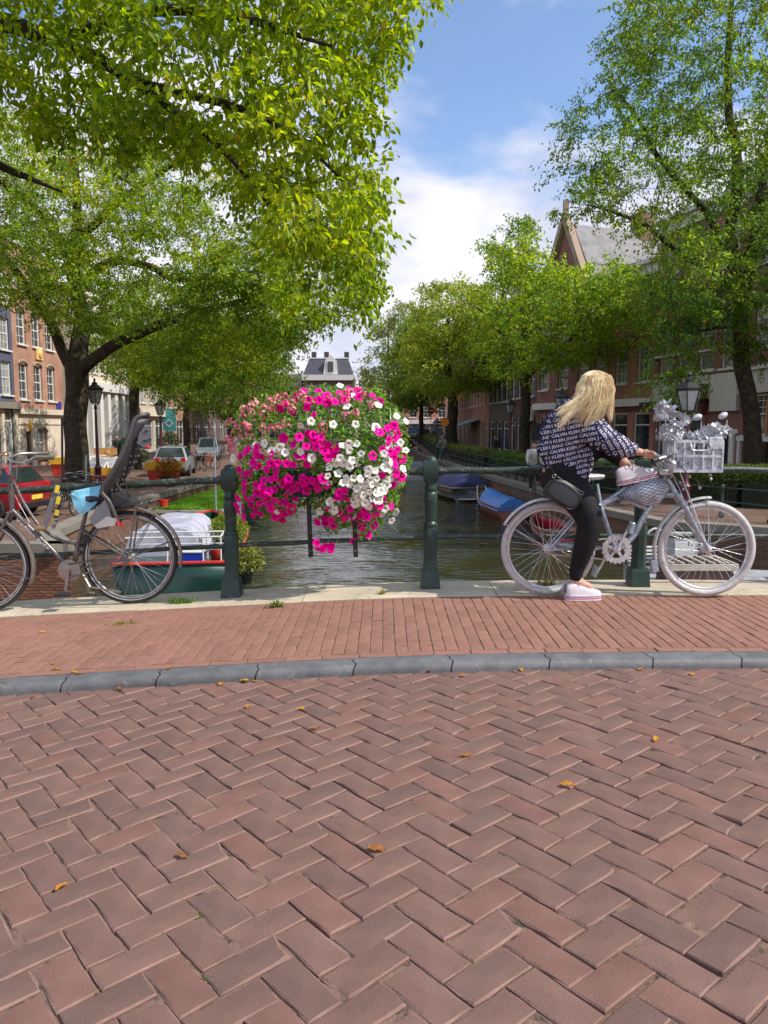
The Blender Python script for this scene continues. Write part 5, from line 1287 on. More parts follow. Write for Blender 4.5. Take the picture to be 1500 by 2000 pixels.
def house(label, A, B, top, wall, floors, base=QZ, depth=9, roof='flat', extra=None, side=None, cat='house', sillm=None, framem=None, loc_name='canal_house'):
    """A->B is the facade left to right as seen from the canal; floors: (z0, [ (s centre, width, height, style, glass) ])"""
    A3, B3 = Vector((A[0], A[1], 0)), Vector((B[0], B[1], 0)); u = (B3-A3).normalized(); L_ = (B3-A3).length; nrm = Vector((u.y, -u.x, 0))
    root = empty(loc_name, (A[0], A[1], base), label, cat)
    pt = lambda s, z, o=0: A3+u*s+nrm*o+Vector((0, 0, z))
    ops = []
    for (z0, ws) in floors:
        for (s, w, h, st, gl) in ws: ops.append((s-w/2, s+w/2, z0, z0+h, st, gl))
    sx = sorted(set([0, L_]+[o[0] for o in ops]+[o[1] for o in ops])); sz = sorted(set([base, top]+[o[2] for o in ops]+[o[3] for o in ops]))
    sx = [s for s in sx if 0 <= s <= L_]; V = []; Fc = []; UV = []
    def q(a, b, c, d, uv):
        o = len(V); V.extend([a, b, c, d]); Fc.append((o, o+1, o+2, o+3)); UV.extend(uv)
    for i in range(len(sx)-1):
        for j in range(len(sz)-1):
            cx, cz = (sx[i]+sx[i+1])/2, (sz[j]+sz[j+1])/2
            if any(o[0] < cx < o[1] and o[2] < cz < o[3] for o in ops): continue
            a, b, c, d = sx[i], sx[i+1], sz[j], sz[j+1]
            q(pt(a, c), pt(b, c), pt(b, d), pt(a, d), [(a, c), (b, c), (b, d), (a, d)])
    for (a, b, c, d, st, gl) in ops:
        e = -.22
        q(pt(a, c), pt(a, c, e), pt(a, d, e), pt(a, d), [(0, c), (.2, c), (.2, d), (0, d)]); q(pt(b, c, e), pt(b, c), pt(b, d), pt(b, d, e), [(0, c), (.2, c), (.2, d), (0, d)])
        q(pt(a, d, e), pt(b, d, e), pt(b, d), pt(a, d), [(a, 0), (b, 0), (b, .2), (a, .2)]); q(pt(a, c), pt(b, c), pt(b, c, e), pt(a, c, e), [(a, 0), (b, 0), (b, .2), (a, .2)])
    for s_, o1 in ((0, 1), (L_, 0)):
        q(pt(s_, base), pt(s_, base, -depth), pt(s_, top, -depth), pt(s_, top), [(0, base), (depth, base), (depth, top), (0, top)])
    q(pt(0, base, -depth), pt(L_, base, -depth), pt(L_, top, -depth), pt(0, top, -depth), [(0, base), (L_, base), (L_, top), (0, top)])
    q(pt(0, top), pt(L_, top), pt(L_, top, -depth), pt(0, top, -depth), [(0, 0), (L_, 0), (L_, depth), (0, depth)])
    me = bpy.data.meshes.new('wall'); me.from_pydata([tuple(v-root.location) for v in V], [], Fc); me.materials.append(wall)
    ul = me.uv_layers.new(name='UVMap'); ul.data.foreach_set('uv', np.array(UV, dtype=np.float32).ravel()); wl = link('wall', me, root)
    ang = math.atan2(u.y, u.x)
    for (a, b, c, d, st, gl) in ops:
        if st == 'none': continue
        if st == 'door':
            g = G(); w, h = b-a, d-c; g.box((0, 0, h/2), (w, .06, h)); g.box((-w*.0, -.04, h*.3), (w*.7, .03, h*.35), bev=.02); g.box((0, -.04, h*.7), (w*.7, .03, h*.3), bev=.02); me2 = g.mesh('door', gl)
            o = link('door', me2, root); o.rotation_euler = (0, 0, ang); o.location = pt((a+b)/2, c, -.16)-root.location; continue
        mw, mp_ = window_meshes(b-a, d-c, st, gl); o = link('window', mw, root); o.rotation_euler = (0, 0, ang); o.location = pt((a+b)/2, c, -.13)-root.location
        p = link('pane', mp_, o)
        if st not in ('shop',):
            g = G(); g.box((0, -.1, -.045), (b-a+.16, .3, .09)); k = ('sill', round(b-a, 2))
            if k not in WM: WM[k] = g.mesh('window_sill', sillm or m_wht)
            s2 = link('window_sill', WM[k], o)
    U = lambda name, g, m, sm=False: part(name, g, m, root, smooth=sm)
    if roof in ('flat', 'cornice'):
        g = G(); g.prism([pt(-.05, top-.02, .35), pt(L_+.05, top-.02, .35), pt(L_+.05, top-.02, -.2), pt(-.05, top-.02, -.2)], (0, 0, .22)); g.prism([pt(0, top-.55, .12), pt(L_, top-.55, .12), pt(L_, top-.55, .003), pt(0, top-.55, .003)], (0, 0, .52)); U('cornice', g, m_wht)
    if roof == 'mansard':
        g = G(); h = 2.6; g.add([pt(0, top, 0), pt(L_, top, 0), pt(L_-.9, top+h, -1.4), pt(.9, top+h, -1.4), pt(0, top, -depth), pt(L_, top, -depth), pt(L_-.9, top+h, -depth+1.4), pt(.9, top+h, -depth+1.4)], [(0, 1, 2, 3), (1, 5, 6, 2), (5, 4, 7, 6), (4, 0, 3, 7), (3, 2, 6, 7)]); U('roof', g, m_slate)
        g = G(); g.prism([pt(-.1, top-.7, .5), pt(L_+.1, top-.7, .5), pt(L_+.1, top-.7, 0.01), pt(-.1, top-.7, 0.01)], (0, 0, .8)); U('cornice', g, m_wht)
        g = G(); c = L_*.55; g.prism([pt(c-1.1, top+.1, -.1), pt(c+1.1, top+.1, -.1), pt(c+.8, top+2.3, -.1), pt(c, top+3.1, -.1), pt(c-.8, top+2.3, -.1)], -nrm*1.3); dm = U('dormer', g, m_wht)
        mw, mp_ = window_meshes(.95, 1.7, 'sash', m_glass); o = link('window', mw, dm); o.rotation_euler = (0, 0, ang); o.location = pt(c, top+.45, -.06)-root.location
        g = G(); g.box((0, -.06, .85), (.8, .02, 1.5)); pn = link('pane', g.mesh('pane', m_glass), dm); pn.rotation_euler = (0, 0, ang); pn.location = pt(c, top+.45, -.03)-root.location
        g = G(); g.prism([pt(.8, top+h, -1.3), pt(L_-.8, top+h, -1.3), pt(L_-.8, top+h, -1.6), pt(.8, top+h, -1.6)], (0, 0, .18)); U('ridge', g, m_wht)
        for c in (.2*L_, .45*L_, .85*L_): g = G(); g.prism([pt(c-.35, top+h, -2.2), pt(c+.35, top+h, -2.2), pt(c+.35, top+h, -2.8), pt(c-.35, top+h, -2.8)], (0, 0, 1.1)); U('chimney', g, m_bk3)
    if roof.startswith('gable'):
        ap = float(roof[5:]); g = G(); m_ = L_/2
        g.add([pt(0, top), pt(L_, top), pt(m_, ap), pt(0, top, -.4), pt(L_, top, -.4), pt(m_, ap, -.4)], [(0, 1, 2), (3, 5, 4), (0, 2, 5, 3), (1, 4, 5, 2)]); o = U('gable', g, wall)
        ul = o.data.uv_layers.new(name='UVMap'); co = [(v.co.x*u.x+v.co.y*u.y, v.co.z) for v in o.data.vertices]; ul.data.foreach_set('uv', np.array([co[l.vertex_index] for l in o.data.loops], dtype=np.float32).ravel())
        g = G(); g.bar(pt(-.1, top-.1, .1), pt(m_, ap+.22, .1), .42, .34); g.bar(pt(L_+.1, top-.1, .1), pt(m_, ap+.22, .1), .42, .34); g.box(pt(m_, ap+.7, .1), (.3, .3, 1.0)); U('gable_coping', g, m_stone)
        g = G(); g.add([pt(0, top, -.41), pt(m_, ap-.25, -.41), pt(m_, ap-.25, -depth-4), pt(0, top, -depth-4)], [(0, 1, 2, 3)]); g.add([pt(L_, top, -.41), pt(m_, ap-.25, -.41), pt(m_, ap-.25, -depth-4), pt(L_, top, -depth-4)], [(0, 1, 2, 3)]); solid(U('roof', g, m_slateg), .12)
        g = G(); g.prism([pt(m_-.5, ap-1.2, -5), pt(m_+.5, ap-1.2, -5), pt(m_+.5, ap-1.2, -6.2), pt(m_-.5, ap-1.2, -6.2)], (0, 0, 2.1)); U('chimney', g, m_bk4)
    if extra: extra(root, pt, L_, ang, u, nrm, U)
    return root
def strip(U, pt, name, m, s0, s1, z0, z1, o0, o1):
    g = G(); g.prism([pt(s0, z0, o1), pt(s1, z0, o1), pt(s1, z0, o0), pt(s0, z0, o0)], (0, 0, z1-z0)); return U(name, g, m)
def row(L_, n, w, h, st, gl, m0=.55): return [(m0+w/2+(L_-2*m0-w)*(i/(n-1) if n > 1 else .5), w, h, st, gl) for i in range(n)]
# ---- left bank
LX = lambda d: -20.8+.025*(d-50)
def exA(root, pt, L_, ang, u, nrm, U):
    strip(U, pt, 'shop_cornice', mat('weathered_cornice', S(150, 140, 126, .8), .7), 0, L_, 2.36, 2.72, .01, .4)
    for s in np.linspace(.15, L_-.15, 6): strip(U, pt, 'pilaster', m_cream, s-.13, s+.13, QZ, 2.36, .0, .14)
    g = G(); g.prism([pt(L_*.35, 8.0, .06), pt(L_*.98, 8.0, .06), pt(L_*.98, 9.0, .06), pt(L_*.35, 9.6, .06)], -nrm*.05); U('gable_trim', g, m_cream)
house('narrow slate blue house with white sash windows at the left edge of the street', (LX(36.5), 36.5), (LX(44), 44), 9.4, m_gb_, [(QZ+.5, row(7.5, 5, 1.15, 2.8, 'shop', m_curt, .3)), (3.13, row(7.5, 5, 1.08, 1.85, 'sash6', m_curt, .25)), (5.6, row(7.5, 5, 1.08, 1.75, 'sash6', m_curt, .25))], extra=exA)
def exB(root, pt, L_, ang, u, nrm, U):
    strip(U, pt, 'cornice', m_cream, -.02, L_+.05, 2.1, 2.42, .01, .30); strip(U, pt, 'cornice', m_cream, 0, L_, 1.5, 1.62, .01, .14)
    strip(U, pt, 'ground_floor_render', m_cream, 0, .95, QZ, 2.1, .004, .08); strip(U, pt, 'ground_floor_render', m_cream, 1.55, 2.2, QZ, 2.1, .004, .08); strip(U, pt, 'ground_floor_render', m_cream, 3.6, L_, QZ, 2.1, .004, .08)
    strip(U, pt, 'ground_floor_render', m_cream, .95, 1.55, 1.1, 2.1, .004, .08); strip(U, pt, 'ground_floor_render', m_cream, 2.2, 3.6, 1.25, 2.1, .004, .08)
    g = G(); pts = [pt(2.9+.7*math.cos(t), 1.05+.32*math.sin(t), .10) for t in np.linspace(0, PI, 11)]; g.tube(pts, .05, 6); U('arch', g, m_stone)
    g = G(); g.lathe(pt(.7, 1.1, .45), [(.05, 0), (.12, .08), (.17, .40), (.12, .46), (.04, .62), (.02, .75)], 6); U('wall_lantern', g, mat('amber_glass', S(214, 160, 60), .3))
    g = G(); g.tube([pt(.7, 1.1, .45), pt(.7, .9, .4), pt(.6, .85, .1)], .03, 5); U('lantern_arm', g, m_blk)
    g = G(); g.box(pt(3.1, 5.75, .05), (.1, .85, .8), bev=.03); g.ball(pt(3.1, 5.75, .12), (.12, .26, .3), 8, 6); U('facade_stone', g, mat('gilded_stone', S(228, 188, 110), .5))
    g = G(); o_ = pt(5.4, 2.55, .04); g.prism([pt(5.15, 2.5, .05), pt(5.85, 2.5, .05), pt(5.85, 2.95, .05), pt(5.15, 2.95, .05)], -nrm*.03); U('street_sign', g, mat('sign_blue', (.04, .05, .25), .3))
    for s in (1.1, 2.9, 4.6)[:3]:
        for z0, h in ((2.95, 2.0), (6.1, 1.85)):
            g = G(); g.tube([pt(s+.55*math.cos(t), z0+h+.02+.20*math.sin(t), .03) for t in np.linspace(0, PI, 9)], [(.07, .05)]*9, 5); U('window_arch', g, m_stone)
house('tall salmon brick house with a cream ground floor on the left bank', (LX(44.05), 44.05), (LX(50.3), 50.3), 12.2, m_bk1, [(QZ+.15, [(1.25, .6, 2.1, 'door', m_doorg)]), (.0-.55, [(2.9, 1.3, 1.85, 'sash', m_curt), (4.9, .55, 1.6, 'plain', m_glass)]), (2.95, [(1.1, 1.02, 2.05, 'sash', m_glass), (2.9, 1.02, 2.05, 'sash', m_glass), (4.6, 1.02, 2.05, 'sash', m_glass)]), (6.1, [(1.1, 1.02, 1.9, 'sash', m_glass), (2.9, 1.02, 1.9, 'sash', m_glass), (4.6, 1.02, 1.9, 'sash', m_glass)]), (9.2, row(6.2, 3, 1.0, 1.7, 'sash', m_glass))], extra=exB)
def exC(root, pt, L_, ang, u, nrm, U):
    for s in np.linspace(.3, L_-.3, 7): strip(U, pt, 'pilaster', m_wht, s-.28, s+.28, QZ+.25, 3.9, .0, .34)
    strip(U, pt, 'cornice', m_wht, 0, L_, 3.9, 4.5, .01, .5); strip(U, pt, 'plinth', m_beige, 0, L_, QZ, QZ+.25, .01, .4)
house('white house front with a row of tall pilasters behind the street lamp', (LX(52.6), 52.6), (LX(62), 62), 11, m_cream, [(QZ+.3, row(9.4, 6, .85, 4.0, 'sash', m_glass, .6)), (5.2, row(9.4, 5, 1.1, 2.2, 'sash', m_glass)), (8.2, row(9.4, 5, 1.1, 1.9, 'sash', m_glass))], extra=exC)
def exD(root, pt, L_, ang, u, nrm, U):
    strip(U, pt, 'shop_front', m_cream, 0, L_, 2.3, 2.9, .01, .35)
    g = G(); g.prism([pt(L_*.9, 1.0, .1), pt(L_*.9, 1.0, 1.3), pt(L_*.9, 3.0, 1.3), pt(L_*.9, 3.0, .1)], u*.08); U('hanging_sign', g, mat('teal_sign', S(70, 150, 150), .5))
    g = G(); put_text(g, 'O', pt(L_*.9-.05, 1.35, .7), nrm*-1, Vector((0, 0, 1)), 1.1); U('sign_letter', g, m_wht)
house('grey shop house with wide display windows and a teal hanging sign', (LX(62.2), 62.2), (LX(71.5), 71.5), 10.5, m_beige, [(QZ+.2, row(9.3, 3, 2.4, 2.9, 'shop', m_glass, .3)), (3.4, row(9.3, 4, 1.2, 2.1, 'sash', m_curt)), (6.6, row(9.3, 4, 1.2, 2, 'sash', m_curt))], extra=exD)
house('brick house with white frames beyond the teal sign on the left bank', (LX(71.8), 71.8), (LX(81), 81), 12, m_bk1, [(QZ+.2, row(9.2, 3, 2.3, 2.8, 'shop', m_glass, .3)), (3.2, row(9.2, 4, 1.1, 2.1, 'sash', m_glass)), (6.3, row(9.2, 4, 1.1, 2, 'sash', m_glass))], roof='cornice')
house('dark grey house near the far end of the left bank', (LX(81.3), 81.3), (LX(96), 96), 12, m_bk3, [(QZ+.2, row(14, 4, 2.3, 2.8, 'shop', m_glass, .3)), (3.2, row(14, 6, 1.1, 2.1, 'sash', m_glass)), (6.3, row(14, 6, 1.1, 2, 'sash', m_glass))], roof='cornice')
# ---- far end of the canal
def F_(px, d): p = at(px, 835, d); return (p.x, d)
house('dark brick house with white cornice and slate mansard roof closing the canal', F_(592, 116), F_(691, 116), 9.0, m_bk3, [(QZ+.3, row(7.6, 4, 1.2, 2.4, 'shop', m_glass, .3)), (2.3, row(7.6, 4, 1.05, 2.0, 'sash6', m_glass, .4)), (5.6, row(7.6, 5, .95, 2.1, 'sash6', m_curt, .35))], roof='mansard', depth=8)
house('low grey house with a steep pale roof right of the mansard house', F_(693, 120), F_(762, 120), 5.2, m_beige, [(1.5, row(5.5, 3, 1.0, 1.7, 'sash', m_glass, .4)), (QZ+.3, row(5.5, 2, 1.6, 2, 'shop', m_glass, .4))], roof='gable8.6')
house('beige plastered house left of the mansard house at the canal end', F_(520, 118), F_(590, 118), 9.3, m_beige, [(QZ+.3, row(5.4, 2, 1.8, 2.4, 'shop', m_glass, .4)), (2.4, row(5.4, 3, 1.0, 1.9, 'sash', m_glass, .4)), (5.6, row(5.4, 3, 1.0, 1.9, 'sash', m_glass, .4))], roof='cornice')
house('brick house behind the leaves at the far left of the canal end', F_(395, 117), F_(518, 117), 10.5, m_bk4, [(QZ+.3, row(9.4, 4, 1.8, 2.4, 'shop', m_glass, .4)), (2.4, row(9.4, 5, 1.1, 2.0, 'sash', m_glass, .4)), (5.8, row(9.4, 5, 1.1, 2.0, 'sash', m_glass, .4))], roof='cornice')
house('pale house front with a white shop fascia behind the far trees', F_(765, 122), F_(905, 122), 9, m_bk4, [(QZ+.3, row(11.3, 4, 2.3, 2.6, 'shop', m_glass, .4)), (2.9, row(11.3, 5, 1.2, 2.1, 'sash', m_glass, .5)), (6, row(11.3, 5, 1.2, 1.9, 'sash', m_glass, .5))], roof='cornice', extra=lambda root, pt, L_, ang, u, nrm, U: strip(U, pt, 'fascia', m_wht, 0, L_, 1.9, 2.5, .01, .6))
# ---- right bank
R0, R1, R2, R3, R4, R5 = (15.8, 21.5), (15.5, 33.7), (13.95, 40.0), (10.0, 50.7), (8.75, 64.6), (8.1, 99)
def lp(a, b, t): return (lerp(a[0], b[0], t), lerp(a[1], b[1], t))
def exR0(root, pt, L_, ang, u, nrm, U):
    strip(U, pt, 'fascia', m_pan, 0, L_, 2.75, 3.7, .01, .16); strip(U, pt, 'cornice', m_wht, 0, L_, 3.7, 3.85, .01, .3); strip(U, pt, 'door_frame', m_wht, 0, L_, .75, .95, .01, .12)
    for s in (.15, 1.9, 3.4): strip(U, pt, 'pilaster', m_wht, s-.1, s+.1, QZ, .75, .0, .1)
    for s in (.9, 1.15, 2.2): g = G(); g.box(pt(s, 1.75, -.05), (.1, .1, 1.4)); U('orange_lamp', g, mat('amber_lamp', S(214, 150, 50), .4))
house('dark fronted brick house with big windows at the right edge of the street', R1, R0, 11.5, m_bk2, [(QZ+.1, [(1.0, 1.2, 1.7, 'door', m_blk), (2.7, 1.2, 1.7, 'door', m_blk), (4.6, 1.5, 1.7, 'door', m_blk), (7, 1.5, 1.7, 'door', m_blk)]), (1.0, row(12.2, 5, 1.9, 1.7, 'casement', m_glass, .3)), (4.6, row(12.2, 5, 1.5, 2.3, 'sash', m_curt, .9)), (8.0, row(12.2, 5, 1.4, 2.0, 'sash', m_curt, .9))], extra=exR0)
def exR1(root, pt, L_, ang, u, nrm, U):
    strip(U, pt, 'fascia_panel', m_pan, .05, L_*.70, 2.62, 3.72, .01, .22); strip(U, pt, 'fascia_panel', m_pan, L_*.72, L_-.02, 2.05, 3.72, .01, .22)
    strip(U, pt, 'awning_box', m_blk, -.3, L_*.70, 2.42, 2.60, .01, .7); strip(U, pt, 'post', m_dkred, L_*.66, L_*.70, 1.9, 3.3, .24, .5); strip(U, pt, 'door_frame', m_wht, L_*.62, L_, 1.05, 1.25, .01, .12)
    g = G(); put_text(g, 'ZEN', pt(L_*.50, 2.02, .06), u, Vector((0, 0, 1)), .42); U('shop_lettering', g, m_cream)
    strip(U, pt, 'pilaster', m_wht, L_-.5, L_-.2, QZ, 1.05, .0, .12)
    for s in np.linspace(.5, L_-.5, 4): strip(U, pt, 'window_shelf', m_wht, s-.62, s+.62, 4.78, 4.90, .01, .3)
house('dark shop with a long pale fascia panel behind the right street lamp', R2, R1, 11.4, m_bk2, [(QZ+.2, [(1.2, 1.7, 3.2, 'shop', m_glass), (3.1, 1.7, 3.2, 'shop', m_glass), (4.75, 1.1, 2.0, 'door', m_dkred), (5.75, .6, 2.0, 'door', m_blk)]), (3.95, row(6.5, 4, 1.15, .8, 'plain', m_curt, .3)), (4.92, row(6.5, 4, 1.15, 1.5, 'casement', m_curt, .3)), (8.4, row(6.5, 3, 1.1, 1.9, 'sash', m_curt))], extra=exR1)
m1 = lp(R3, R2, .52)
def exR2(root, pt, L_, ang, u, nrm, U):
    strip(U, pt, 'fascia', m_wht, 0, L_, 2.45, 2.85, .01, .35); strip(U, pt, 'fascia_lower_board', m_dkred, 0, L_, 2.2, 2.44, .01, .12)  # white fascia with a dark red board below it
house('brick house with a white shop fascia behind the blonde woman', m1, R2, 9.7, m_bk4, [(QZ+.2, row(5.4, 3, 1.3, 2.9, 'shop', m_glass, .25)), (3.7, row(5.4, 3, 1.1, 2.1, 'sash6', m_curt, .3)), (7.0, row(5.4, 3, 1.1, 2.0, 'sash6', m_curt, .3))], extra=exR2)
house('tall brown brick house with a steep pointed gable rising above the trees', R3, m1, 8.4, m_bk2, [(QZ+.2, row(5.9, 3, 1.3, 2.9, 'shop', m_glass, .25)), (3.7, row(5.9, 3, 1.1, 2.1, 'sash', m_curt, .3)), (6.3, row(5.9, 3, 1.1, 1.7, 'sash', m_curt, .3)), (8.4-.01, [])], roof='gable13.7', extra=lambda root, pt, L_, ang, u, nrm, U: (strip(U, pt, 'fascia', m_wht, 0, L_, 2.45, 2.85, .01, .35), strip(U, pt, 'gable_window', m_blk, L_/2-.22, L_/2+.22, 9.2, 10.6, .0, .02)))
mm = lp(R4, R3, .5)
house('dark brown shop house with an oxblood awning left of the brick houses', mm, R3, 11, m_bk3, [(QZ+.2, row(6.9, 4, 1.3, 2.9, 'shop', m_glass, .25)), (3.4, row(6.9, 4, .95, 2.1, 'sash', m_glass, .5)), (6.6, row(6.9, 4, .95, 2.0, 'sash', m_glass, .5))], roof='cornice', extra=lambda root, pt, L_, ang, u, nrm, U: (strip(U, pt, 'awning', m_dkred, 3.2, L_, 1.55, 1.7, .01, 1.1), strip(U, pt, 'sign_board', m_pan, 4.2, 6.4, 1.75, 2.7, .01, .2)))
house('black painted shop front in the middle of the right bank', R4, mm, 10, m_blk, [(QZ+.2, row(6.9, 3, 1.8, 2.6, 'shop', m_glass, .25)), (3.3, row(6.9, 4, .95, 1.9, 'sash', m_glass, .5)), (6.3, row(6.9, 4, .95, 1.9, 'sash', m_glass, .5))], roof='cornice')
def exR5(root, pt, L_, ang, u, nrm, U):
    g = G(); g.prism([pt(2.0, 1.3, 2.4), pt(2.0, 2.1, .05), pt(2.0, 2.0, .05), pt(2.0, 1.2, 2.35)], u*6.5); U('awning', g, mat('teal_awning', S(120, 160, 165), .7))
house('brick house row with a pale teal awning at the far end of the right bank', R5, R4, 11.5, m_bk4, [(QZ+.2, row(34, 10, 2.2, 2.7, 'shop', m_glass, .6)), (3.3, row(34, 16, 1.0, 2.1, 'sash', m_curt, .8)), (6.5, row(34, 16, 1.0, 2.0, 'sash', m_curt, .8))], roof='cornice', extra=lambda root, pt, L_, ang, u, nrm, U: (lambda g: (g.prism([pt(22, 1.3, 2.4), pt(22, 2.1, .05), pt(22, 2.0, .05), pt(22, 1.2, 2.35)], u*7), U('awning', g, mat('teal_awning', S(120, 160, 165), .7))))(G()))
# ------------------------------------------------------------------ far bridge closing the water
g = G(); g.prism([(-5, 100, WZ-.3), (4, 100, WZ-.3), (4, 100, -1.7), (2.6, 100, -1.25), (-.3, 100, -.95), (-3.4, 100, -1.25), (-5, 100, -1.7)][::-1], (0, 8, 0))
fb = empty('far_bridge', (-.5, 104, WZ), 'low stone bridge crossing the far end of the canal', 'bridge')
part('deck', (lambda q: (q.prism([(-6, 99.9, -.35), (-3, 99.9, -.1), (2, 99.9, -.1), (5, 99.9, -.35), (5, 99.9, -1.15), (-6, 99.9, -1.15)][::-1], (0, 9, 0)), q)[1])(G()), m_stone, fb)
for x in (-4.3, -1.6, 1.2, 3.4): part('pier', (lambda q: (q.box((x, 104, -1.65), (.7, 8.6, 1.1)), q)[1])(G()), m_bk3, fb)
g = G()
for i in range(19): g.bar((-6+i*.6, 100, -.2), (-6+i*.6, 100, .8), .05)
g.tube([(-6, 100, .8), (5, 100, .8)], .04, 6); part('railing', g, m_blk, fb)['kind'] = 'stuff'
# ------------------------------------------------------------------ quay railing, hedges
FN = [(12.5, 15.9), (9.5, 18.4), (7.95, 21.2), (6.75, 25), (6.25, 31), (5.55, 38), (4.9, 48), (4.15, 62), (3.5, 85)]
m_fen = mat('fence_green', (.018, .045, .036), .45, var=.3, scale=4)
fr_ = empty('quay_railing', (9.5, 18.4, QZ), 'low dark green iron railing following the right bank of the canal', 'railing')
FL = sum((Vector(FN[i+1])-Vector(FN[i])).length for i in range(len(FN)-1)); nf = 52
fp = [poly_interp([(*p, 0) for p in FN], (i/nf)) for i in range(nf+1)]
pm = G(); pm.lathe((0, 0, 0), [(.075, 0), (.075, .06), (.05, .10), (.045, .3), (.06, .34), (.04, .38), (.04, .7), (.055, .74), (.055, .80), (.035, .85), (.01, .87)], 10); pmm = pm.mesh('post', m_fen, smooth=40)
for p in fp: o = link('post', pmm, fr_); o.location = Vector((p.x, p.y, zq(p.y)))-fr_.location
for h, nm in ((.78, 'top_rail'), (.42, 'lower_rail')):
    g = G(); g.tube([Vector((p.x, p.y, zq(p.y)+h)) for p in fp], .02, 6); part(nm, g, m_fen, fr_)
m_hleaf = leafmat('hedge_leaf', .55, .25)
def hedge(label, pts, w, h, n, col, seed, lsz=.07, dist=None, cat='hedge'):
    r = np.random.default_rng(seed); t = r.random(n); P3 = np.array([list(poly_interp([(*p, 0) for p in pts], x)) for x in t])
    # mostly near the surface
    a = r.uniform(-1, 1, n); b = r.random(n)**.45; wob = np.array([noise.noise(Vector(p)*.9) for p in P3])*.22+np.array([noise.noise(Vector(p)*.35) for p in P3])*.12
    off = a*w/2; z = QZ+.05+(h+wob)*np.where(np.abs(a) > .8, b, .35+.65*b)
    P = P3.copy(); P[:, 0] += off+r.normal(0, .03, n); P[:, 1] += r.normal(0, .05, n); P[:, 2] = z+np.array([zq(y)-QZ for y in P3[:, 1]])
    D = r.normal(0, 1, (n, 3)); D[:, 2] = np.abs(D[:, 2])*.7; N_ = r.normal(0, .6, (n, 3)); N_[:, 2] += 1
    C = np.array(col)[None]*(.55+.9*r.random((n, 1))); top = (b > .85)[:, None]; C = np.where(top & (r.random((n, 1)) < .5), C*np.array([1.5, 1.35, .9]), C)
    o0 = Vector((*pts[0], QZ)); rt = empty('hedge', o0, label, cat)
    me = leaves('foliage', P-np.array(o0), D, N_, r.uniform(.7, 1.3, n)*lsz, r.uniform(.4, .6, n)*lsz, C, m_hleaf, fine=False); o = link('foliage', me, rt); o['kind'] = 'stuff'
    g = G()
    for i in range(len(pts)-1):
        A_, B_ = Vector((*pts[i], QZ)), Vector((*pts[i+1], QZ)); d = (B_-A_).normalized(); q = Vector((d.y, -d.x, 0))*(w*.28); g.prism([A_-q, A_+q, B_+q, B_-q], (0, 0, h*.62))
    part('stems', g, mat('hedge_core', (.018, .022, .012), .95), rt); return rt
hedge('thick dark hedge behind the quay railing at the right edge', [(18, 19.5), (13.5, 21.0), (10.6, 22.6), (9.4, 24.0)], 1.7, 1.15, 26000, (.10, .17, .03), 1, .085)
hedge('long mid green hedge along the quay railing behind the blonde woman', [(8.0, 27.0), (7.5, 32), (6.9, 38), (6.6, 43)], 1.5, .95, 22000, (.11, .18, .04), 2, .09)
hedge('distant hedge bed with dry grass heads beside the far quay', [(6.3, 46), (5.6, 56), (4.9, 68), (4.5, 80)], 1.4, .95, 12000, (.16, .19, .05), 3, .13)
# ------------------------------------------------------------------ street lamps
m_lamp = mat('lamp_oxblood', (.11, .018, .03), .4, var=.2, scale=4); m_lampb = mat('lamp_black', (.02, .018, .02), .4); m_lglass = mat('lantern_glass', (.42, .42, .40), .15, var=.2, spec=.8)
def lamp(label, x, y, H_, sc=1.0, group='old lantern lamp posts on the quays'):
    b = Vector((x, y, QZ)); r = empty('street_lamp', b, label, 'street lamp', group)
    g = G(); hp = H_-1.0*sc; g.lathe(b, [(.17, 0), (.17, .12), (.13, .2), (.12, .75), (.15, .8), (.085, .9), (.065, 1.0), (.055, hp*.6), (.045, hp-.15), (.08, hp-.12), (.05, hp-.05), (.05, hp)], 12); part('pole', g, m_lamp, r, smooth=45)
    c = b+Vector((0, 0, hp)); g = G()
    for k in range(6):
        a = 2*PI*k/6; d = Vector((math.cos(a), math.sin(a), 0)); g.tube([c+Vector((0, 0, -.05)), c+d*.10*sc+Vector((0, 0, .05*sc)), c+d*.155*sc+Vector((0, 0, .08*sc))], .014*sc, 4); g.bar(c+d*.16*sc+Vector((0, 0, .08*sc)), c+d*.29*sc+Vector((0, 0, .56*sc)), .022*sc)
        g.tube([c+d*.30*sc+Vector((0, 0, .56*sc)), c+d*.34*sc+Vector((0, 0, .68*sc))], [.02*sc, .006], 4)
    g.lathe(c, [(.17*sc, .07*sc), (.17*sc, .095*sc)], 6); g.lathe(c, [(.30*sc, .55*sc), (.32*sc, .60*sc), (.27*sc, .64*sc), (.16*sc, .74*sc), (.11*sc, .76*sc), (.11*sc, .82*sc), (.06*sc, .85*sc), (.03*sc, .88*sc), (.055*sc, .93*sc), (.02*sc, .99*sc), (.005, 1.02*sc)], 6); part('lantern_frame', g, m_lampb, r)
    g = G(); g.lathe(c, [(.148*sc, .10*sc), (.272*sc, .55*sc)], 6); part('lantern_glass', g, m_lglass, r); return r
lpos = lambda px, d: (at(px, 835, d).x, d)
lamp('old oxblood lantern post beside the thick tree trunk on the left bank', *lpos(188, 29), 4.15)
lamp('lantern post rising behind the top of the child seat', *lpos(314, 40), 3.9)
lamp('large lantern post behind the silver flower crate', *lpos(1343, 20), 3.75, 1.1)
lamp('lantern post left of the blonde woman among the right bank trees', *lpos(997, 46), 4.1)
lamp('lantern post just behind the shoulders of the blonde woman', *lpos(1096, 33), 4.0)
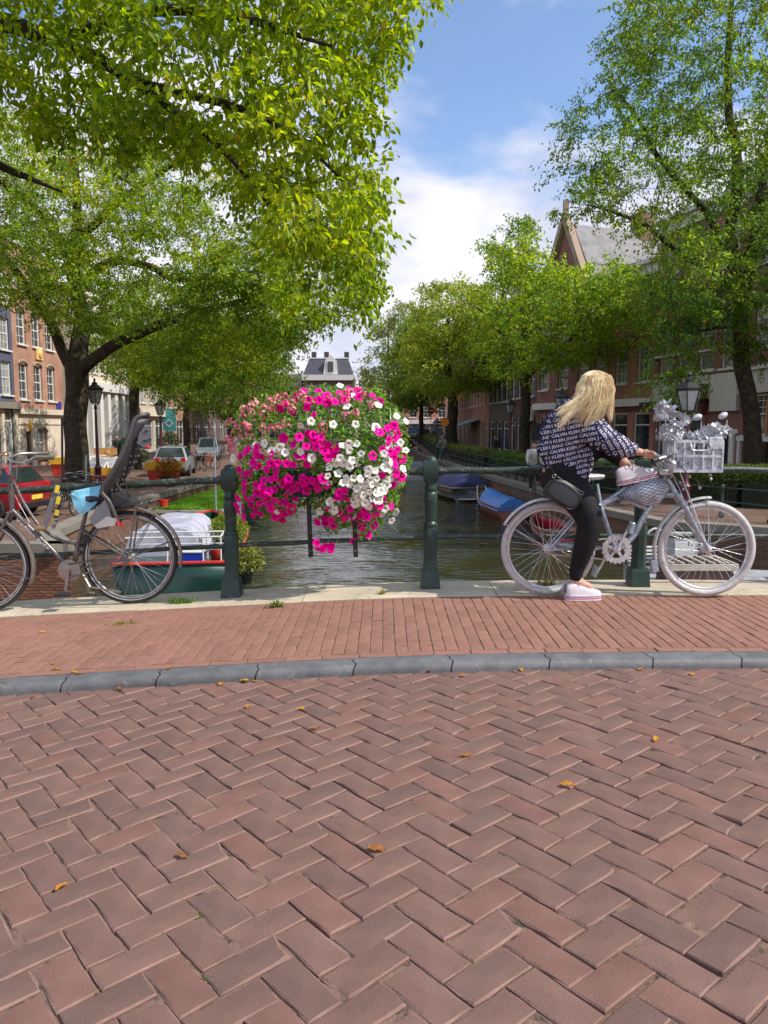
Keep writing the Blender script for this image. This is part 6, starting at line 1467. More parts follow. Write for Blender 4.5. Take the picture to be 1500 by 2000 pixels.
# ------------------------------------------------------------------ trees
m_bark = mat('bark', (.055, .042, .030), .95, var=.4, scale=5, bump=1.0, bscale=22, col2=(.12, .105, .07), c2=(.52, .68), spec=.2)
m_tleaf = leafmat('tree_leaf', .42, .55)
def tree(label, base, limbs, polys, nclu, nleaf, lsz, cols, seed, gap=.0, fine=False, spread=.4, r0=.35, group=None, droop=.35, twig=.012, gs=.35):
    """limbs: polylines of world points with radii; polys: list of (pixel outline, near, far, weight) giving where the crown stands"""
    r = np.random.default_rng(seed); b = Vector(base); root = empty('tree', b, label, 'tree', group)
    g = G(); nodes = []
    for pts, radii in limbs:
        n = 6*(len(pts)-1); P = spline(pts, n); rr_ = [float(np.interp(i/n*(len(pts)-1), range(len(pts)), radii)) for i in range(n+1)]
        P = [p+Vector((noise.noise(p*.8), noise.noise(p*.8+Vector((9, 0, 0))), 0))*.12*min(1, i/4) for i, p in enumerate(P)]
        g.tube(P, rr_, 12); nodes += [(p.x, p.y, p.z, q) for p, q in zip(P[3:], rr_[3:])]
    part('trunk', g, m_bark, root, smooth=80)
    C = []; W_ = sum(p[3] for p in polys); rp = random.Random(seed)
    for (poly, y0, y1, w) in polys:
        x0, x1 = min(p[0] for p in poly), max(p[0] for p in poly); z0, z1 = min(p[1] for p in poly), max(p[1] for p in poly); k = 0; want = int(nclu*w/W_); tries = 0
        while k < want and tries < want*60:
            tries += 1; px, py = rp.uniform(x0, x1), rp.uniform(z0, z1)
            if not inpoly(px, py, poly): continue
            e = min(1, edged(px, py, poly)/120); mid = (y0+y1)/2; hd = (y1-y0)/2*(.35+.65*math.sqrt(e)); Y = mid+hd*rp.uniform(-1, 1); p = at(px, py, Y)
            if noise.noise(p*gs) + .35*noise.noise(p*gs*3) < gap-.35: continue
            C.append(p); k += 1
    C = np.array([list(p) for p in C]); N_ = np.array(nodes); order = np.argsort(np.min(np.linalg.norm(C[:, None]-N_[None, ::3, :3], axis=2), axis=1)); gb = G(); 
    for ci in order:
        c = C[ci]; d = np.linalg.norm(N_[:, :3]-c, axis=1)+np.maximum(0, N_[:, 2]-c[2])*.6; j = int(np.argmin(d)); a = Vector(N_[j, :3]); e = Vector(c); ln = (e-a).length
        rad = min(N_[j, 3]*.62, .01+.011*ln) ; rad = max(rad, twig*.6); k = 4 if ln > 1.2 else 3
        mid = a.lerp(e, .5)+Vector((r.normal(0, .08), r.normal(0, .08), .10))*ln
        P = [a, a.lerp(mid, .5)+Vector((0, 0, .02*ln)), mid, mid.lerp(e, .5)+Vector((0, 0, .01*ln)), e]; rr_ = [rad, rad*.8, rad*.62, rad*.45, rad*.3]
        gb.tube(P, rr_, 4, caps=False); add = np.array([[*p, q] for p, q in zip(P[1:], rr_[1:])]); N_ = np.vstack([N_, add])
    # leaves along short twigs around each cluster
    n = len(C)*nleaf; ci = np.repeat(np.arange(len(C)), nleaf); nt = 4; td = norm(r.normal(0, 1, (len(C), nt, 3))*np.array([1, 1, .38])+np.array([0, 0, -droop*.5])); tl = r.uniform(.6, 1.5, (len(C), nt))*spread
    ti = r.integers(0, nt, n); s = r.random(n)**.8; dirs = td[ci, ti]; P = C[ci]+dirs*(tl[ci, ti]*s)[:, None]; P[:, 2] -= droop*.5*(tl[ci, ti]*s)**2/max(.2, spread); P += r.normal(0, lsz*.45, (n, 3))
    for q in range(0, len(C)):
        for k in range(nt):
            if twig > 0 and (q+k) % 2 == 0:
                a = Vector(C[q]); d = Vector(td[q, k]); L_ = tl[q, k]; gb.tube([a, a+d*L_*.5+Vector((0, 0, -droop*.12*L_)), a+d*L_+Vector((0, 0, -droop*.5*L_))], [twig*.35, twig*.25, twig*.12], 3, caps=False)
    o = link('branches', gb.mesh('branches', m_bark, b, fixn=False), root); o['kind'] = 'stuff'
    D = dirs*.6+r.normal(0, .65, (n, 3)); D[:, 2] -= droop; Nn = r.normal(0, .55, (n, 3)); Nn[:, 2] += .8
    cc = np.array(cols); shade = .75+.5*r.random(len(C)); pick = np.clip((r.random(n)*.55+.45*np.array([(noise.noise(Vector(c)*.5)+.5) for c in C])[ci])*len(cc), 0, len(cc)-1).astype(int)
    col = cc[pick]*(shade[ci]*(.75+.5*r.random(n)))[:, None]
    yel = r.random(n) < .006; col[yel] = (.45, .24, .02)
    me = leaves('crown', P-np.array(b), D, Nn, r.uniform(.7, 1.25, n)*lsz, r.uniform(.42, .58, n)*lsz, col, m_tleaf, fine=fine); o = link('crown', me, root); o['kind'] = 'stuff'
    return root
A_ = at
# mid-left elm with the long limb over the water
bx = at(147, 835, 28).x
tree('thick trunked tree beside the left street lamp with a long limb over the canal', (bx, 28, QZ),
     [([(bx, 28, QZ-.1), (bx, 28, QZ+.6), A_(146, 860, 28), A_(149, 760, 28), A_(152, 700, 28)], [.60, .46, .40, .40, .42]),
      ([A_(150, 720, 28), A_(158, 640, 28), A_(146, 540, 28.4), A_(150, 400, 29), A_(140, 250, 29)], [.36, .30, .24, .16, .06]),
      ([A_(150, 735, 28), A_(125, 690, 27.8), A_(98, 630, 27.5), A_(40, 540, 27), A_(-40, 440, 26)], [.24, .20, .17, .12, .06]),
      ([A_(155, 730, 28), A_(178, 705, 27.5), A_(230, 672, 27), A_(300, 640, 26.5), A_(400, 606, 26), A_(500, 580, 25.5)], [.26, .22, .19, .16, .12, .05]),
      ([A_(150, 560, 28), A_(215, 512, 27), A_(290, 520, 26.5), A_(345, 545, 26), A_(440, 538, 25.5), A_(560, 520, 25)], [.18, .15, .12, .09, .06, .03]),
      ([A_(148, 520, 28.5), A_(90, 430, 28), A_(0, 350, 27), A_(-80, 300, 26)], [.18, .15, .12, .05]),
      ([A_(150, 470, 28.5), A_(250, 380, 28), A_(380, 300, 27), A_(520, 260, 26)], [.15, .12, .08, .03])],
     [([(-260, 150), (0, 190), (330, 250), (560, 330), (700, 400), (738, 520), (700, 600), (610, 640), (520, 665), (430, 690), (330, 690), (265, 735), (190, 650), (110, 625), (60, 605), (-30, 590), (-260, 600)], 22, 33, 1.0), ([(170, 640), (600, 620), (560, 720), (430, 760), (250, 750)], 27, 33, .12), ([(190, 470), (580, 480), (560, 600), (240, 610)], 22, 25.5, .07)],
     1650, 95, .120, [(0.114, 0.195, 0.021), (0.165, 0.274, 0.024), (0.245, 0.343, 0.025), (0.427, 0.435, 0.024)], 11, gap=.12, spread=.75, twig=.02)
# near tree reaching in from the upper left, its trunk outside the picture
tb = Vector((-10.6, 16.2, QZ))
tree('leaning elm with yellow green leaves overhanging the bridge from the upper left', tb,
     [([tb, (-10.4, 15.9, 1.5), (-9.6, 14.6, 4.0), (-8.3, 13.0, 5.6)], [.42, .34, .30, .26]),
      ([(-8.3, 13, 5.6), A_(-60, 60, 10.8), A_(110, 85, 10), A_(250, 155, 9.6), A_(400, 270, 9.2), A_(520, 400, 9)], [.22, .14, .09, .065, .045, .02]),
      ([(-8.9, 13.8, 4.9), A_(-100, 300, 11.4), A_(20, 335, 11), A_(120, 375, 10.8)], [.12, .08, .05, .015]),
      ([A_(110, 85, 10), A_(300, 20, 9), A_(480, 40, 8.6), A_(650, 90, 8.4)], [.08, .06, .045, .015]),
      ([A_(250, 155, 9.6), A_(420, 200, 9.3), A_(560, 260, 9), A_(680, 360, 8.8)], [.055, .045, .03, .012]),
      ([A_(-60, 60, 10.8), A_(60, -90, 10), A_(300, -200, 9), A_(600, -160, 8.6)], [.12, .09, .06, .02])],
     [([(-300, -350), (820, -330), (840, -60), (815, 45), (745, 110), (735, 230), (742, 360), (752, 470), (728, 540), (650, 520), (590, 500), (540, 500), (500, 440), (430, 330), (330, 270), (240, 300), (120, 250), (-40, 230), (-300, 260)], 7.6, 11.5, 1.0), ([(540, 450), (740, 450), (742, 560), (690, 640), (590, 640), (520, 560)], 9, 14, .045)],
     1350, 32, .105, [(.14, .24, .012), (.21, .31, .012), (.28, .37, .012), (.36, .41, .014)], 12, gap=.02, fine=True, spread=.28, twig=.008, droop=.6, gs=.9)
tree('slim trunk behind the child seat holding up a dark green crown', (at(262, 835, 43).x, 43, QZ),
     [([(at(262, 835, 43).x, 43, QZ-.1), A_(262, 850, 43), A_(264, 760, 43), A_(270, 640, 43), A_(290, 540, 43)], [.36, .30, .27, .2, .08]), ([A_(264, 760, 43), A_(330, 690, 42), A_(420, 640, 41)], [.16, .12, .05])],
     [([(200, 560), (330, 520), (520, 560), (580, 650), (545, 725), (440, 745), (360, 750), (250, 745), (170, 720), (160, 650)], 37, 47, 1)], 330, 60, .19, [(0.114, 0.205, 0.028), (0.165, 0.274, 0.031), (0.245, 0.320, 0.034)], 13, gap=.0, spread=.9, twig=.03)
tree('thin tree right of the silver cars on the left bank', (at(365, 835, 58).x, 58, QZ),
     [([(at(365, 835, 58).x, 58, QZ-.1), A_(364, 840, 58), A_(366, 760, 58), A_(380, 660, 58)], [.28, .24, .2, .08]), ([A_(366, 760, 58), A_(430, 700, 57)], [.12, .05])],
     [([(300, 640), (420, 610), (540, 640), (570, 730), (530, 790), (440, 800), (350, 795), (300, 760)], 53, 64, 1)], 300, 60, .24, [(0.098, 0.171, 0.028), (0.138, 0.229, 0.034), (0.197, 0.274, 0.034)], 14, gap=.0, spread=1.1, twig=.03)
tree('dark leafy tree at the far end of the left bank', (at(452, 835, 80).x, 80, QZ),
     [([(at(452, 835, 80).x, 80, QZ-.1), A_(452, 820, 80), A_(455, 740, 80)], [.3, .26, .12])],
     [([(400, 700), (470, 660), (550, 690), (590, 760), (560, 810), (470, 812), (400, 800)], 74, 88, 1)], 200, 60, .32, [(0.082, 0.138, 0.031), (0.114, 0.182, 0.034)], 15, spread=1.3, twig=.03)
# right bank
bx = at(1478, 835, 26).x
tree('large bare trunked tree on the right bank reaching past the top of the picture', (bx, 26, QZ),
     [([(bx, 26, QZ-.1), A_(1478, 905, 26), A_(1465, 800, 26), A_(1447, 690, 26), A_(1446, 620, 26), A_(1452, 540, 26)], [.40, .30, .27, .255, .25, .24]),
      ([A_(1450, 600, 26), A_(1425, 480, 26), A_(1440, 330, 26), A_(1420, 180, 26.5), A_(1430, 0, 27), A_(1440, -150, 27)], [.22, .19, .16, .12, .08, .04]),
      ([A_(1450, 580, 26), A_(1475, 450, 26.5), A_(1500, 300, 27), A_(1530, 100, 27)], [.22, .18, .12, .05]),
      ([A_(1430, 500, 26), A_(1370, 410, 25), A_(1290, 310, 24), A_(1230, 210, 23.5), A_(1190, 170, 23)], [.14, .11, .08, .05, .02]),
      ([A_(1440, 560, 26), A_(1340, 500, 25), A_(1240, 430, 24), A_(1140, 400, 23)], [.12, .10, .06, .02]),
      ([A_(1447, 640, 26), A_(1390, 640, 25), A_(1330, 670, 24), A_(1310, 740, 23.6)], [.08, .06, .03, .01])],
     [([(1200, 60), (1235, -250), (1800, -300), (1800, 600), (1600, 660), (1500, 610), (1400, 640), (1300, 600), (1270, 560), (1255, 450), (1130, 425), (1075, 415), (1120, 395), (1110, 320), (1105, 250), (1125, 200), (1180, 170)], 19, 32, 1.0),
      ([(1240, 560), (1480, 540), (1490, 640), (1390, 670), (1330, 700), (1280, 680)], 22, 28, .07), ([(1270, 720), (1330, 700), (1350, 760), (1300, 790)], 23, 24.5, .012), ([(1420, 600), (1500, 640), (1500, 700), (1440, 690)], 24, 27, .01)],
     1450, 90, .118, [(0.081, 0.173, 0.041), (0.115, 0.213, 0.037), (0.164, 0.264, 0.033), (0.302, 0.365, 0.026)], 16, gap=.06, spread=.75, twig=.02)
tree('tree with dark trunk standing left of the blonde woman on the right bank', (at(1024, 835, 44).x, 44, QZ),
     [([(at(1024, 835, 44).x, 44, QZ-.1), A_(1024, 850, 44), A_(1026, 760, 44), A_(1022, 680, 44), A_(1028, 560, 44), A_(1020, 470, 44)], [.36, .30, .27, .22, .14, .05]), ([A_(1026, 740, 44), A_(1090, 680, 43), A_(1180, 620, 42)], [.16, .12, .04]), ([A_(1024, 700, 44), A_(970, 640, 44), A_(930, 600, 44)], [.14, .1, .04])],
     [([(950, 480), (990, 450), (1020, 418), (1050, 455), (1065, 520), (1120, 540), (1220, 550), (1290, 620), (1265, 660), (1220, 695), (1120, 705), (1040, 725), (960, 735), (925, 680), (940, 590), (965, 540)], 37, 50, 1), ([(1090, 520), (1200, 500), (1290, 560), (1260, 640), (1100, 620)], 33, 40, .2)], 620, 58, .20, [(0.149, 0.259, 0.034), (0.209, 0.328, 0.037), (0.328, 0.399, 0.034)], 17, gap=.02, spread=.9, twig=.03, gs=.4)
tree('broad tree beside the teal awning in the middle of the right bank', (at(882, 835, 62).x, 62, QZ),
     [([(at(882, 835, 62).x, 62, QZ-.1), A_(882, 840, 62), A_(884, 770, 62), A_(870, 700, 62), A_(880, 600, 62)], [.55, .46, .38, .25, .1]), ([A_(884, 780, 62), A_(915, 740, 61), A_(960, 690, 60)], [.2, .14, .05])],
     [([(812, 590), (830, 552), (880, 545), (940, 550), (990, 590), (1010, 660), (1000, 740), (930, 762), (880, 768), (820, 750), (795, 690)], 55, 70, 1)], 460, 60, .26, [(0.162, 0.234, 0.041), (0.222, 0.305, 0.045), (0.357, 0.375, 0.041)], 18, spread=1.1, twig=.03)
tree('slim tree in front of the far shops right of the flowers', (at(822, 835, 78).x, 78, QZ),
     [([(at(822, 835, 78).x, 78, QZ-.1), A_(822, 830, 78), A_(824, 740, 78), A_(820, 660, 78)], [.28, .24, .18, .06])],
     [([(762, 680), (790, 620), (840, 620), (880, 680), (880, 770), (830, 790), (775, 790), (745, 740)], 72, 86, 1)], 260, 60, .32, [(0.149, 0.234, 0.056), (0.193, 0.280, 0.056)], 19, spread=1.3, twig=.03)
tree('thin blue green willow closing the right bank near the far bridge', (at(757, 835, 95).x, 95, QZ),
     [([(at(757, 835, 95).x, 95, QZ-.1), A_(757, 800, 95), A_(758, 690, 95), A_(760, 620, 95)], [.3, .24, .14, .05])],
     [([(706, 690), (725, 635), (760, 600), (800, 590), (815, 680), (800, 790), (730, 800), (705, 750)], 90, 102, 1)], 170, 50, .36, [(0.178, 0.234, 0.112), (0.238, 0.280, 0.132)], 20, spread=1.4, twig=.04, gap=.1)
# ------------------------------------------------------------------ boats
def boat(label, cat, stern, bow, beam, free, mats, name='moored_boat', rake=.35, tran=.8, sheer=.25, inner=True):
    S0, B0 = Vector((stern[0], stern[1], WZ)), Vector((bow[0], bow[1], WZ)); u = (B0-S0).normalized(); L_ = (B0-S0).length; w = Vector((u.y, -u.x, 0)); root = empty(name, (S0+B0)/2, label, cat)
    N = 14; rows = []; g = G()
    for i in range(N+1):
        t = i/N; hw = beam/2*(tran+(1-tran)*math.sin(min(1, t*2)*PI/2))*(1 if t < .5 else max(.02, 1-((t-.5)/.5)**2.3)); zt = free+sheer*max(0, t-.4)**1.5*2
        x = t*L_; rows.append((x, hw, zt))
        for (f, z) in ((1, zt), (.94, zt*.45), (.72, -.12), (0, -.28), (-.72, -.12), (-.94, zt*.45), (-1, zt)):
            g.v.append(tuple(S0+u*(x+(rake*max(0, z)/max(.1, free) if t > .9 else 0))+w*(hw*f)+Vector((0, 0, z))))
    for i in range(N):
        for k in range(6): g.f.append((i*7+k, i*7+k+1, (i+1)*7+k+1, (i+1)*7+k)); g.mi.append(0)
    g.f.append(tuple(range(7))); g.mi.append(0); solid(part('hull', g, mats[0], root, smooth=50), .03)
    g = G()
    for s in (1, -1): g.tube([S0+u*x+w*(hw*s)+Vector((0, 0, zt)) for x, hw, zt in rows], .035, 6)
    g.tube([S0+w*rows[0][1]+Vector((0, 0, free)), S0-w*rows[0][1]+Vector((0, 0, free))], .035, 6); part('gunwale', g, mats[1], root)
    if inner:
        g = G(); g.add([S0+u*x+w*(hw*.93*s)+Vector((0, 0, .12)) for x, hw, zt in rows for s in (1, -1)], [(2*i, 2*i+2, 2*i+3, 2*i+1) for i in range(N)]); part('floor_boards', g, mats[2], root)
    PT = lambda x, y, z: S0+u*x+w*y+Vector((0, 0, z))
    return root, PT, rows, L_
m_navyc = mat('navy_canvas', (.035, .035, .12), .7, var=.25, scale=2, bump=.5, bscale=5); m_bl = mat('black_hull', (.014, .012, .02), .2, coat=.5); m_rub = mat('varnished_rail', (.22, .17, .13), .35)
m_tarp = mat('blue_tarp', (.05, .22, .62), .5, var=.2, scale=3, bump=.8, bscale=6); m_orh = mat('orange_hull', (.30, .085, .04), .5, var=.3, scale=3); m_chr = mat('chrome', (.7, .7, .7), .2, metal=.9)
r, PT, rows, L_ = boat('black open boat under a navy canvas cover with a silver swim ladder', 'boat', (4.05, 35.6), (3.1, 42.5), 2.35, .62, (m_bl, m_rub, m_bl))
g = G()
for i, (x, hw, zt) in enumerate(rows[:13]):
    hgt = .62*math.sin(min(1, (i+.6)/2.5)*PI/2)*(1-max(0, (i-8)/8))
    for k in range(9): a = lerp(-1, 1, k/8); g.v.append(tuple(PT(x+.05, a*(hw+.02), zt+.02+hgt*(1-abs(a)**2.6)+.02*math.sin(i*2.1+k))))
for i in range(12):
    for k in range(8): g.f.append((i*9+k, i*9+k+1, (i+1)*9+k+1, (i+1)*9+k)); g.mi.append(0)
g.f.append(tuple(range(9))); g.mi.append(0); part('cover', g, m_navyc, r, smooth=60)
g = G()
for y in (.28, .68): g.tube([PT(-.05, y, .75), PT(-.12, y, .1)], .022, 6)
for z in (.2, .36, .52, .72): g.tube([PT(-.1, .28, z), PT(-.1, .68, z)], .02, 6)
part('swim_ladder', g, m_chr, r)
g = G(); g.prism([PT(-.3, -.6, .10), PT(-.3, 1.0, .10), PT(0, 1.0, .10), PT(0, -.6, .10)], (0, 0, .04)); part('swim_platform', g, m_wht, r)
r, PT, rows, L_ = boat('small orange hulled boat under a bright blue tarpaulin against the right canal wall', 'boat', (4.85, 28.6), (4.5, 33.6), 1.5, .42, (m_orh, m_orh, m_bl))
g = G(); rb2 = random.Random(8)
for i, (x, hw, zt) in enumerate(rows[:14]):
    for k in range(9): a = lerp(-1, 1, k/8); g.v.append(tuple(PT(x-.03, a*(hw+.05), zt-.10*abs(a)**4+(.38-.012*i)*(1-abs(a)**1.6)+rb2.uniform(-.03, .03))))
for i in range(13):
    for k in range(8): g.f.append((i*9+k, i*9+k+1, (i+1)*9+k+1, (i+1)*9+k)); g.mi.append(0)
g.f.append(tuple(range(9))); g.mi.append(0); part('tarpaulin', g, m_tarp, r, smooth=50)
r, PT, rows, L_ = boat('little red dinghy seen through the spokes of the silver rear wheel', 'boat', (5.35, 22.6), (5.2, 25.6), 1.15, .34, (mat('red_hull', (.42, .02, .03), .35), m_rub, m_bl))
g = G(); g.box(PT(1.0, 0, .25), (.9, .25, .05)); part('seat', g, m_rub, r)
r, PT, rows, L_ = boat('long grey boat with a low cabin moored along the far left canal bank', 'boat', (-3.3, 52), (-2.4, 66), 2.6, .7, (mat('grey_hull', (.16, .16, .17), .4), m_wht, m_bl))
g = G(); g.prism([PT(3, -.9, .6), PT(10, -.8, .6), PT(9.5, -.7, 1.15), PT(3.3, -.8, 1.15)], (PT(0, 1.7, 0)-PT(0, 0, 0))); part('cabin', g, m_beige, r)
r, PT, rows, L_ = boat('pale grey boat moored at the right wall beyond the navy covered boat', 'boat', (2.15, 50), (1.7, 59), 2.2, .6, (mat('pale_hull', (.36, .37, .38), .4), m_wht, m_bl))
g = G(); g.prism([PT(2, -.8, .5), PT(7, -.7, .5), PT(6.6, -.6, .95), PT(2.4, -.7, .95)], (PT(0, 1.5, 0)-PT(0, 0, 0))); part('cabin', g, m_slateg, r)
# grey work boat below the right of the bridge
m_gh = mat('light_grey_paint', (.42, .43, .45), .45, var=.12, scale=2, col2=(.30, .29, .27)); m_wd = mat('pale_wood', (.50, .42, .34), .7, var=.2, scale=8, bump=.3); m_brn = mat('brown_board', (.13, .06, .045), .6, var=.2, scale=5)
r = empty('work_boat', (8, 13, WZ), 'light grey flat work boat moored just below the right end of the bridge', 'boat')
g = G(); g.prism([(5.25, 16.6, WZ-.2), (5.0, 13.5, WZ-.2), (5.7, 9.0, WZ-.2), (14, 8.5, WZ-.2), (15, 14.6, WZ-.2)][::-1], (0, 0, .62)); part('hull', g, m_gh, r)
g = G(); g.tube([(5.27, 16.6, WZ+.46), (5.02, 13.5, WZ+.46), (5.72, 9.0, WZ+.46), (14, 8.5, WZ+.46)], .06, 6); part('rub_rail', g, m_bl, r)
g = G(); g.prism([(6.9, 9.5, WZ+.42), (13.5, 9.2, WZ+.42), (14, 14.2, WZ+.42), (7.9, 15.2, WZ+.42)][::-1], (0, 0, .28)); part('deck_house', g, m_gh, r)
g = G(); g.tube(spline([(7.4, 12.2, WZ+.72), (7.6, 12.0, WZ+.73), (7.9, 12.3, WZ+.73), (8.3, 12.0, WZ+.73), (8.4, 12.1, WZ+1.3)], 12), .025, 5); part('mooring_line', g, m_blk, r)
dz = WZ+.42
c = Vector((5.98, 14.6, dz)); bx_ = empty('deck_box', c, 'brown deck box with a pale slatted wooden lid on the grey work boat', 'deck box')
g = G(); g.box(c+Vector((0, 0, .17)), (1.15, .85, .34)); part('box_body', g, m_brn, bx_)
for k in range(7): g = G(); g.box(c+Vector((-.57+k*.19, 0, .47+.0)), (.05, .9, .03)); part('slat', g, m_wd, bx_)
g = G(); g.box(c+Vector((0, -.45, .40)), (1.28, .05, .12)); g.box(c+Vector((0, .45, .40)), (1.28, .05, .12)); g.box(c+Vector((-.63, 0, .40)), (.05, .86, .12)); g.box(c+Vector((.63, 0, .40)), (.05, .86, .12)); part('lid_frame', g, m_wd, bx_)
g = G(); g.box(c+Vector((.1, 0, .44)), (.7, .6, .02)); part('mesh_panel', g, m_dark, bx_)
c = Vector((6.15, 15.7, dz)); bx_ = empty('control_cabinet', c, 'white control cabinet marked 17 behind the deck box', 'cabinet')
g = G(); g.box(c+Vector((0, 0, .42)), (.5, .4, .84), bev=.02); part('cabinet_body', g, m_gh, bx_); g = G(); g.box(c+Vector((-.02, -.21, .38)), (.40, .02, .62), bev=.008); part('door', g, m_wht, bx_)
g = G(); put_text(g, '17', c+Vector((.10, -.224, .60)), (1, 0, 0), (0, 0, 1), .16); part('number', g, m_blk, bx_)
g = G(); g.tube([c+Vector((-.45+.3*math.cos(t), .25, .35+.55*math.sin(t))) for t in np.linspace(PI*.05, PI*.95, 10)], .025, 6); part('hoop', g, m_wht, bx_)
c = Vector((5.55, 15.9, dz)); bx_ = empty('slatted_bench', c, 'white slatted bench on the grey work boat left of the control cabinet', 'bench')
for k in range(5): g = G(); g.box(c+Vector((0, .12*k, .20+.06*k)), (.8, .09, .03)); part('slat', g, m_wht, bx_)
for x in (-.35, .35): g = G(); g.bar(c+Vector((x, 0, 0)), c+Vector((x, .5, .40)), .05); part('leg', g, m_gh, bx_)
# green boat with tarpaulin hut, left
m_gr = mat('boat_green', (.008, .05, .034), .35, var=.2, scale=2, coat=.3); m_rds = mat('boat_red', (.6, .04, .03), .4); m_lilac = mat('pale_tarp', (.50, .50, .58), .5, var=.25, scale=2, bump=.7, bscale=4, col2=(.36, .36, .46))
r, PT, rows, L_ = boat('dark green boat with red gunwale below the left bridge post', 'boat', (-4.2, 15.0), (-5.1, 22.5), 2.5, .75, (m_gr, m_rds, m_brn), tran=.92)
g = G(); g.prism([PT(.02, -1.0, .6), PT(.02, 1.0, .6), PT(1.3, 1.1, .6), PT(1.3, -1.1, .6)], (0, 0, .08)); part('stern_deck', g, m_gr, r)
hut = empty('tarpaulin_hut', PT(2.6, -.2, .6), 'pale grey tarpaulin tent covering the middle of the green boat', 'tarpaulin')
g = G()
for i in range(9):
    x = 1.3+i*.38
    for k in range(11): a = lerp(-1, 1, k/10); g.v.append(tuple(PT(x, -.38+a*.86, .62+.66*(1-abs(a)**6)+.015*math.sin(i*1.9+k*1.3))))
for i in range(8):
    for k in range(10): g.f.append((i*11+k, i*11+k+1, (i+1)*11+k+1, (i+1)*11+k)); g.mi.append(0)
g.f.append(tuple(range(11))); g.mi.append(0); part('sheet', g, m_lilac, hut, smooth=50)
g = G()
for y in (-.1, .6, .95):
    for x in (.1, .9): g.tube([PT(x, y, .66), PT(x, y, 1.25)], .018, 6)
for x in (.1, .9): g.tube([PT(x, -.9, 1.25), PT(x, .95, 1.25)], .018, 6); g.tube([PT(x, -.9, 1.0), PT(x, .95, 1.0)], .012, 6)
g.tube([PT(.1, .95, 1.25), PT(.9, .95, 1.25)], .018, 6); part('white_rail', g, m_wht, r)
c = PT(.5, .35, .69); q = empty('crate', c, 'bright blue plastic crate standing behind the white rail of the green boat', 'crate')
g = G(); g.box(c+Vector((0, 0, .11)), (.42, .3, .2), taper=1.06); part('crate_body', g, mat('crate_blue', (.01, .05, .5), .4), q); g = G(); g.box(c+Vector((0, 0, .215)), (.47, .34, .03), bev=.005); part('rim', g, m_wht, q)
c = PT(.55, .80, .69); q = empty('bucket', c, 'red bucket beside the blue crate on the green boat', 'bucket'); g = G(); g.lathe(c, [(.09, 0), (.12, .26), (.13, .26), (.13, .28)], 14, caps=False); solid(part('bucket_body', g, m_rds, q, smooth=40), .008)
g = G(); g.tube([c+Vector((.12*math.cos(t), 0, .26+.1*math.sin(t))) for t in np.linspace(0, PI, 9)], .006, 5); part('handle', g, m_chr, q)
def plant(label, c, pot_r, pot_h, R_, n, col, lsz, seed, cat='potted plant', pot=None, flat=.8):
    rr2 = np.random.default_rng(seed); c = Vector(c); q = empty('potted_plant', c, label, cat)
    g = G(); g.lathe(c, [(pot_r*.75, 0), (pot_r, pot_h*.9), (pot_r*1.08, pot_h*.9), (pot_r*1.08, pot_h), (pot_r*.9, pot_h), (pot_r*.9, pot_h*.92)], 14); part('pot', g, pot or m_planter, q, smooth=40)
    d = norm(rr2.normal(0, 1, (n, 3))); P = d*(rr2.random((n, 1))**.4)*np.array([R_, R_, R_*flat])+np.array([0, 0, pot_h+R_*.55])
    C = np.array(col)[None]*(.5+rr2.random((n, 1))); D = d+rr2.normal(0, .5, (n, 3)); me = leaves('foliage', P, D, rr2.normal(0, .6, (n, 3))+np.array([0, 0, 1]), rr2.uniform(.6, 1.3, n)*lsz, rr2.uniform(.3, .5, n)*lsz, C, m_hleaf, fine=False)
    o = link('foliage', me, q); o['kind'] = 'stuff'
    g = G()
    for k in range(9): e = Vector(d[k])*R_*.7; g.tube([c+Vector((0, 0, pot_h*.9)), c+Vector((e.x*.5, e.y*.5, pot_h+R_*.3)), c+Vector((e.x, e.y, pot_h+R_*.55+e.z*flat))], .012, 4)
    part('stem', g, m_bark, q)['kind'] = 'stuff'; return q
plant('bushy yellow green shrub in a black pot on the green boat beside the left post', PT(1.5, 1.0, .6), .2, .38, .42, 2600, (.20, .26, .03), .07, 1)
plant('straggling reeds and yellow leaves growing right of the left bridge post', (-3.0, 16.2, WZ+.1), .2, .3, .42, 1200, (.22, .24, .05), .1, 2)
# floating garden behind it
m_grass = leafmat('lawn_leaf', .6, .3)
fg = empty('floating_garden', (-6.5, 28, WZ), 'floating lawn raft edged with pale timber on the left of the canal', 'raft')
A1 = [(-7.75, 25.0), (-5.35, 25.0), (-5.1, 34.5), (-7.5, 34.5)]
g = G(); g.prism([(*p, WZ-.1) for p in A1][::-1], (0, 0, .75)); part('raft_body', g, m_gr, fg)
for a, b in zip(A1, A1[1:]+A1[:1]): g = G(); g.bar((*a, WZ+.68), (*b, WZ+.68), .12, .10); part('timber_edge', g, m_wd, fg)
rg = np.random.default_rng(5); n = 26000; tu, tv = rg.random(n), rg.random(n); P = np.stack([-7.7+2.3*tu+.22*tv, 25.05+9.3*tv, np.full(n, WZ+.66)+.22*np.sin(tu*PI)*np.sin(np.minimum(1, tv*1.4+.15)*PI/1.0*.8)], 1)
D = rg.normal(0, .5, (n, 3)); D[:, 2] = 1; C = np.array([.20, .40, .03])[None]*(.6+.7*rg.random((n, 1)))
me = leaves('grass', P-np.array(fg.location), D, rg.normal(0, 1, (n, 3)), rg.uniform(.07, .14, n), rg.uniform(.02, .035, n), C, m_grass, fine=False); o = link('grass', me, fg); o['kind'] = 'stuff'
g = G(); g.grid(lambda a, b: (-7.72+2.32*a+.22*b, 25.03+9.4*b, WZ+.655+.2*math.sin(a*PI)*math.sin(min(1, b*1.4+.15)*PI*.8)), 8, 12); part('lawn', g, mat('lawn_soil', (.09, .17, .02), .9), fg)
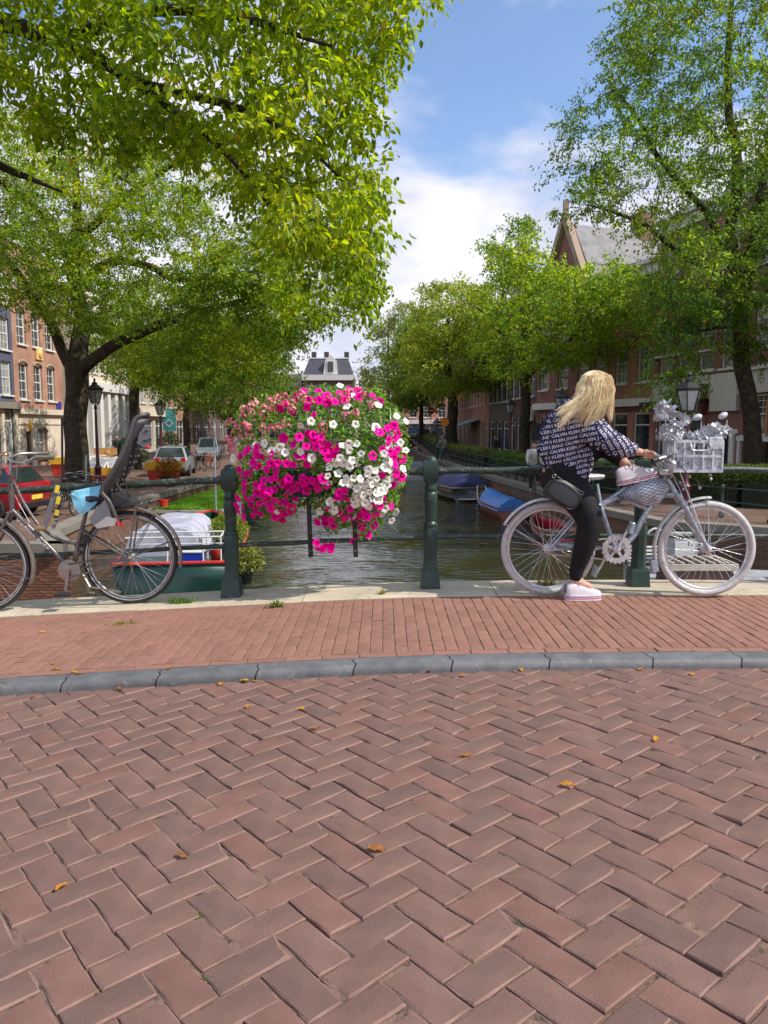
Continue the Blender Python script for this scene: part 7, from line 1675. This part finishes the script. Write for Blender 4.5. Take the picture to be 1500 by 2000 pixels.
c = Vector((-7.35, 25.5, WZ+.7)); q = empty('planter_pot', c, 'small bright red pot at the near corner of the floating lawn', 'pot'); g = G(); g.lathe(c, [(.12, 0), (.16, .3), (.17, .3), (.17, .34)], 12, caps=False); g.lathe(c, [(.12, .01), (.15, .28)], 12); part('pot_body', g, m_rds, q)
g = G(); g.lathe(c+Vector((0, 0, .29)), [(.14, 0), (.0, .02)], 12); part('soil', g, m_brn, q)
sd_ = empty('plank_screen', (-4.3, 21, WZ), 'screen of weathered white upright boards along the side of the floating lawn', 'screen')
for k in range(36):
    t = k/36; x, y = lerp(-3.75, -4.95, t), lerp(17.3, 26.5, t); g = G(); g.box((x, y, WZ+.52+.02*math.sin(k*3.1)), (.035, .21, .95), Matrix.Rotation(R(7.4), 3, 'Z')); part('board', g, m_gh if k % 3 else m_wht, sd_)
c = at(422, 1000, 24.5); q = empty('mast', (c.x, 24.5, WZ), 'thin pale mast standing by the floating lawn', 'mast'); g = G(); g.tube([(c.x, 24.5, WZ), (c.x, 24.5, 1.6)], .03, 8); part('mast_pole', g, m_gh, q); g = G(); g.tube([(c.x-.25, 24.5, -.2), (c.x+.2, 24.5, -.25)], .015, 5); part('spreader', g, m_gh, q)
# yellow and red things on the left quay
m_yel = mat('container_yellow', (.80, .42, .01), .45, var=.1); m_rdp = mat('container_red', (.62, .04, .02), .45, var=.12)
def skip(label, x, y, w, d, h, name='container'):
    c = Vector((x, y, QZ)); q = empty(name, c, label, 'container'); g = G()
    o_ = [(-w/2, -d/2), (w/2, -d/2), (w/2, d/2), (-w/2, d/2)]; g.add([c+Vector((a*.8, b*.9, .08)) for a, b in o_]+[c+Vector((a, b, h)) for a, b in o_], [(0, 1, 5, 4), (1, 2, 6, 5), (2, 3, 7, 6), (3, 0, 4, 7), (0, 3, 2, 1)]); solid(part('tub', g, m_rdp, q), .04)
    g = G()
    for a, b in zip(o_, o_[1:]+o_[:1]): g.bar(c+Vector((*a, h-.12)), c+Vector((*b, h-.12)), .09, .30)
    part('yellow_rim', g, m_yel, q); return q
skip('yellow rimmed red container in front of the nearer silver car', at(318, 835, 32).x, 32, 1.25, .9, .85)
skip('low yellow container behind the foot of the street lamp', at(182, 835, 34).x, 34, 1.5, .8, .5)
skip('yellow container between the red car and the thick trunk', at(120, 835, 36).x, 36, .9, .8, .9)
for (px, d, lab, s) in ((325, 30.5, 'orange flowering plant below the yellow rimmed container', 5), (328, 66, 'dark shrub behind the seat back on the left pavement', 6), (262, 51.5, 'tall dark green shrub by the white pilastered house', 7)):
    plant(lab, (at(px, 835, d).x, d, QZ), .3, .35, .5 if d < 40 else 1.0, 1500, (.30, .10, .02) if d < 40 else (.03, .07, .02), .10 if d < 40 else .2, s, flat=1.1)
q = empty('folding_board', (at(205, 835, 36).x, 36, QZ), 'white framed folding board lying open behind the street lamp', 'folding board')
for k, a in ((0, 8), (1, -12)):
    c = q.location+Vector((-.45+.95*k, 0, .62)); g = G(); m3 = Matrix.Rotation(R(-40), 3, 'X') @ Matrix.Rotation(R(a), 3, 'Y')
    for sx in (-.42, .42): g.box(c+m3 @ Vector((sx, 0, 0)), (.06, .04, .8), m3)
    for sz in (-.38, .38): g.box(c+m3 @ Vector((0, 0, sz)), (.78, .04, .06), m3)
    part('frame', g, m_wht, q); g = G(); g.box(c, (.8, .02, .72), m3); part('panel', g, m_gh, q)
m_oak = mat('light_oak', (.62, .36, .14), .5, var=.15)
def chair(label, x, y, z=QZ, rz=0):
    c = Vector((x, y, z)); q = empty('cafe_chair', c, label, 'chair', 'wooden terrace chairs'); m3 = Matrix.Rotation(rz, 3, 'Z')
    for sx in (-.2, .2):
        for sy in (-.2, .2): g = G(); g.bar(c+m3 @ Vector((sx, sy, 0)), c+m3 @ Vector((sx, sy, .45 if sy < 0 else .9)), .04); part('leg', g, m_oak, q)
    g = G(); g.box(c+m3 @ Vector((0, 0, .45)), (.46, .46, .04), m3); part('seat', g, m_oak, q)
    g = G(); g.box(c+m3 @ Vector((0, .2, .76)), (.42, .03, .24), m3); part('backrest', g, m_oak, q)
chair('light wooden chair nearest the white pilasters', at(213, 835, 50).x, 50, QZ, .4)
chair('light wooden chair just left of the walking person', at(219, 835, 51).x+.1, 51.5, QZ, -1.2)
c = Vector((at(202, 835, 50).x, 50, QZ)); q = empty('wooden_bench', c, 'light wooden bench against the white pilastered house', 'bench'); g = G(); g.box(c+Vector((0, 0, .45)), (1.5, .45, .05)); part('seat', g, m_oak, q); g = G(); g.box(c+Vector((0, .2, .78)), (1.5, .04, .45)); part('backrest', g, m_oak, q)
for sx in (-.65, .65): g = G(); g.box(c+Vector((sx, 0, .22)), (.06, .4, .44)); part('leg', g, m_oak, q)
# ------------------------------------------------------------------ cars
m_tint = mat('car_window', (.02, .03, .03), .05, spec=.9, var=.5, scale=1.2); m_tyc = mat('car_tyre', (.02, .02, .02), .8); m_whl = mat('car_rim', (.45, .45, .46), .3, metal=.7); m_tl = mat('tail_lamp', (.45, .01, .01), .25); m_hl = mat('head_lamp', (.7, .7, .68), .1); m_plate = mat('number_plate', (.75, .60, .06), .5)
def car(label, x, y, z, rz, paint, L_=3.9, W2=1.68, H_=1.46, hatch=True):
    base = Vector((x, y, z)); root = empty('parked_car', base, label, 'car'); m3 = Matrix.Rotation(rz, 3, 'Z'); X = lambda a, b, c: base+m3 @ Vector((a, b, c))
    # x forward; stations: (x, half width at sill, half width at belt, z low, z belt)
    h = L_/2; st = [(-h, .70, .74, .42, .80), (-h+.10, .78, .80, .26, .92), (-h+.6, .83, .84, .2, .95), (0, .84, .84, .18, .93), (h-1.0, .84, .83, .2, .88), (h-.25, .78, .74, .26, .74), (h, .66, .62, .38, .62)]
    k_ = W2/1.68; g = G(); n = 8
    for (a, w0, w1, z0, z1) in st:
        for (w, zz) in ((w0*.9, z0), (w0*1.0, z0+.12), (w1*1.02, (z0+z1)/2), (w1, z1), (-w1, z1), (-w1*1.02, (z0+z1)/2), (-w0, z0+.12), (-w0*.9, z0)): g.v.append(tuple(X(a, w*k_, zz)))
    for i in range(len(st)-1):
        for k in range(n): g.f.append((i*n+k, i*n+(k+1) % n, (i+1)*n+(k+1) % n, (i+1)*n+k)); g.mi.append(0)
    g.f += [tuple(range(n)), tuple((len(st)-1)*n+k for k in range(n))]; g.mi += [0, 0]; b = part('body', g, paint, root, smooth=35); md = b.modifiers.new('b', 'BEVEL'); md.width = .03; md.segments = 2
    # cabin
    xb, xf = -h+.12, h-1.15; rt = [(-h+.42, .62), (h-1.95, .60)] if hatch else [(-h+.9, .60), (h-1.95, .58)]; lo = [(xb if hatch else -h+.45, .80), (xf, .78)]; g = G()
    P = [X(lo[0][0], lo[0][1]*k_, .90), X(lo[1][0], lo[1][1]*k_, .88), X(lo[1][0], -lo[1][1]*k_, .88), X(lo[0][0], -lo[0][1]*k_, .90), X(rt[0][0], rt[0][1]*k_, H_-.03), X(rt[1][0], rt[1][1]*k_, H_), X(rt[1][0], -rt[1][1]*k_, H_), X(rt[0][0], -rt[0][1]*k_, H_-.03)]
    g.add(P, [(0, 1, 5, 4), (1, 2, 6, 5), (2, 3, 7, 6), (3, 0, 4, 7), (4, 5, 6, 7)]); cb_ = part('roof', g, paint, root); md = cb_.modifiers.new('b', 'BEVEL'); md.width = .06; md.segments = 3
    def glass(a, b, c, d, nm, ins=.1, off=.012):
        A, B, C_, D_ = [Vector(v) for v in (a, b, c, d)]; ce = (A+B+C_+D_)/4; nn = (B-A).cross(D_-A).normalized(); nn = nn if nn.dot(ce-X(0, 0, 1.1)) > 0 else -nn
        g = G(); q = [p+(ce-p)*ins+nn*off for p in (A, B, C_, D_)]; g.quad(*q); o = part(nm, g, m_tint, root); solid(o, .006)
    glass(P[3], P[0], P[4], P[7], 'rear_window', .16); glass(P[1], P[2], P[6], P[5], 'windscreen', .12)
    for s, (a, b, c, d) in ((1, (P[0], P[1], P[5], P[4])), (-1, (P[3], P[2], P[6], P[7]))):
        m_a, m_b = a.lerp(b, .48), d.lerp(c, .52); glass(a, m_a, m_b, d, 'side_window', .14); glass(m_a, b, c, m_b, 'side_window', .14)
    for a in (-h+.72, h-.75):
        for s in (1, -1):
            w = bpy.data.objects.new('wheel', None); COL.objects.link(w); w.parent = root; w.location = X(a, s*.80*k_, .31)-base
            ax = m3 @ Vector((0, s, 0)); g = G(); g.lathe(X(a, s*.70*k_, .31), [(.2, 0), (.30, .01), (.315, .05), (.315, .13), (.29, .16), (.21, .165), (.2, .15)], 20, axis=ax); part('tyre', g, m_tyc, w, smooth=40)
            g = G(); g.lathe(X(a, s*.72*k_, .31), [(.2, .05), (.2, .135), (.15, .12), (.06, .13), (.03, .14)], 10, axis=ax); part('rim', g, m_whl, w)
    for s in (1, -1):
        g = G(); g.box(X(-h+.035, s*.62*k_, .80), (.09, .2, .22), m3, bev=.02); part('tail_light', g, m_tl, root)
        g = G(); g.box(X(h-.09, s*.52*k_, .62), (.16, .30, .14), m3, bev=.03); part('headlight', g, m_hl, root)
        g = G(); g.box(X(h-1.35, s*.93*k_, .95), (.12, .16, .11), m3, bev=.03); part('mirror', g, paint, root)
    g = G(); g.box(X(-h-.015, 0, .55), (.02, .5, .11), m3); part('number_plate', g, m_plate, root); g = G(); g.box(X(-h+.02, 0, .36), (.1, 1.3, .16), m3, bev=.03); part('bumper', g, m_blk, root)
    return root, X
m_redc = mat('car_red', (.30, .006, .02), .25, coat=.8, var=.05); m_silc = mat('car_silver', (.34, .38, .40), .3, metal=.4, coat=.6, var=.05); m_darkc = mat('car_dark', (.02, .022, .03), .25, coat=.8)
rc_, X = car('small red car parked behind the handlebar of the old bicycle', -10.75, 19.9, QZ, PI*.97, m_redc, 3.6, 1.6, 1.36)
g = G(); 
for t, s, a_, z_ in (('O', .42, .1, .55), ('mail', .16, -.55, .80), ('city', .15, -.5, .50)): put_text(g, t, X(a_, .88, z_), (X(-1, 0, 0)-X(0, 0, 0)), (0, 0, 1), s)
part('door_lettering', g, m_wht, rc_)
car('silver estate car seen from behind, just left of the thin tree', at(340, 835, 37).x-.25, 38, QZ, R(98), m_silc, 3.9, 1.62, 1.42)
car('light silver van like car facing the camera beyond the parked bicycles', at(402, 835, 54).x-.1, 55, QZ, R(-80), m_silc, 3.9, 1.6, 1.6)
car('dark car standing in the far street right of the flowers', at(811, 835, 84).x, 86, zq(86), R(-95), m_darkc, 4.2, 1.75, 1.5)
# ------------------------------------------------------------------ parked bicycles (plain city bikes)
def city_bike(label, x, y, z, rz, col, group, loc=None, name='parked_bicycle', lean=.0):
    base = Vector((x, y, z)); r = empty(name, base, label, 'bicycle', group); u = Vector((math.cos(rz), math.sin(rz), 0)); n = Vector((u.y, -u.x, 0)); Q2 = lambda a, zz, o=0: base+u*a+n*(o+lean*zz)+Vector((0, 0, zz))
    for a in (-.54, .54):
        w = bpy.data.objects.new('wheel', None); COL.objects.link(w); w.parent = r; w.location = Q2(a, .34)-base; N = 24
        g = G(); g.tube([Q2(a+.325*math.cos(2*PI*k/N), .345+.325*math.sin(2*PI*k/N)) for k in range(N)], .02, 6, closed=True); part('tyre', g, m_tyre, w)
        g = G(); g.tube([Q2(a+.30*math.cos(2*PI*k/N), .345+.30*math.sin(2*PI*k/N)) for k in range(N)], .009, 4, closed=True); part('rim', g, m_alu, w)
        g = G(); [g.tube([Q2(a, .345), Q2(a+.30*math.cos(2*PI*k/14), .345+.30*math.sin(2*PI*k/14))], .003, 3, caps=False) for k in range(14)]; part('spokes', g, m_alu, w)
    g = G()
    for a, b in (((-.54, .345), (-.08, .30)), ((-.08, .30), (-.22, .84)), ((-.08, .30), (.34, .78)), ((-.16, .6), (.36, .84)), ((-.54, .345), (-.18, .66)), ((.34, .92), (.38, .72)), ((.38, .72), (.54, .345))): g.tube([Q2(*a), Q2(*b)], .017, 6)
    part('frame', g, col, r)
    g = G(); g.tube(spline([Q2(.10, 1.02, .28), Q2(.28, 1.04, .22), Q2(.33, 1.0, 0), Q2(.28, 1.04, -.22), Q2(.10, 1.02, -.28)], 12), .013, 5); part('handlebar', g, m_alu, r)
    g = G(); g.ball(Q2(-.24, .90), (.13, .09, .045), 8, 6, Matrix((u, n, Vector((0, 0, 1)))).transposed()); part('saddle', g, m_dark, r)
    g = G(); arc_guard(g, Q2(-.54, .345), u, n, .36, R(0), R(140), .025, 12); g.box(Q2(-.50, .74), (.38, .12, .02), Matrix((u, n, Vector((0, 0, 1)))).transposed()); part('luggage_rack', g, m_gb, r)
    return r
mb = {k: mat('bike_'+k, v, .35) for k, v in (('black', (.02, .02, .022)), ('orange', (.7, .13, .03)), ('blue', (.03, .08, .3)), ('grey', (.3, .3, .3)), ('red', (.3, .02, .02)))}
GB = 'parked bicycles on the left bank'
for (px, d, rz, c, lab) in ((128, 21.5, 1.25, 'black', 'black city bicycle between the red car and the yellow taped lock'), (150, 22.3, 1.15, 'black', 'black city bicycle parked just behind the blue saddle cover'), (166, 20.6, 1.35, 'grey', 'grey bicycle with pale tyre nearest the canal corner'),
    (378, 42, 1.9, 'red', 'dark red bicycle leaning at the foot of the thin tree'), (392, 41.5, 2.1, 'black', 'black bicycle in the row between the two silver cars'), (404, 43, 1.2, 'orange', 'bright orange bicycle standing between the two silver cars'), (414, 44, 2.2, 'grey', 'grey bicycle right of the orange one'), (432, 60, 1.5, 'blue', 'blue bicycle beyond the light silver car'), (446, 62, 1.9, 'black', 'black bicycle in the far clutter left of the flowers'), (440, 66, 1.2, 'grey', 'grey bicycle farthest along the left bank')):
    city_bike(lab, at(px, 835, d).x, d, zq(d), rz, mb[c], GB, lean=.08)
# people further off
figure('person in a dark jacket walking past the wooden chairs on the left bank', 'pedestrian', (at(226, 835, 51).x, 51, QZ), -60, 1.78, m_c['black'], m_c['black'], m_hd, 'walk')
cyx, cyd = at(1045, 835, 27).x, 27
cb2 = city_bike('dark bicycle ridden along the quay behind the blonde woman', cyx, cyd, QZ, R(-97), mb['black'], None, name='ridden_bicycle')
figure('cyclist in a white jacket with dark hair riding along the right quay', 'cyclist', (cyx, cyd+.15, QZ), -97, 1.72, m_c['white'], m_c['black'], m_hd, 'cycle')
figure('person in grey top seated low on a bicycle behind the far fence', 'cyclist', (at(876, 835, 50).x-.3, 50, QZ), -120, 1.7, m_c['grey'], m_c['navy'], m_hd, 'cycle')
city_bike('pale bicycle ridden behind the far fence posts', at(876, 835, 50).x-.3, 49.9, QZ, R(-120), mb['grey'], None, name='ridden_bicycle')
for px, d, hd, t, l_, lab in ((833, 78, -80, 'navy', 'navy', 'walker in navy standing by the slim far tree'), (865, 66, 100, 'grey', 'black', 'walker in grey left of the broad tree trunk'), (872, 68, 80, 'black', 'black', 'walker in black beside the one in grey'), (842, 88, -90, 'white', 'blue', 'far walker in white below the round red sign'), (848, 92, -90, 'blue', 'black', 'far walker in blue right of the one in white'), (800, 98, -90, 'tan', 'navy', 'walker in tan on the far bridge'), (787, 99, -60, 'grey', 'black', 'walker in grey on the far bridge'), (456, 88, -90, 'blue', 'navy', 'walker in a light blue shirt left of the flowers'), (968, 52, -100, 'black', 'black', 'person in black in front of the dark shop')):
    figure(lab, 'pedestrian', (at(px, 835, d).x, d, zq(d)+(.0 if d < 97 else .0)), hd, 1.75, m_c[t], m_c[l_], m_hd, 'stand', 'distant people in the street', voxel=.045)
# ------------------------------------------------------------------ signs and posts
def sign(label, px, py, d, rad, face, bar_=True, col=None):
    p = at(px, py, d); b = Vector((p.x, d, zq(d))); q = empty('road_sign', b, label, 'sign'); g = G(); g.tube([b, Vector((p.x, d+.06, p.z+rad))], .035, 6); part('pole', g, m_gh, q)
    g = G(); g.lathe(p, [(rad, -.02), (rad, .02)], 20, axis=(0, -1, 0)); part('disc', g, face, q)
    if bar_: g = G(); g.box(p+Vector((0, -.03, 0)), (rad*1.4, .012, rad*.34)); part('white_bar', g, m_wht, q)
sign('round red no entry sign above the far street', 842, 802, 78, .36, mat('sign_red', (.6, .01, .02), .4))
sign('round orange shop sign beside the broad tree trunk', 868, 824, 60, .36, mat('sign_orange', (.8, .28, .01), .5), False)
g0 = Vector((at(853, 835, 56).x, 56, QZ)); q = empty('green_post', g0, 'dark green post with a small roof left of the orange sign', 'post'); g = G(); g.lathe(g0, [(.1, 0), (.07, .5), (.05, 2.6)], 8); part('pole', g, m_fen, q); g = G(); g.lathe(g0+Vector((0, 0, 2.6)), [(.3, 0), (.32, .08), (.05, .35)], 6); part('cap', g, m_fen, q)
for px, y0, y1, d, lab, cl in ((121, 820, 950, 24, 'thin dark iron post left of the thick tree trunk', 'black'), (168, 888, 955, 26, 'thin pale stake right of the thick tree trunk', 'grey'), (1052, 830, 940, 40, 'traffic sign pole behind the right bank hedge', 'grey')):
    a, b = at(px, y1, d), at(px, y0, d); q = empty('iron_post', (a.x, d, QZ), lab, 'post'); g = G(); g.tube([(a.x, d, QZ), b], .035, 6); part('pole', g, m_blk if cl == 'black' else m_gh, q); g = G(); g.lathe(b, [(.045, 0), (.03, .06), (.0, .1)], 8); part('cap', g, m_blk, q)
    if px == 1052: g = G(); g.box(b+Vector((0, -.05, -.35)), (.75, .06, .85)); part('signal_box', g, m_blk, q)
g = G(); a, b = at(-20, 655, 30), at(760, 690, 34)
# ------------------------------------------------------------------ fallen leaves, weeds
m_fl = leafmat('fallen_leaf', .6, .2)
solo_l = {(910, 1478): 'curled tan leaf lying alone on the bricks below the gap between post and silver bicycle', (735, 1662): 'largest orange leaf, alone on the bricks near the middle of the road', (355, 1674): 'orange leaf caught in a brick joint at the lower left of the road', (120, 1735): 'lone leaf farthest down the road at the left side', (1108, 1536): 'small leaf farthest down the road at the right side', (614, 1425): 'small leaf between the kerb and the largest orange leaf', (1282, 1446): 'tiny leaf on the road below the silver front wheel', (8, 1356): 'leaf against the kerb at the very left end', (66, 1362): 'curled leaf second from the left end of the kerb', (232, 1347): 'bright orange leaf at the kerb below the old bicycle rear wheel'}
fall = [(8, 1356), (42, 1354), (66, 1362), (232, 1347), (470, 1326), (478, 1331), (432, 1338), (498, 1332), (690, 1316), (905, 1321), (835, 1312), (845, 1309), (1018, 1310), (1045, 1306), (1100, 1305), (1252, 1309), (1370, 1301), (1352, 1318), (910, 1478), (735, 1662), (355, 1674), (120, 1735), (614, 1425), (484, 1381), (962, 1306), (588, 1386), (1108, 1536), (1282, 1446), (1010, 1304), (770, 1312)]
lrr = random.Random(9); lmesh = []
for k in range(6):
    V = []; nn_ = 9
    for i in range(nn_):
        t = i/(nn_-1); w = math.sin(t*PI)**.8*.42+.01
        for s in (-1, 0, 1): V.append((t-.5, s*w*.5*(1+lrr.uniform(-.15, .15)), .10*math.sin(t*PI)*lrr.uniform(.5, 1.3)+(.12*abs(s))*lrr.uniform(.4, 1.4)+.02))
    idx = []
    for i in range(nn_-1):
        for j in (0, 1): a = i*3+j; idx += [(a, a+1, a+4), (a, a+4, a+3)]
    col = [(.42, .17, .02), (.36, .14, .03), (.55, .30, .02), (.30, .13, .05), (.5, .22, .03), (.62, .38, .03)][k]
    lmesh.append(fast_mesh('fallen_leaf', np.array(V), 3, idx, m_fl, np.array([col]*len(V))))
for px, py in fall:
    p = gz(px, py, 0); 
    for _ in range(3): p = gz(px, py, hump(p.x)+.002)
    o = link('fallen_leaf', lmesh[lrr.randrange(6)], None, p+Vector((0, 0, .001))); s = lrr.uniform(.035, .06); o.scale = (s, s, s); o.rotation_euler = (0, 0, lrr.uniform(0, 6)); (tag(o, solo_l[(px, py)], 'leaf', 'fallen leaves on the brick road') if (px, py) in solo_l else tag(o, 'small dry orange leaf fallen on the road bricks close to the kerb', 'leaf', 'fallen leaves along the kerb'))
for px, py in ((82, 1225), (105, 1290), (110, 1303), (145, 1311), (155, 1315), (332, 1312)):
    p = gz(px, py, .05+hump(-1.5)); p.z = footh(p.x, 0)+.003; o = link('fallen_leaf', lmesh[lrr.randrange(6)], None, p); s = lrr.uniform(.04, .06); o.scale = (s, s, s); o.rotation_euler = (0, 0, lrr.uniform(0, 6)); tag(o, 'small dry leaf fallen on the footway or kerb at the left', 'leaf', 'fallen leaves on the footway')
def weed(label, px, py, zf, n, L_, col, seed, spread=.05, flat=.5):
    p = gz(px, py, .05); p.z = zf(p.x)-.004; rr2 = np.random.default_rng(seed); P = np.zeros((n, 3)); P[:, :2] = rr2.normal(0, spread, (n, 2))*np.array([1, .3]); D = rr2.normal(0, .6, (n, 3)); D[:, 2] = flat+rr2.random(n)
    me = leaves('weed', P, D, rr2.normal(0, 1, (n, 3)), rr2.uniform(.5, 1.2, n)*L_, rr2.uniform(.12, .25, n)*L_, np.array(col)[None]*(.6+.8*rr2.random((n, 1))), m_hleaf, fine=False); o = link('weed', me, None, p); tag(o, label, 'weed')
fh = lambda x: footh(x, 0); fc = lambda x: copez(x)
weed('green weed tuft on the stone edge right of the left post', 541, 1172, fh, 70, .06, (.16, .24, .04), 1, .03)
weed('thin yellow weed sprig on the stone edge near the middle post', 745, 1158, fh, 26, .07, (.28, .28, .05), 2, .012)
weed('low yellow grass at the foot of the old bicycle rear wheel', 240, 1190, fh, 90, .035, (.30, .28, .06), 3, .06, .3)
weed('bright grass patch between the coping stones right of the old rear wheel', 352, 1157, fc, 160, .05, (.12, .25, .03), 4, .06)
weed('dry grass behind the silver rear wheel on the coping', 1068, 1146, fc, 60, .07, (.30, .26, .08), 5, .035)
for k, (px, py, n) in enumerate(((185, 1960, 40), (175, 1930, 26), (388, 1788, 34), (410, 1915, 36), (540, 1790, 16), (688, 1323, 30), (300, 1395, 12), (150, 1890, 20))):
    q = gz(px, py, hump(-.6)); rr2 = np.random.default_rng(50+k); P = np.zeros((n, 3)); P[:, 0] = rr2.normal(0, .014, n); P[:, 1] = rr2.normal(0, .012, n); D = rr2.normal(0, .8, (n, 3)); D[:, 2] = .5
    me = leaves('weed', P, D, rr2.normal(0, 1, (n, 3)), rr2.uniform(.008, .018, n), rr2.uniform(.003, .006, n), np.array([.10, .18, .02])[None]*(.6+.8*rr2.random((n, 1))), m_hleaf, fine=False)
    o = link('moss_tuft', me, None, (q.x, q.y, hump(q.x)-.008)); tag(o, 'tiny green moss tuft in a joint of the road bricks', 'moss', 'moss tufts in the brick joints')
